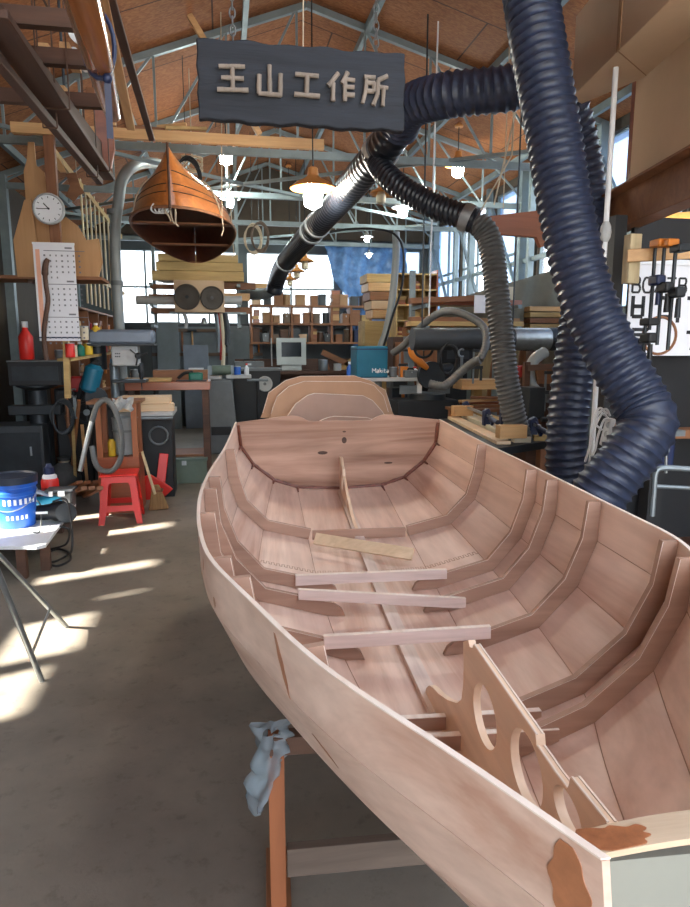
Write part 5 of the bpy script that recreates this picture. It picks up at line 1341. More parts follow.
cbl = [gb + V((0.05, 0.05, 0.16)), gz(66, 500, 0.45), gz(71, 520, 0.32), gz(72, 548, 0.16), gz(66, 556, 0.02), gz(52, 562, 0.012), gz(46, 556, 0.012), gz(56, 549, 0.012), gz(68, 552, 0.012), gz(70, 560, 0.012), gz(56, 566, 0.012), gz(45, 560, 0.012), gz(50, 550, 0.02), gz(66, 544, 0.14), gz(69, 530, 0.27), gz(60, 526, 0.30)]
solo('power_cable', MB().tube(crom(cbl, 8), 0.008, 6), 'black', 'black power cable looping from the low bench to the floor', 'cable')
cb2 = [onb(30, 520) + V((0.0, 0, 0.02)), onb(36, 516) + V((0, 0, 0.12)), onb(42, 520) + V((0, 0, 0.10)), onb(40, 532) + V((0, 0, 0.012)), onb(33, 534) + V((0, 0, 0.012))]
solo('grey_cable', MB().tube(crom(cb2, 8), 0.006, 6), 'hose_grey', 'grey cable loop beside the blue bucket', 'cable')
# folding metal legs poking in at the lower left
fl = thing('folding_table', 'folding table with grey tubular legs cut by the left edge', 'table', gz(-60, 640, 0))
q0, q1 = gz(67, 627, 0), gz(42, 681, 0)
t0_, t1_ = at(14, 571, 3.1), at(14, 612, 2.62)
part('leg', MB().tube(crom([q0, q0.lerp(t0_, 0.55), t0_, t0_ + (t0_ - q0) * 0.75], 5), 0.013, 10), 'galv', fl, world=True)
part('leg', MB().tube(crom([q1, q1.lerp(t1_, 0.5), t1_, t1_ + (t1_ - q1) * 1.5], 5), 0.013, 10), 'galv', fl, world=True)
part('brace', MB().tube([q0.lerp(t0_, 0.35), q1.lerp(t1_, 0.4)], 0.007, 8), 'galv', fl, world=True)
ta = t0_ + (t0_ - q0) * 0.75; tb_ = t1_ + (t1_ - q1) * 1.5
zt_ = max(ta.z, tb_.z)
part('top', MB().box(((ta.x + tb_.x) / 2 - 0.35, (ta.y + tb_.y) / 2, zt_ + 0.015), (0.6, 1.0, 0.03)), 'white', fl, world=True, bev=0.005)
# ------------------------------------------------------------------ back of the workshop
# lumber stack with two speaker cones on a hanging rack under the canoe
LY = 10.2
def Y_(px, py, Y=LY): return atY(px, py, Y)
a, b = Y_(133, 281), Y_(252, 281)
rk = thing('lumber_rack', 'steel rack hung from the roof carrying lumber below the canoe', 'rack', V(((a.x + b.x) / 2, LY + 0.2, a.z - 0.55)))
for x in (a.x + 0.25, b.x - 0.2):
    for z_ in (a.z - 0.02, a.z - 0.32, a.z - 0.62): part('arm', MB().box((x, LY + 0.25, z_ - 0.02), (0.05, 0.6, 0.04)), 'truss', rk, world=True)
    part('hanger', MB().box((x, LY + 0.52, (a.z - 0.66 + roof_z(x)) / 2), (0.05, 0.05, roof_z(x) - a.z + 0.62)), 'truss', rk, world=True)
k = 0
for layer, (y0, y1, n_, pxa, pxb) in enumerate(((281, 271, 3, 152, 244), (271, 262, 3, 156, 243), (262, 254, 2, 158, 238))):
    for j in range(n_):
        x0, x1 = Y_(pxa + 4 * j, y0).x, Y_(pxb - 5 * j, y0).x
        z0, z1 = Y_(200, y0).z, Y_(200, y1).z
        solo('plank', MB().box(((x0 + x1) / 2, LY + 0.08 + 0.17 * j, (z0 + z1) / 2), (x1 - x0, 0.15, z1 - z0 - 0.006)), 'lumber', 'pale plank in the stack under the canoe, %s from the front in the %s layer' % (ordn(j), ['bottom', 'middle', 'top'][layer]), 'plank', 'planks stacked under the canoe', bev=0.004); k += 1
for j, (x0, x1, y0, y1, mt, l) in enumerate(((150, 176, 288, 284, 'brown', 'short brown board end left of the speaker panel, upper'), (148, 178, 300, 294, 'brown', 'brown board left of the speaker panel, below the upper one'),
        (224, 250, 300, 293, 'pine', 'pale board end right of the speaker panel'), (222, 252, 313, 307, 'brown', 'brown board right of the white tube and below it'), (150, 225, 313, 308, 'brown', 'long brown board low behind the speaker panel'), (224, 256, 288, 282, 'brown', 'dark board right of the speaker panel, highest'))):
    p, q = Y_(x0, y0), Y_(x1, y1)
    solo('board', MB().box(((p.x + q.x) / 2, LY + 0.12 + 0.02 * j, (p.z + q.z) / 2), (q.x - p.x, 0.16, q.z - p.z)), mt, l, 'board', bev=0.003)
for x0, x1, l in ((136, 178, 'white plastic tube projecting left of the speaker panel'), (222, 242, 'white plastic tube projecting right of the speaker panel')):
    p, q = Y_(x0, 300), Y_(x1, 302); solo('tube', MB().cyl((p.x, LY + 0.02, p.z), (q.x, LY + 0.02, p.z), 0.065, n=18), 'light_grey', l, 'tube')
p, q = Y_(175, 312, LY - 0.2), Y_(224, 281, LY - 0.2)
spk = thing('speaker_panel', 'beige board with two round dark speaker cones below the lumber', 'speaker', ((p.x + q.x) / 2, LY - 0.18, p.z))
part('board', MB().box(((p.x + q.x) / 2, LY - 0.12, (p.z + q.z) / 2), (q.x - p.x, 0.25, q.z - p.z)), 'cardboard', spk, world=True, bev=0.004)
for px, py, r, mt in ((187, 297, 0.185, 'cone'), (212, 298, 0.17, 'cone')):
    c_ = Y_(px, py, LY - 0.25); o = part('speaker_cone', MB().lathe([(r, 0), (r, 0.02), (r * 0.93, 0.03), (r * 0.86, 0.018), (r * 0.5, 0.008), (r * 0.42, 0.010), (r * 0.3, 0.018), (0.0, 0.022)], V((c_.x, LY - 0.245, c_.z)), 36, (0, -1, 0)), mt, spk, world=True)
    part('dust_cap', MB().ball(V((0, 0, 0)) + V((c_.x, LY - 0.268, c_.z)), r * 0.14, 12, 8, (1, 0.4, 1)), 'mid_grey' if px > 200 else 'iron', o, world=True)
# things hanging from the rack
z_h = Y_(204, 313, LY - 0.1).z
part('hook_bar', MB().bar((Y_(170, 313).x, LY - 0.1, z_h), (Y_(246, 313).x, LY - 0.1, z_h), 0.03, 0.03).bar((a.x + 0.25, LY - 0.1, z_h), (a.x + 0.25, LY + 0.3, z_h), 0.03, 0.03).bar((b.x - 0.2, LY - 0.1, z_h), (b.x - 0.2, LY + 0.3, z_h), 0.03, 0.03), 'truss', rk, world=True)
hb_ = Y_(204, 320, LY - 0.1); r_ = thing('bell', 'small brass bell hanging under the speaker panel', 'bell', hb_)
part('body', MB().lathe([(0.055, -0.06), (0.045, -0.03), (0.03, 0.02), (0.015, 0.035)], n=18), 'galv', r_); part('cord', MB().cyl((0, 0, 0.03), (0, 0, 0.14), 0.004, n=6), 'rope', r_)
for i, (px, y0, y1, w, mt, l) in enumerate(((216, 314, 352, 0.035, 'steel', 'long grey strip hanging right of the bell'), (221, 316, 370, 0.03, 'cream', 'pale strap hanging lowest right of the bell'), (225, 312, 345, 0.04, 'dark_grey', 'dark strap hanging third from the bell'), (184, 314, 328, 0.03, 'light_grey', 'short grey strap hanging left of the bell'), (219, 318, 360, 0.02, 'red_dark', 'thin red strip hanging among the straps'))):
    p, q = Y_(px, y0, LY - 0.1), Y_(px + 2, y1, LY - 0.12); p.z = z_h
    solo('strap', MB().tube(crom([p, p.lerp(q, 0.5) + V((0.02, 0, 0)), q], 6), w, 8), mt, l, 'strap')
# sheet metal cupboards along the back under the window
# shelf rack with boxes in front of the window
BY = 12.1
a, b = atY(252, 346, BY), atY(371, 300, BY)
bs = thing('back_shelf', 'long brown shelf rack crowded with boxes under the back window', 'shelf', ((a.x + b.x) / 2, BY + 0.2, a.z))
SZ = [atY(300, y, BY).z for y in (343, 324, 306)]
for z in SZ: part('shelf_board', MB().box(((a.x + b.x) / 2, BY + 0.2, z), (b.x - a.x, 0.4, 0.035)), 'brown', bs, world=True)
nx_ = 6
for i in range(nx_ + 1):
    x = a.x + (b.x - a.x) * i / nx_; part('upright', MB().box((x, BY + 0.2, (SZ[0] + SZ[2]) / 2), (0.04, 0.38, SZ[2] - SZ[0] + 0.04)), 'brown_z', bs, world=True)
for x in (a.x, b.x): part('leg', MB().box((x, BY + 0.36, SZ[0] / 2), (0.06, 0.06, SZ[0])), 'brown_z', bs, world=True)
for li, (z, n_) in enumerate(zip(SZ, (13, 12, 11))):
    for j in range(n_):
        x = a.x + (b.x - a.x) * (j + 0.5) / n_
        # keep clear of the uprights
        f = ((x - a.x) / (b.x - a.x) * nx_) % 1
        x += 0.05 if f < 0.15 else (-0.05 if f > 0.85 else 0)
        w = (b.x - a.x) / n_ * random.uniform(0.6, 0.85); kind = random.choice(['box', 'box', 'blocks', 'tin', 'case', 'box']); mt = random.choice(['brown', 'cardboard_dark', 'cardboard_dark', 'mid_grey', 'brown', 'navy', 'oak_dark', 'dark_grey', 'old_board', 'lumber', 'cardboard'])
        hh = random.uniform(0.13, 0.26)
        if kind == 'tin': w = min(w, 0.14)
        item(kind, (x, BY + 0.16, z + 0.018), w, 0.24, hh, mt, '%s %s, %s from left on the %s board of the back shelf' % (cname[mt] if kind != 'blocks' else 'mixed', KN[kind], ordn(j), ['lower', 'middle', 'top'][li]), 'things on the back shelf rack')
p, q = atY(249, 302, BY - 0.2), atY(278, 295, BY - 0.2)
solo('timber_block', MB().box(((p.x + q.x) / 2, BY + 0.1, SZ[2] + 0.33), (q.x - p.x, 0.16, 0.12)), 'pine', 'orange pine block on top at the left end of the back shelf rack', 'timber', bev=0.004)
solo('support_box', MB().box(((p.x + q.x) / 2 + 0.05, BY + 0.2, SZ[2] + 0.27 - 0.125), (0.25, 0.3, 0.24)), 'cardboard_dark', 'brown box carrying the orange pine block on the back shelf rack', 'box') if False else None
# old white monitor hanging under the shelf
MY = 11.7
p, q = atY(277, 365, MY), atY(306, 338, MY)
mn = thing('crt_monitor', 'old pale grey tube monitor under the back shelf rack', 'monitor', ((p.x + q.x) / 2, MY + 0.15, p.z))
mx, mz = (p.x + q.x) / 2, (p.z + q.z) / 2; mw, mh = q.x - p.x, q.z - p.z
fr = [(mx - mw / 2, p.z), (mx + mw / 2, p.z), (mx + mw / 2, q.z), (mx - mw / 2, q.z)]
ih = [(mx - mw * 0.34, p.z + mh * 0.30), (mx + mw * 0.34, p.z + mh * 0.30), (mx + mw * 0.34, q.z - mh * 0.16), (mx - mw * 0.34, q.z - mh * 0.16)]
part('bezel', MB().holed(fr, [ih], (0, MY, 0), X3, Z3, V((0, 0.05, 0))), 'monitor', mn, world=True, bev=0.006)
part('screen', MB().box((mx, MY + 0.04, mz + mh * 0.07), (mw * 0.70, 0.02, mh * 0.56)), 'screen', mn, world=True)
part('housing', MB().prism([(-mw * 0.47, -mh * 0.46), (mw * 0.47, -mh * 0.46), (mw * 0.47, mh * 0.46), (-mw * 0.47, mh * 0.46)], (mx, MY + 0.05, mz), X3, Z3, V((0, 0.3, 0))), 'monitor', mn, world=True, bev=0.01)
part('foot', MB().box((mx, MY + 0.15, p.z - 0.05), (mw * 0.7, 0.26, 0.10)), 'monitor', mn, world=True, bev=0.01)
mn.location = mn.location  # base stays under the tube
# bench carrying monitor, machines with a round dial
bz = p.z - 0.10
bq0, bq1 = atY(236, 372, 11.3), atY(420, 372, 11.3)
r_ = thing('back_bench', 'dark workbench along the back under the monitor', 'workbench', ((bq0.x + bq1.x) / 2, 11.7, 0))
part('top', MB().box(((bq0.x + bq1.x) / 2, 11.72, bz - 0.025), (bq1.x - bq0.x, 0.75, 0.05)), 'oak_dark', r_, world=True)
for x in (bq0.x + 0.1, (bq0.x + bq1.x) / 2, bq1.x - 0.1):
    for y in (11.42, 12.0): part('leg', MB().box((x, y, (bz - 0.05) / 2), (0.08, 0.08, bz - 0.05)), 'oak_dark', r_, world=True)
part('back_board', MB().box(((bq0.x + bq1.x) / 2, 12.07, bz / 2 + 0.2), (bq1.x - bq0.x, 0.02, bz)), 'oak_dark', r_, world=True)
item('case', (mx - 0.75, 11.65, bz), 0.5, 0.3, 0.2, 'mid_grey', 'grey tool case left of the old monitor on the back bench')
item('tin', (mx + 0.55, 11.6, bz), 0.17, 0.17, 0.2, 'steel', 'steel tin right of the old monitor on the back bench')
item('tin', (mx + 0.8, 11.55, bz), 0.14, 0.14, 0.13, 'light_grey', 'second smaller tin right of the old monitor on the back bench')
item('box', (mx + 1.25, 11.65, bz), 0.4, 0.3, 0.16, 'brown', 'low brown box on the back bench behind the teal tool box')
solo('leaning_strip', MB().bar(atY(272, 366, 11.9), atY(271, 338, 11.9), 0.06, 0.02), 'light_grey', 'pale upright strip just left of the old monitor', 'strip')
dl = atY(265, 384, 10.6); d2 = atY(250, 372, 10.6)
r_ = thing('dial_cabinet', 'black machine cabinet with a round white dial left of the stacked formers', 'cabinet', (dl.x - 0.12, 10.9, 0))
hz_ = atY(265, 371, 10.6).z
part('body', MB().box((0, 0, hz_ / 2), (0.75, 0.5, hz_)), 'black', r_, bev=0.008)
part('dial_rim', MB().lathe([(0.12, 0), (0.125, 0.02), (0.108, 0.03), (0.105, 0.012)], V((0.12, -0.25, dl.z)), 32, (0, -1, 0)), 'light_grey', r_); part('dial', MB().lathe([(0.106, 0.0), (0.106, 0.016)], V((0.12, -0.25, dl.z)), 32, (0, -1, 0)), 'light_grey', r_); part('hub', MB().cyl((0.12, -0.26, dl.z), (0.12, -0.275, dl.z), 0.025), 'mid_grey', r_)
part('top_tray', MB().box((0, 0, hz_ + 0.02), (0.8, 0.52, 0.04)), 'mid_grey', r_)
# diagonal boards in the shadow under the shelf
for i, (x0, y0, x1, y1, mt, l) in enumerate(((322, 352, 352, 366, 'brown', 'brown board slanting in the shadow right of the monitor'), (325, 362, 328, 372, 'brown', 'short board standing right of the monitor'), (338, 372, 355, 358, 'lumber', 'pale board leaning right of the monitor, steeper one'))):
    p_, q_ = atY(x0, y0, 12.0), atY(x1, y1, 12.0); solo('board', MB().bar(p_, q_, 0.03, 0.1), mt, l, 'board')
# round basket and chest glimpsed by the jointer
p_ = at(252, 425, 8.6)
item('box', (gz(238, 412, 0.0).x, 8.4, 0), 0.5, 0.35, 0.32, 'cardboard_dark', 'cardboard box on the floor just left of the dinghy stern')
# grey doors leaned along the back left
for i, (px0, px1, y0, y1, mt, l) in enumerate(((158, 178, 322, 372, 'panel_grey', 'tall grey panel standing at the back, left one of three'), (184, 208, 345, 372, 'machine', 'low blue grey panel at the back behind the hanging straps'), (228, 250, 326, 372, 'panel_grey', 'grey panel at the back right of the hanging straps'))):
    p_, q_ = atY(px0, y1, 12.6), atY(px1, y0, 12.6); solo('sheet_panel', MB().box(((p_.x + q_.x) / 2, 12.6, q_.z / 2), (q_.x - p_.x, 0.03, q_.z)), mt, l, 'panel', bev=0.004)
# blue tarpaulin on the right of the back window
rows = []
poly_t = [(322, 247), (395, 247)]
NTX, NTZ = 26, 22
for i in range(NTZ + 1):
    r = []
    for j in range(NTX + 1):
        u, v = j / NTX, i / NTZ
        px = 322 + (404 - 322) * u; py = 246 + (352 - 246) * v
        if u < 0.5: py0 = 246 + (300 - 246) * 0
        left = 352 if v > 0.55 else (334 + (v - 0.33) * 82 if v > 0.33 else 324 + 10 * v / 0.33)
        px = left + (406 - left) * u
        p_ = atY(px, py, 12.75); p_.y -= 0.05 * math.sin(j * 1.1 + i * 0.7) + 0.03 * math.sin(i * 1.9 - j * 0.5) + 0.05
        r.append(p_)
    rows.append(r)
solo('tarpaulin', MB().grid(rows), 'tarp_blue', 'crinkled blue tarpaulin hung over the right part of the back window', 'tarpaulin', ang=60)

# ------------------------------------------------------------------ plywood formers standing behind the transom
FM = [((262, 412), (268, 392), (285, 380), (300, 376), (355, 376), (372, 381), (388, 391), (395, 412), 5.75, 'mdf', 'largest tan former standing behind the transom, farthest back'),
      ((270, 413), (276, 396), (288, 386), (304, 381), (362, 382), (376, 386), (386, 397), (391, 413), 5.6, 'mdf', 'second largest tan former behind the transom'),
      ((286, 416), (295, 403), (307, 395), (314, 393), (364, 396), (374, 401), (384, 412), (388, 418), 5.45, 'mdf_pale', 'third grey-pink former behind the transom'),
      ((312, 424), (322, 419), (328, 417), (334, 416), (368, 418), (374, 420), (380, 426), (384, 430), 5.3, 'mdf_pale', 'smallest lowest former nearest the transom')]
for f in FM:
    pts = f[:8]; d = f[8]; w = [at(x, y, d) for x, y in pts]; yy = sum(p.y for p in w) / 8
    poly = [(p.x, p.z) for p in w]
    base = 0.93
    poly = [(poly[0][0] - 0.02, base)] + poly + [(poly[-1][0] + 0.02, base)]
    cx = sum(p[0] for p in poly) / len(poly)
    r_ = thing('former', f[10], 'former', (cx, yy, base), 0, 'boat formers behind the transom')
    part('panel', MB().prism(poly, (0, yy, 0), X3, Z3, V((0, 0.015, 0))), f[9], r_, world=True)
    m = MB()
    for a_, b_ in zip(poly[1:-2], poly[2:-1]): m.bar(V((a_[0], yy + 0.0072, a_[1])), V((b_[0], yy + 0.0072, b_[1])), 0.0165, 0.004)
    part('sawn_edge', m, 'ply_edge', r_, 'pale sawn edge', world=True)
c_ = at(328, 430, 5.55)
r_ = thing('strongback', 'low wooden strongback carrying the formers behind the transom', 'stand', (c_.x, c_.y, 0))
for x in (-0.3, 0.3): part('rail', MB().box((x, 0, 0.88), (0.06, 1.0, 0.10)), 'brown_y', r_)
for x in (-0.3, 0.3):
    for y in (-0.4, 0.4): part('leg', MB().box((x, y, 0.415), (0.06, 0.06, 0.83)), 'brown_z', r_)

# ------------------------------------------------------------------ teal tool box on a bench right of the formers
p, q = at(357, 378, 7.4), at(390, 346, 7.4)
r_ = thing('tool_box', 'teal power tool vacuum box with white lettering, right of the formers', 'tool box', ((p.x + q.x) / 2, p.y + 0.2, p.z))
w, h = q.x - p.x, q.z - p.z
part('body', MB().box((0, 0, h / 2), (w, 0.36, h)), 'teal', r_, bev=0.012)
part('lid_line', MB().box((0, 0, h * 0.9), (w * 1.02, 0.37, 0.012)), 'navy', r_)
def letter(m, ch, x, z, s, y):
    """block capital or small letter drawn with bars on a facing surface"""
    T = {'M': [(0, 0, 0, 1), (0, 1, .4, .4), (.4, .4, .8, 1), (.8, 1, .8, 0)], 'a': [(.1, .6, .5, .6), (.5, .6, .5, 0), (.5, 0, .1, 0), (.1, 0, .1, .3), (.1, .3, .5, .3)], 'k': [(.1, 0, .1, 1), (.1, .3, .5, .6), (.25, .4, .55, 0)], 'i': [(.1, 0, .1, .6), (.1, .8, .1, .9)], 't': [(.2, .9, .2, 0), (.2, 0, .45, 0), (0, .6, .45, .6)],
         'B': [(0, 0, 0, 1), (0, 1, .5, 1), (.5, 1, .55, .75), (.55, .75, .45, .52), (0, .52, .5, .52), (.5, .52, .6, .25), (.6, .25, .5, 0), (.5, 0, 0, 0)], 'O': [(.15, 0, 0, .3), (0, .3, 0, .7), (0, .7, .15, 1), (.15, 1, .55, 1), (.55, 1, .7, .7), (.7, .7, .7, .3), (.7, .3, .55, 0), (.55, 0, .15, 0)], 'A': [(0, 0, .35, 1), (.35, 1, .7, 0), (.15, .35, .55, .35)], 'T': [(.35, 0, .35, 1), (0, 1, .7, 1)]}
    for x0, z0, x1, z1 in T.get(ch, []): m.bar(V((x + x0 * s, y, z + z0 * s)), V((x + x1 * s, y, z + z1 * s)), 0.14 * s, 0.003, up=(0, 1, 0))
m = MB(); x = 0.0
for ch_, adv in zip('Makita', (.95, .7, .7, .3, .6, .7)):
    letter(m, ch_, x, h * 0.16, 0.05, -0.183); x += adv * 0.05
part('lettering', m, 'white', r_)
part('small_lettering', MB().box((w * 0.02 + 0.02, -0.182, h * 0.42), (0.12, 0.003, 0.02)), 'teal', r_)
p0 = p
r_ = thing('side_bench', 'pale grey topped bench under the teal tool box', 'workbench', (p.x + 0.25, p.y + 0.25, 0))
part('top', MB().box((0, 0, p.z - 0.02), (1.1, 0.6, 0.04)), 'light_grey', r_, bev=0.004)
for sx in (-0.48, 0.48):
    for sy in (-0.25, 0.25): part('leg', MB().box((sx, sy, (p.z - 0.04) / 2), (0.05, 0.05, p.z - 0.04)), 'white', r_)
part('shelf', MB().box((0, 0, 0.35), (1.0, 0.5, 0.03)), 'mid_grey', r_)
for i, (dx, kind, mt, l) in enumerate(((0.32, 'box', 'orange', 'orange box right of the teal tool box on the pale bench'), (0.46, 'bottle', 'white', 'white bottle at the right end of the pale bench'), (0.2, 'tin', 'mid_grey', 'grey tin next to the teal tool box'))):
    item(kind, (p.x + 0.25 + dx, p.y + 0.12, p.z), 0.09, 0.12, 0.12, mt, l)
# ------------------------------------------------------------------ right side of the workshop
# open pigeon-hole shelf
CX0, CX1, CY_ = atY(397, 300, 9.0).x, atY(437, 300, 9.0).x, 9.0
cz0, cz1 = atY(415, 336, CY_).z, atY(415, 274, CY_).z
pg = thing('pigeonhole_shelf', 'tall pigeon-hole shelf of pale boards against the right windows', 'shelf', ((CX0 + CX1) / 2, CY_ + 0.15, cz0))
for i in range(5): z = cz0 + (cz1 - cz0) * i / 4; part('shelf_board', MB().box(((CX0 + CX1) / 2, CY_ + 0.15, z), (CX1 - CX0, 0.3, 0.02)), 'lumber', pg, world=True)
for i in range(4): x = CX0 + (CX1 - CX0) * i / 3; part('upright', MB().box((x, CY_ + 0.15, (cz0 + cz1) / 2), (0.02, 0.3, cz1 - cz0 + (0.12 if i == 3 else 0.02))), 'mahog' if i == 3 else 'lumber', pg, world=True)
part('back_panel', MB().box(((CX0 + CX1) / 2, CY_ + 0.305, (cz0 + cz1) / 2), (CX1 - CX0, 0.01, cz1 - cz0)), 'lumber', pg, world=True)
r_ = thing('shelf_cabinet', 'dark cabinet carrying the pigeon-hole shelf', 'cabinet', ((CX0 + CX1) / 2, CY_ + 0.18, 0))
part('body', MB().box((0, 0, (cz0 - 0.012) / 2), (CX1 - CX0 + 0.1, 0.36, cz0 - 0.012)), 'oak_dark', r_, bev=0.006)
for s_ in (-1, 1): 
    d_ = part('door', MB().box((s_ * 0.16, -0.19, (cz0) / 2), (0.30, 0.015, cz0 * 0.9)), 'brown_z', r_); part('knob', MB().ball((s_ * 0.04, -0.205, cz0 * 0.6), 0.015, 8, 6), 'steel', d_)
for i in range(4):
    for j in range(3):
        x = CX0 + (CX1 - CX0) * (j + 0.5) / 3; z = cz0 + (cz1 - cz0) * i / 4 + 0.01
        if (i + j) % 2 == 0: item(random.choice(['box', 'blocks']), (x, CY_ + 0.16, z), 0.13, 0.2, (cz1 - cz0) / 4 * 0.55, random.choice(['cardboard', 'cardboard_dark', 'lumber']), 'small box in the %s row of the pigeon-holes, %s from left' % (['lowest', 'second lowest', 'second highest', 'highest'][i], ordn(j)), 'boxes in the pigeon-hole shelf')
# wood stacked left of it
for i in range(5):
    p, q = at(366 + i * 1.5, 278 + i * 9, 10.0), at(396, 274 + i * 9, 10.0)
    solo('board', MB().box(((p.x + q.x) / 2, p.y + 0.2, p.z), (abs(q.x - p.x), 0.5, 0.12)), ['lumber', 'pine', 'brown', 'cardboard', 'pine'][i], 'pale board in the stack left of the pigeon-hole shelf, %s from the top' % ordn(i), 'board', 'boards stacked left of the pigeon-hole shelf', bev=0.004)
p = at(381, 345, 10.0)
r_ = thing('board_crate', 'wooden crate under the boards left of the pigeon-hole shelf', 'crate', (p.x, p.y + 0.25, 0))
zt_ = at(370, 316, 10.0).z - 0.07
part('body', MB().box((0, 0, zt_ / 2), (0.5, 0.5, zt_)), 'lumber', r_, bev=0.006)
for z in (0.3, 0.8, 1.3): part('band', MB().box((0, -0.255, z), (0.52, 0.015, 0.08)), 'brown', r_)
# thin grey pipe and cable arching before the shelf
solo('conduit', MB().tube(crom(P([(396, 232, 8.0), (396, 258, 8.0), (392, 300, 8.0), (386, 332, 8.0), (380, 352, 8.0), (378, 400, 8.0), (378, 470, 8.0), (378, 510, 8.05)]), 8), 0.045, 12), 'pipe_grey', 'thin grey pipe curving down left of the pigeon-hole shelf', 'pipe')
solo('black_cable', MB().tube(crom(P([(330, 232, 8.2), (350, 229, 8.1), (375, 229, 8.0), (394, 234, 7.9), (403, 250, 7.9), (402, 285, 7.9), (392, 318, 7.9), (382, 352, 7.9)]), 8), 0.014, 6), 'black', 'black cable arching down along the thin grey pipe', 'cable')
# lumber rack running level on the right
ly = 6.9
def Q(px, py, Y=6.9): return atY(px, py, Y)
lr = thing('cantilever_rack', 'steel rack on posts holding lumber behind the grey drop hose', 'rack', V((Q(470, 300).x, ly + 0.3, 0)))
zr_ = [Q(470, 326).z, Q(470, 304).z]
for x in (Q(428, 320).x, Q(520, 320).x):
    part('post', MB().box((x, ly + 0.62, 1.2), (0.06, 0.06, 2.4)), 'truss', lr, world=True)
    for z in zr_: part('arm', MB().box((x, ly + 0.32, z - 0.02), (0.05, 0.62, 0.04)), 'truss', lr, world=True)
def lum(x0, x1, y0, z, h, w, mt, l, slope=0.0):
    p, q = Q(x0, 300).x, Q(x1, 300).x
    return solo('plank', MB().bar((p, ly + y0, z + h / 2), (q, ly + y0, z + h / 2 + slope), w, h), mt, l, 'plank', 'planks on the cantilever rack', bev=0.003)
zb = zr_[0] + 0.0
lum(412, 526, 0.10, zb, 0.05, 0.14, 'lumber', 'pale plank in front on the lower arms of the cantilever rack')
lum(415, 522, 0.27, zb, 0.05, 0.16, 'pine', 'pine plank, middle of the lower arms of the cantilever rack')
lum(418, 540, 0.45, zb, 0.07, 0.16, 'brown', 'brown plank at the back of the lower arms of the cantilever rack')
lum(413, 480, 0.12, zb + 0.052, 0.045, 0.13, 'brown', 'short brown plank upon the pale front plank of the cantilever rack')
lum(432, 530, 0.29, zb + 0.052, 0.045, 0.13, 'cardboard_dark', 'rough plank upon the pine plank of the cantilever rack')
zu = zr_[1]
lum(412, 500, 0.10, zu, 0.06, 0.10, 'brown', 'brown plank in front on the upper arms of the cantilever rack', 0.05)
lum(418, 530, 0.25, zu, 0.06, 0.12, 'mahog', 'reddish plank on the upper arms of the cantilever rack')
lum(424, 525, 0.42, zu, 0.08, 0.12, 'lumber', 'pale thick plank at the back of the upper arms of the cantilever rack')
p = Q(488, 305, 6.75); solo('paper_note', MB().box((p.x - 0.02, 6.93, p.z + 0.02), (0.13, 0.006, 0.19)), 'paper', 'white paper sheet hung at the front of the cantilever rack', 'paper')
p = Q(522, 304, 6.6); r_ = thing('paper_box', 'cream box with yellow and black marks right of the grey drop hose', 'box', (p.x, 6.75, p.z - 0.07))
part('body', MB().box((0, 0, 0.07), (0.26, 0.16, 0.14)), 'cream', r_); part('mark', MB().box((-0.05, -0.082, 0.07), (0.05, 0.004, 0.08)), 'yellow', r_); part('mark', MB().box((0.04, -0.082, 0.06), (0.05, 0.004, 0.05)), 'ink', r_)
r_.location.z = zu + 0.065
r_.location.y = ly + 0.25
# grey cloth hung over the window
rows = []
for i in range(13):
    r = []
    for j in range(21):
        u, v = j / 20, i / 12
        tops = [(445, 300), (470, 290), (500, 285), (530, 280), (560, 272), (600, 268)]
        px = 440 + 160 * u; py = (303 - 40 * u) + (345 - (303 - 40 * u)) * v
        p_ = at(440 + (px - 440) * 0.86, py, 8.0); p_.y += 0.05 * math.sin(j * 1.4 + i * 0.3); r.append(p_)
    rows.append(r)
solo('dust_sheet', MB().grid(rows), 'grey_cloth', 'grey dust sheet draped behind the lumber rack at right', 'sheet', ang=60)
# second stack of boards, far right behind the big hose
for i in range(4):
    p, q = at(536, 326 - i * 6, 7.7), at(590, 326 - i * 6, 7.7)
    solo('board', MB().box(((p.x + q.x) / 2, p.y + 0.3, p.z), (q.x - p.x, 0.3, 0.055)), ['lumber', 'brown', 'lumber', 'pine'][i], 'board in the short stack behind the kinked blue hose, %s from the bottom' % ordn(i), 'board', 'boards stacked behind the kinked hose', bev=0.003)
p = at(563, 331, 7.7); r_ = thing('board_trestle', 'dark stand carrying the short board stack behind the kinked hose', 'stand', (p.x, p.y + 0.3, 0))
zz = p.z - 0.02
part('top', MB().box((0, 0, zz - 0.03), (0.5, 0.34, 0.05)), 'oak_dark', r_)
for sx in (-0.2, 0.2): part('leg', MB().box((sx, 0, (zz - 0.055) / 2), (0.06, 0.3, zz - 0.055)), 'oak_dark', r_)
# big level steel duct
p, q = atY(412, 339, 6.3), atY(600, 342, 6.3)
r_ = thing('steel_duct', 'large level duct crossing behind the grey drop hose, partly shiny steel', 'duct', ((p.x + q.x) / 2, 6.3, p.z - 0.11))
zc2 = p.z
gx = atY(512, 340, 6.3).x; g2 = atY(548, 340, 6.3).x
part('dark_section', MB().cyl((p.x, 6.3, zc2), (gx, 6.3, zc2), 0.11, n=24), 'dark_grey', r_, world=True)
part('steel_section', MB().tube([V((gx + (g2 - gx) * i / 30, 6.3, zc2)) for i in range(31)], [0.112 + 0.003 * (i % 2) for i in range(31)], 24), 'galv', r_, world=True)
part('end_section', MB().cyl((g2, 6.3, zc2), (q.x, 6.3, zc2), 0.118, n=24), 'iron', r_, world=True)
for x in (p.x + 0.1, gx): part('hanger', MB().cyl((x, 6.3, zc2 + 0.1), (x, 6.3, roof_z(x) - 0.02), 0.008, n=6), 'iron', r_, world=True)
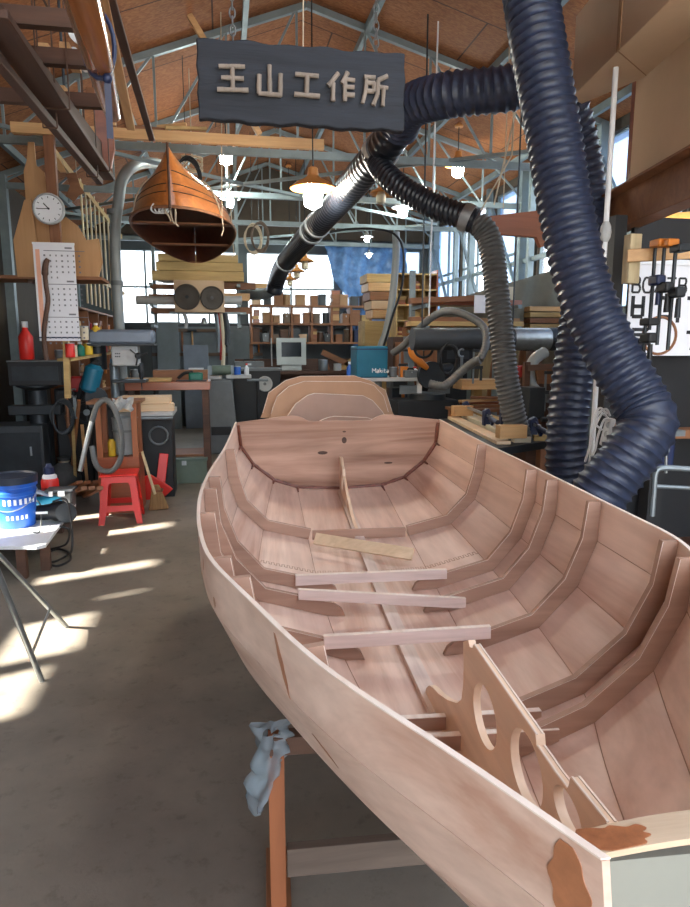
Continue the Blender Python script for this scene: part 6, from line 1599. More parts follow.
# looping grey vacuum hose on a cord
lp = P([(393, 353, 7.0), (404, 345, 6.9), (420, 328, 6.7), (434, 316, 6.6), (450, 311, 6.5), (470, 317, 6.4), (484, 328, 6.3), (486, 344, 6.2), (480, 360, 6.15)])
solo('vacuum_hose', MB().hose(lp, 0.04, 0.03, 12, 0.12, per=3), 'vac_hose', 'grey hose arching high over the machines right of the teal tool box', 'hose')
lp = P([(480, 360, 6.12), (474, 362, 6.15), (462, 371, 6.2), (450, 382, 6.2), (442, 386, 6.2), (430, 384, 6.25)])
solo('vacuum_hose', MB().hose(lp, 0.045, 0.03, 12, 0.12, per=3), 'vac_hose', 'lower grey hose falling from the arching hose to the dark machine', 'hose')
p = at(429, 316, 6.6); solo('suspension_rope', MB().cyl(p, V((p.x + 0.03, p.y, roof_z(p.x) - 0.03)), 0.008, n=6), 'white', 'white line holding up the arching grey hose', 'rope')
# dark machine (mitre saw) with orange handle behind the transom's right corner
p = at(432, 398, 7.3)
ms = thing('mitre_saw', 'dark mitre saw with an orange handle right of the teal tool box', 'saw', (p.x, p.y + 0.1, 0))
bx_, by_ = p.x, p.y + 0.15
zt_ = at(430, 400, 7.3).z
part('stand', MB().box((bx_ - 0.05, by_ + 0.05, zt_ / 2), (0.7, 0.45, zt_)), 'black', ms, world=True, bev=0.01)
part('base', MB().cyl((bx_, by_, zt_), (bx_, by_, zt_ + 0.06), 0.2, n=28), 'iron', ms, world=True)
part('fence', MB().box((bx_, by_ + 0.12, zt_ + 0.1), (0.6, 0.03, 0.1)), 'steel', ms, world=True)
c_ = at(430, 375, 7.25); part('blade_guard', MB().cyl(c_, c_ + V((0, -0.07, 0)), 0.15, n=28), 'iron', ms, world=True)
part('arm', MB().bar(V((bx_, by_ + 0.2, zt_ + 0.06)), c_ + V((0.02, 0.1, 0.06)), 0.08, 0.10), 'black', ms, world=True, bev=0.01)
part('motor', MB().cyl(c_ + V((0.04, 0, 0.03)), c_ + V((0.26, 0.08, 0.06)), 0.07, n=18), 'black', ms, world=True)
part('handle', MB().tube(crom(P([(410, 347, 7.1), (413, 355, 7.1), (420, 362, 7.1), (427, 368, 7.15)]), 6), [0.028 + 0.014 * math.sin(PI * i / 18) for i in range(19)], 12), 'orange', ms, world=True, label='orange handle')
for i, (px, py, d, w, h, mt, l) in enumerate(((400, 384, 7.9, 0.24, 0.10, 'mid_grey', 'grey metal device left of the mitre saw'), (458, 352, 8.0, 0.4, 0.28, 'black', 'black power unit behind the arching hose'), (409, 396, 7.9, 0.16, 0.09, 'orange', 'small orange case left of the mitre saw'))):
    p_ = at(px, py, d); r_ = thing('machine_case', l, 'machine', (p_.x, p_.y + 0.1, 0))
    zz = p_.z + h / 2
    part('body', MB().box((0, 0, zz - h / 2), (w, 0.2, h)), mt, r_, bev=0.012); part('front_plate', MB().box((0, -0.103, zz - h / 2), (w * 0.7, 0.008, h * 0.6)), 'dark_grey', r_); part('pedestal', MB().box((0, 0.02, (zz - h) / 2), (w * 0.7, 0.16, zz - h)), 'iron', r_)
# bench with clamped boards at the right of the transom
BZ = 0.88
u0, u1 = gz(437, 418, BZ), gz(542, 447, BZ)
bn = thing('clamping_bench', 'dark bench holding glued boards in blue clamps right of the transom', 'workbench', ((u0.x + u1.x) / 2, (u0.y + u1.y) / 2, 0))
g0, g1, g2_, g3 = gz(440, 419, BZ), gz(494, 449, BZ), gz(550, 441, BZ), gz(500, 415, BZ)
part('top', MB().prism([(g0.x, g0.y), (g1.x, g1.y), (g2_.x, g2_.y), (g3.x, g3.y)], (0, 0, BZ - 0.05), X3, Y3, V((0, 0, 0.05))), 'iron', bn, world=True)
for g_ in (g0, g1, g2_, g3):
    c0 = (g0 + g1 + g2_ + g3) / 4; p_ = g_.lerp(c0, 0.1); part('leg', MB().box((p_.x, p_.y, (BZ - 0.05) / 2), (0.07, 0.07, BZ - 0.05)), 'brown_z', bn, world=True)
part('lower_shelf', MB().prism([(q_.lerp(c0, 0.12).x, q_.lerp(c0, 0.12).y) for q_ in (g0, g1, g2_, g3)], (0, 0, 0.45), X3, Y3, V((0, 0, 0.03))), 'brown', bn, world=True)
ax = (g1 - g0).normalized(); ay = (g3 - g0).normalized()
def B_(s, t, z): return g0 + (g1 - g0) * s + (g3 - g0) * t + V((0, 0, z))
for i, (t, w, z, mt, l) in enumerate(((0.18, 0.10, 0.012, 'pale_x', 'pale board at the front edge of the clamping bench'), (0.42, 0.12, 0.02, 'cream', 'wide pale board in the middle of the clamping bench'), (0.66, 0.10, 0.02, 'lumber', 'board at the rear of the clamping bench'))):
    solo('glued_board', MB().bar(B_(0.04, t, z + 0.001), B_(0.93, t, z + 0.001), w, z * 2), mt, l, 'board', bev=0.002)
solo('wood_block', MB().box(B_(0.10, 0.28, 0.085), (0.18, 0.09, 0.09)), 'pine', 'pine block standing at the far end of the clamped boards', 'block', bev=0.003)
solo('wood_block', MB().box(B_(0.92, 0.28, 0.085), (0.20, 0.08, 0.09)), 'pine', 'pine block standing at the near end of the clamped boards', 'block', bev=0.003)
for s_, t_, l in ((0.5, 0.35, 'blue jawed bar clamp at the middle of the clamped boards'), (0.9, 0.6, 'blue jawed bar clamp at the near end of the clamped boards')):
    r_ = thing('bar_clamp', l, 'clamp', B_(s_, t_, 0.04))
    part('bar', MB().bar(B_(s_ - 0.42, t_, 0.115), B_(s_ + 0.06, t_, 0.115), 0.02, 0.02), 'galv', r_, world=True)
    for k_ in (-0.40, 0.0): part('jaw', MB().prism([(-0.03, 0), (0.03, 0), (0.03, 0.11), (0.01, 0.14), (-0.03, 0.12)], B_(s_ + k_, t_, 0.03), X3, Z3, V((0, 0.05, 0))), 'navy', r_, world=True, bev=0.006)
    part('handle', MB().cyl(B_(s_ + 0.04, t_, 0.10), B_(s_ + 0.16, t_, 0.09), 0.018), 'navy', r_, world=True); part('trigger', MB().bar(B_(s_ + 0.02, t_, 0.13), B_(s_ + 0.08, t_, 0.06), 0.02, 0.03), 'navy', r_, world=True)
# pile of thin offcuts and pale board on posts behind the bench
p = at(487, 407, 6.75)
for i, (dx, dy, dz, w, mt, rz, l) in enumerate(((0, 0, 0, 0.62, 'brown', 0.1, 'lowest brown strip of the offcut pile behind the clamping bench'), (0.04, 0.05, 0.03, 0.55, 'mahog', -0.15, 'reddish strip of the offcut pile behind the clamping bench'), (-0.06, 0.0, 0.06, 0.45, 'pine', 0.25, 'pale strip of the offcut pile behind the clamping bench'), (0.06, -0.02, 0.09, 0.4, 'brown', -0.3, 'topmost brown strip of the offcut pile behind the clamping bench'))):
    solo('offcut', MB().box((p.x + dx, p.y + dy + 0.1, p.z + dz), (w, 0.07, 0.024), rz), mt, l, 'offcut', bev=0.002)
r_ = thing('offcut_table', 'small table under the offcut pile behind the clamping bench', 'table', (p.x, p.y + 0.1, 0))
zz = p.z - 0.014; part('top', MB().box((0, 0, zz - 0.015), (0.7, 0.4, 0.03)), 'brown', r_)
for sx in (-0.3, 0.3):
    for sy in (-0.15, 0.15): part('leg', MB().box((sx, sy, (zz - 0.03) / 2), (0.05, 0.05, zz - 0.03)), 'brown_z', r_)
a, b = at(462, 389, 7.3), at(512, 389, 7.3)
r_ = thing('board_stand', 'thin stand carrying a thick pale board behind the clamping bench', 'stand', ((a.x + b.x) / 2, a.y + 0.15, 0))
part('post', MB().box((0, 0.1, (a.z - 0.01) / 2), (0.10, 0.08, a.z - 0.01)), 'lumber', r_); part('foot', MB().box((0, 0.1, 0.02), (0.4, 0.3, 0.04)), 'lumber', r_)
solo('thick_board', MB().box(((a.x + b.x) / 2, a.y + 0.15, a.z + 0.045), (b.x - a.x, 0.3, 0.11)), 'pine', 'thick pale board raised behind the clamping bench', 'board', bev=0.003)
# clutter between drop hose and big hoses
for i, (px, py, d, w, h, mt, l) in enumerate(((540, 404, 5.3, 0.14, 0.26, 'iron', 'dark upright case left of the straight blue hose'), (538, 440, 5.2, 0.18, 0.14, 'lumber', 'pale crate low left of the straight blue hose'), (552, 375, 5.6, 0.22, 0.16, 'brown', 'brown box behind the straight blue hose'), (530, 372, 5.8, 0.14, 0.10, 'red_dark', 'small dark red case right of the drop hose'))):
    p_ = at(px, py, d); r_ = thing('shelf_case', l, 'case', (p_.x, p_.y + 0.15, 0))
    zz = p_.z + h / 2; part('body', MB().box((0, 0, zz - h / 2), (w, 0.2, h)), mt, r_, bev=0.006); part('stand', MB().box((0, 0, (zz - h) / 2), (w * 0.8, 0.18, zz - h)), 'oak_dark', r_)
solo('elbow_pipe', MB().tube(crom(P([(562, 400, 5.6), (545, 396, 5.6), (533, 388, 5.65), (530, 374, 5.7), (534, 360, 5.75), (545, 352, 5.8)]), 6), 0.05, 14), 'pipe_grey', 'grey bent pipe under the shiny duct right of the drop hose', 'pipe')
# reddish plank end slung high between the hoses
p = at(496, 232, 5.4)
r_ = thing('rudder_board', 'reddish wide board slung high left of the kinked blue hose', 'board', at(530, 240, 5.4))
for px_ in (505, 553):
    q = at(px_, 214, 5.4); part('cord', MB().cyl((q.x, p.y + 0.025, q.z), (q.x, p.y + 0.025, roof_z(q.x) - 0.01), 0.004, n=5), 'rope', r_, world=True)
part('panel', MB().prism([(px_.x, px_.z) for px_ in P([(490, 216, 5.4), (562, 206, 5.4), (566, 240, 5.4), (545, 246, 5.4), (540, 236, 5.4), (492, 234, 5.4)])], (0, p.y, 0), X3, Z3, V((0, 0.05, 0))), 'mahog', r_, world=True, bev=0.004)
# cable ties of rope near the hoses
for x0, y0, x1, y1, l in ((516, 110, 494, 205, 'white rope stay slanting left of the big hose, upper'), (512, 155, 470, 230, 'white rope stay slanting left of the big hose, lower')):
    solo('rope_stay', (lambda A, B: MB().tube([V((A.x, A.y, roof_z(A.x) - 0.02)), A, B], 0.006, 6))(at(x0, y0, 5.0), at(x1, y1, 5.2)), 'rope', l, 'rope')

# ------------------------------------------------------------------ storage above right
# long carton lying on the roof ties
A0 = at(572, 97, 4.0); A1 = gz(655, 15, A0.z)
LCZ = A0.z
A2, A3 = gz(668, 68, LCZ), gz(577, 106, LCZ)
A1 = A0 + (A1 - A0) * 1.9; A2 = A3 + (A2 - A3) * 2.0
carton = thing('long_carton', 'long tan folded carton slung high across the top right corner', 'carton', (A0 + A2) / 2)
part('body', MB().prism([(p.x, p.y) for p in (A0, A1, A2, A3)], (0, 0, LCZ), X3, Y3, V((0, 0, 0.42))), 'cardboard', carton, world=True, bev=0.004)
tp0 = A0.lerp(A1, 0.33); tn = (A1 - A0).normalized(); tn = V((-tn.y, tn.x, 0)); tn = tn if tn.x < 0 else -tn
part('tape', MB().bar(tp0 + tn * 0.002, tp0 + tn * 0.002 + V((0, 0, 0.42)), 0.004, 0.035, up=tuple((A1 - A0).normalized())), 'cardboard_dark', carton, world=True)
part('fold_line', MB().bar(tp0 - V((0, 0, 0.001)), A3.lerp(A2, 0.40) - V((0, 0, 0.001)), 0.004, 0.002), 'cardboard_dark', carton, world=True)
for f, l in ((0.75, 'middle'), (0.97, 'near')):
    m = MB(); q0_, q1_ = A0.lerp(A1, f), A3.lerp(A2, f)
    for q_ in (q0_ + tn * 0.01, q1_ - tn * 0.01): m.cyl(q_ - V((0, 0, 0.008)), V((q_.x, q_.y, roof_z(q_.x) - 0.01)), 0.006, n=5)
    m.cyl(q0_ - V((0, 0, 0.008)), q1_ - V((0, 0, 0.008)), 0.006, n=5)
    solo('carton_sling', m, 'rope', 'rope sling carrying the %s part of the long carton' % l, 'rope')
# timber beam shelf with standing carton
b0, b1 = at(606, 218, 3.5), at(690, 190, 2.9)
BX, BZt = None, None
zbm = at(640, 203, 3.9).z
e0_, e1_ = gz(611, 239, zbm - 0.11), gz(672, 215, zbm - 0.11)
dirb = (e1_ - e0_).normalized()
e1_ = e0_ + dirb * 2.2
bmth = thing('timber_beam', 'thick brown timber beam shelf under the standing carton at right', 'beam', ((e0_ + e1_) / 2))
nb = V((dirb.y, -dirb.x, 0)); nb = nb if nb.y > 0 else -nb
def E(s, n_, z): return e0_ + dirb * s + nb * n_ + V((0, 0, z))
part('beam', MB().bar(E(0, 0.06, 0.10), E(2.2, 0.06, 0.10), 0.12, 0.20), 'brown', bmth, world=True, bev=0.004)
part('ledge', MB().bar(E(-0.02, 0.13, 0.20), E(2.2, 0.13, 0.20), 0.14, 0.012), 'brown', bmth, world=True)
part('end_stub', MB().bar(E(-0.10, 0.16, 0.13), E(0.0, 0.16, 0.13), 0.14, 0.14), 'mahog', bmth, world=True)
def s_for(px, n_, z):
    lo, hi = -0.5, 2.0
    for _ in range(40):
        mid = (lo + hi) / 2
        if proj(E(mid, n_, z))[0] < px: lo = mid
        else: hi = mid
    return lo
sc0 = s_for(633, 0.16, 0.3)
sc_ = thing('standing_carton', 'big tan cardboard carton standing on the timber beam at right', 'carton', E(sc0 + 0.4, 0.2, 0.2))
part('body', MB().bar(E(sc0, 0.12, 0.206 + 0.27), E(sc0 + 1.0, 0.12, 0.206 + 0.27), 0.11, 0.54), 'cardboard', sc_, world=True, bev=0.004)
part('print', MB().bar(E(sc0 + 0.06, 0.062, 0.2 + 0.40), E(sc0 + 0.16, 0.062, 0.2 + 0.40), 0.004, 0.022).bar(E(sc0 + 0.06, 0.062, 0.2 + 0.43), E(sc0 + 0.14, 0.062, 0.2 + 0.43), 0.004, 0.01).bar(E(sc0 + 0.05, 0.062, 0.2 + 0.36), E(sc0 + 0.12, 0.062, 0.2 + 0.36), 0.004, 0.012), 'mid_grey', sc_, 'faint grey printing', world=True)
part('tape', MB().bar(E(sc0 + 0.28, 0.063, 0.2 + 0.27), E(sc0 + 0.32, 0.063, 0.2 + 0.27), 0.004, 0.54), 'cardboard_dark', sc_, world=True)
solo('dark_plank', MB().bar(E(sc0 - 0.035, 0.12, 0.206), E(sc0 - 0.035, 0.12, 0.80), 0.10, 0.045, up=tuple(dirb)), 'mahog', 'narrow reddish plank on end at the left of the standing carton', 'plank')
item('box', E(sc0 + 0.36, 0.12, 0.746), 0.2, 0.1, 0.16, 'white', 'white box lying on top of the standing carton')
# white pole in front
p = at(612, 130, 3.6); r_ = thing('white_pole', 'thin white vertical pole between the kinked hose and the cartons', 'pole', (p.x, p.y, 0))
part('pole', MB().cyl((0, 0, 0), (0, 0, LCZ + 0.4), 0.014, n=12), 'white', r_); part('flange', MB().lathe([(0.05, 0), (0.05, 0.01), (0.02, 0.02)], n=16), 'white', r_); part('knot', MB().ball((0, 0, at(612, 232, 3.6).z), 0.03, 10, 6, (1, 1, 2)), 'light_grey', r_)
# post, pale cleats, lit shelf, hanging clamps
p = at(629, 300, 3.55); zt_ = e0_.z
r_ = thing('steel_post', 'dark steel post below the timber beam end', 'post', (p.x, p.y + 0.15, 0))
part('post', MB().box((0, 0, zt_ / 2), (0.07, 0.07, zt_)), 'black', r_); part('foot_plate', MB().box((0, 0, 0.006), (0.18, 0.18, 0.012)), 'black', r_)
a, b = at(622, 284, 3.5), at(638, 235, 3.5); 
solo('cleat_block', MB().box(((a.x + b.x) / 2, a.y - 0.02, (a.z + b.z) / 2), (b.x - a.x, 0.06, b.z - a.z)), 'pale_z', 'pale upright wood block fixed to the dark post', 'block', bev=0.003)
a, b = at(626, 262, 3.42), at(690, 250, 3.0)
solo('peg_rail', MB().bar(at(627, 256, 3.44), at(700, 252, 3.36), 0.03, 0.062), 'pine', 'pale pine rail with peg holes crossing in front of the banner', 'rail', bev=0.003)
ra, rb_ = at(632, 236, 4.9), at(715, 226, 4.5)
r_ = thing('tool_rail', 'notched dark tool rail lit from behind under the timber beam', 'rail', V((ra.x, ra.y, ra.z)))
m = MB().bar(ra, rb_, 0.04, 0.02)
for i in range(9): q_ = ra.lerp(rb_, 0.3 + i * 0.075); m.bar(q_, q_ + V((0, 0, 0.035)), 0.018, 0.02, up=(0, 1, 0))
part('rail', m, 'oak_dark', r_, world=True)
part('lamp_strip', MB().bar(ra.lerp(rb_, 0.40) + V((0, 0.10, 0.07)), rb_ + V((0.3, 0.10, 0.07)), 0.03, 0.03), 'strip_warm', r_, 'warm glowing light strip', world=True)
part('bracket', MB().bar(ra.lerp(rb_, 0.4) + V((0, 0, 0.0)), ra.lerp(rb_, 0.4) + V((0, 0.14, 0.07)), 0.03, 0.02), 'iron', r_, world=True)
part('back_board', MB().bar(ra.lerp(rb_, 0.36) + V((0, 0.16, 0.07)), rb_ + V((0.3, 0.16, 0.07)), 0.012, 0.16), 'lumber', r_, world=True)
l = bpy.data.lights.new('strip_light', 'AREA'); l.energy = 0.8; l.color = (1.0, 0.72, 0.36); l.shape = 'RECTANGLE'; l.size = 0.5; l.size_y = 0.04
o = bpy.data.objects.new('strip_light', l); COL.objects.link(o); o.location = ra.lerp(rb_, 0.75) + V((0, 0.08, 0.05)); o.rotation_euler = (R(60), 0, 0)
# banner with lettering
ba, bb = at(630, 356, 3.9), at(720, 262, 3.9)
by_ = (ba.y + bb.y) / 2 + 0.1
bw_, bh_ = bb.x - ba.x, bb.z - ba.z
bnr = thing('banner', 'white banner with black lettering behind the hanging clamps at right', 'banner', ((ba.x + bb.x) / 2, by_, ba.z))
part('sheet', MB().box(((ba.x + bb.x) / 2, by_, (ba.z + bb.z) / 2), (bw_, 0.008, bh_)), 'paper', bnr, world=True)
# latin line
m = MB(); x = ba.x + bw_ * 0.04; s = 0.085
zl = at(640, 284, 3.9).z
for ch_, adv in (('B', .8), ('O', .95), ('A', .9), ('T', .95), ('B', .8)):
    letter(m, ch_, x, zl - s * 0.5, s, by_ - 0.006); x += adv * s
part('latin_lettering', m, 'ink', bnr, world=True)
# hangul line and the smaller one below, drawn as strokes
def strokes(m, lst, x, z, s):
    for x0, z0, x1, z1 in lst: m.bar(V((x + x0 * s, by_ - 0.006, z + z0 * s)), V((x + x1 * s, by_ - 0.006, z + z1 * s)), 0.13 * s, 0.003, up=(0, 1, 0))
BI = [(.05, .2, .05, .9), (.45, .2, .45, .9), (.05, .55, .45, .55), (.05, .2, .45, .2), (.75, 0, .75, 1)]
DI = [(.05, .85, .5, .85), (.05, .85, .05, .2), (.05, .2, .5, .2), (.78, 0, .78, 1)]
GI = [(.05, .85, .5, .85), (.5, .85, .3, .15), (.78, 0, .78, 1)]
CHO = [(.35, .98, .65, .98), (.1, .8, .9, .8), (.5, .8, .1, .5), (.5, .75, .9, .5), (.5, .45, .5, .2), (0, .18, 1, .18)]
TONG = [(.1, .95, .8, .95), (.1, .95, .1, .55), (.1, .75, .8, .75), (.1, .55, .8, .55), (.45, .55, .45, .42), (0, .4, .95, .4), (.3, .3, .6, .3), (.6, .3, .6, .05), (.6, .05, .3, .05), (.3, .05, .3, .3)]
m = MB(); zk = at(640, 322, 3.9).z; s = 0.17
for i, g in enumerate((BI, DI, GI, CHO)): strokes(m, g, ba.x + 0.02 + i * s * 1.06, zk, s)
strokes(m, TONG, ba.x + 0.02, zk - s * 1.1, s * 0.9)
strokes(m, GI, ba.x + 0.02 + s * 2.2, zk - s * 1.1, s * 0.9)
part('hangul_lettering', m, 'ink', bnr, world=True)
m = MB(); c_ = V((ba.x + 0.22, by_ - 0.006, ba.z + 0.12)); m.tube([c_ + V((0.11 * math.cos(t), 0, 0.11 * math.sin(t))) for t in [PI * 2 * i / 28 for i in range(29)]], 0.009, 5, caps=False)
part('circle_mark', m, 'brown', bnr, 'brown ring mark', world=True)
part('frame', MB().box(((ba.x + bb.x) / 2, by_, bb.z + 0.01), (bw_ + 0.02, 0.03, 0.03)), 'white', bnr, world=True)
wl = thing('partition', 'dark partition board standing behind the banner at the right', 'partition', ((ba.x + bb.x) / 2 + 0.25, by_ + 0.08, 0))
part('panel', MB().box((0.1, 0, 1.15), (bw_ + 0.6, 0.03, 2.3)), 'black', wl)
for x in (-0.3, 0.5): part('stud', MB().box((x, 0.04, 1.15), (0.05, 0.05, 2.3)), 'brown_z', wl)
def clampv(px, y0, y1, d, label, body, jaw):
    a_, b_ = at(px, y0, d), at(px - 1, y1, d)
    r_ = thing('hanging_clamp', label, 'clamp', (a_.x, a_.y, b_.z))
    part('bar', MB().cyl(V((a_.x, a_.y, a_.z)), V((a_.x, a_.y, b_.z)), 0.009, n=8), 'iron', r_, world=True)
    part('fixed_jaw', MB().box(V((a_.x, a_.y - 0.03, a_.z - 0.02)), (0.06, 0.08, 0.035)), jaw, r_, world=True, bev=0.006)
    zc_ = a_.z + (b_.z - a_.z) * 0.45
    part('sliding_jaw', MB().box(V((a_.x, a_.y - 0.03, zc_)), (0.05, 0.08, 0.05)), body, r_, world=True, bev=0.01)
    part('handle', MB().cyl(V((a_.x, a_.y - 0.05, zc_ - 0.03)), V((a_.x, a_.y - 0.05, zc_ - 0.12)), 0.011, 0.014), body, r_, world=True)
    return r_
clampv(656, 240, 330, 3.35, 'clamp with blue slider hanging leftmost before the banner', 'navy', 'orange')
clampv(665, 240, 345, 3.3, 'clamp with dark slider hanging second before the banner', 'black', 'orange')
clampv(646, 318, 362, 3.3, 'short black clamp hanging low before the banner', 'black', 'black')
clampv(676, 245, 350, 3.25, 'clamp hanging farthest right before the banner', 'iron', 'iron')
# bench below the banner with vice, power strip and F-clamp
z_ = at(655, 385, 3.7).z
sbn = thing('side_counter', 'dark counter below the banner at the right edge', 'workbench', (at(672, 400, 3.9).x + 0.15, 3.75, 0))
X0_ = at(642, 440, 3.75).x
cz_ = at(650, 436, 3.7).z
part('top', MB().box((0.15, 0, cz_ - 0.025), (0.9, 0.5, 0.05)), 'brown', sbn); part('back', MB().box((0.15, 0.24, cz_ / 2 - 0.03), (0.85, 0.02, cz_ - 0.08)), 'black', sbn)
for x in (-0.2, 0.5): part('leg', MB().box((x, -0.2, (cz_ - 0.05) / 2), (0.06, 0.06, cz_ - 0.05)), 'brown_z', sbn)
part('shelf', MB().box((0.15, 0, 0.3), (0.85, 0.46, 0.03)), 'oak_dark', sbn)
p = at(658, 452, 3.35); r_ = thing('bench_vice', 'blue vice with a steel lever at the right edge beside the kinked hose', 'vice', (p.x + 0.02, p.y + 0.05, p.z - 0.10))
part('body', MB().box((0.02, 0.02, 0.10), (0.14, 0.12, 0.18)), 'navy', r_, bev=0.015); part('screw', MB().cyl((-0.02, -0.04, 0.12), (-0.02, -0.12, 0.12), 0.016), 'steel', r_); part('lever', MB().cyl((-0.02, -0.11, 0.14), (-0.01, -0.11, 0.0), 0.008), 'galv', r_); part('lever_ball', MB().ball((-0.02, -0.11, 0.145), 0.014, 10, 6), 'galv', r_); part('jaw', MB().box((0.02, -0.01, 0.2), (0.16, 0.16, 0.03)), 'steel', r_); part('pedestal', MB().span((-0.02, 0.0, -r_.location.z), (0.06, 0.08, 0.02)), 'black', r_)
fc = thing('f_clamp', 'pale blue steel F-clamp standing at the right edge below the vice', 'clamp', at(655, 515, 3.1))
ap = P([(652, 516, 3.1), (654, 490, 3.1), (656, 472, 3.1), (664, 468, 3.1), (690, 469, 3.1)])
part('frame', MB().tube(crom(ap, 5), 0.014, 10), 'steel', fc, world=True); part('arm', MB().cyl(at(652, 486, 3.1), at(690, 488, 3.1), 0.010), 'steel', fc, world=True)
# white cable bundle and plug strip in the crook of the hoses
pts0 = at(608, 425, 3.4)
r_ = thing('power_strip', 'white power strip hanging in the crook of the blue hoses', 'power strip', pts0 + V((0, 0, -0.1)))
part('body', MB().bar(at(604, 446, 3.38), at(611, 418, 3.38), 0.05, 0.035), 'white', r_, world=True, bev=0.008); part('socket', MB().lathe([(0.018, 0), (0.018, 0.004)], at(607, 434, 3.36), 14, (0, -1, 0)), 'light_grey', r_, world=True); part('socket', MB().lathe([(0.018, 0), (0.018, 0.004)], at(609, 425, 3.36), 14, (0, -1, 0)), 'light_grey', r_, world=True)
CC = [[(606, 416), (598, 412), (592, 425), (590, 445), (585, 462)], [(608, 418), (602, 414), (594, 430), (592, 448), (588, 468)], [(610, 420), (604, 420), (598, 436), (595, 450), (590, 458)], [(607, 414), (600, 408), (594, 416), (591, 432), (594, 440)], [(610, 416), (606, 409), (598, 414), (596, 424), (602, 430)]]
for i, c_ in enumerate(CC): solo('white_cable', MB().tube(crom([at(x, y, 3.4 - 0.01 * i) for x, y in c_], 6), 0.006, 6), 'white', 'white cable in the bundle between the blue hoses, %s of five' % ['outermost left', 'second', 'third', 'fourth', 'innermost'][i], 'cable', 'white cables between the hoses')
# plastic wrap on the trestle post
# ------------------------------------------------------------------ small tools and clutter
random.seed(21)
def hung(kind, px, py, d, label, mat, s=1.0, hang=0.0, wall=None):
    """one hand tool hanging with its top at the pixel, on a nail"""
    p = atY(px, py, wall) if wall else at(px, py, d); r_ = thing(kind, label, {'handsaw': 'saw', 'hammer': 'hammer', 'screwdriver': 'screwdriver', 'square': 'set square', 'spanner': 'spanner', 'small_clamp': 'clamp', 'brush': 'brush', 'chisel': 'chisel', 'drawknife': 'tool', 'cable_coil': 'cable', 'rope_coil': 'rope', 'pulley': 'wheel'}[kind], p)
    if kind == 'handsaw':
        part('blade', MB().prism([(-0.05, -0.42), (0.02, -0.42), (0.06, 0.0 - 0.06), (-0.06, -0.06)], (0, 0, 0), X3 * s, Z3 * s, V((0, 0.004, 0))), 'steel', r_)
        part('handle', MB().holed([(-0.07, -0.08), (0.07, -0.08), (0.08, 0.0), (0.05, 0.05), (-0.05, 0.05), (-0.08, 0.0)], [circ(0, -0.02, 0.028, 12)], (0, -0.008, 0), X3 * s, Z3 * s, V((0, 0.02, 0))), mat, r_)
    elif kind == 'hammer':
        part('head', MB().cyl((-0.06 * s, 0, -0.01), (0.06 * s, 0, -0.01), 0.018 * s, n=10), 'iron', r_); part('handle', MB().cyl((0, 0, -0.01), (0.0, 0, -0.30 * s), 0.013 * s, n=8), mat, r_)
    elif kind in ('screwdriver', 'chisel'):
        part('handle', MB().lathe([(0.010, 0), (0.016, -0.02), (0.014, -0.10), (0.008, -0.115)], n=10) if s == 1 else MB().lathe([(0.010 * s, 0), (0.016 * s, -0.02 * s), (0.014 * s, -0.10 * s), (0.008 * s, -0.115 * s)], n=10), mat, r_); part('shaft', MB().bar((0, 0, -0.11 * s), (0, 0, -0.24 * s), 0.012 * s, 0.006), 'steel', r_)
    elif kind == 'square':
        part('stock', MB().box((0, 0, -0.14 * s), (0.03 * s, 0.015, 0.28 * s)), mat, r_); part('blade', MB().box((0.10 * s, 0, -0.26 * s), (0.2 * s, 0.004, 0.035 * s)), 'steel', r_)
    elif kind == 'spanner':
        part('shaft', MB().box((0, 0, -0.12 * s), (0.022 * s, 0.008, 0.18 * s)), mat, r_); part('jaw', MB().tube([V((0.03 * s * math.cos(t), 0, 0.03 * s * math.sin(t) - 0.01)) for t in [R(-60 - 30 * i) for i in range(9)]], 0.009 * s, 6), mat, r_)
    elif kind == 'small_clamp':
        part('bar', MB().box((0, 0, -0.16 * s), (0.018 * s, 0.008, 0.34 * s)), 'steel', r_); part('fixed_jaw', MB().box((0.04 * s, 0, -0.005), (0.10 * s, 0.02, 0.025 * s)), 'iron', r_); part('sliding_jaw', MB().box((0.04 * s, 0, -0.17 * s), (0.11 * s, 0.022, 0.03 * s)), 'iron', r_); part('handle', MB().cyl((0.08 * s, 0, -0.18 * s), (0.08 * s, 0, -0.30 * s), 0.014 * s, n=8), mat, r_)
    elif kind == 'brush':
        part('handle', MB().lathe([(0.008, 0), (0.013, -0.08 * s), (0.02, -0.14 * s)], n=10), mat, r_); part('bristles', MB().box((0, 0, -0.19 * s), (0.06 * s, 0.02, 0.10 * s)), 'straw', r_)
    elif kind in ('cable_coil', 'rope_coil'):
        m = MB()
        for a in range(5): m.tube([V((0.10 * s * math.cos(2 * PI * i / 22) + 0.006 * a, 0.012 * math.sin(i + a), -0.15 * s + (0.15 + 0.008 * a) * s * math.sin(2 * PI * i / 22))) for i in range(23)], 0.008, 5)
        part('coil', m, mat, r_); part('hanger', MB().cyl((0, 0, -0.01), (0, 0, max(0.03, hang)), 0.004, n=5), 'iron', r_)
    elif kind == 'pulley':
        part('rim', MB().tube([V((0.10 * s * math.cos(2 * PI * i / 28), 0, -0.10 * s + 0.10 * s * math.sin(2 * PI * i / 28))) for i in range(29)], 0.014 * s, 8), mat, r_); part('hub', MB().cyl((0, 0.015, -0.10 * s), (0, -0.015, -0.10 * s), 0.03 * s), 'steel', r_)
        part('spokes', MB().bar((-0.1 * s, 0, -0.1 * s), (0.1 * s, 0, -0.1 * s), 0.012, 0.012).bar((0, 0, -0.2 * s), (0, 0, 0), 0.012, 0.012), mat, r_)
    return r_
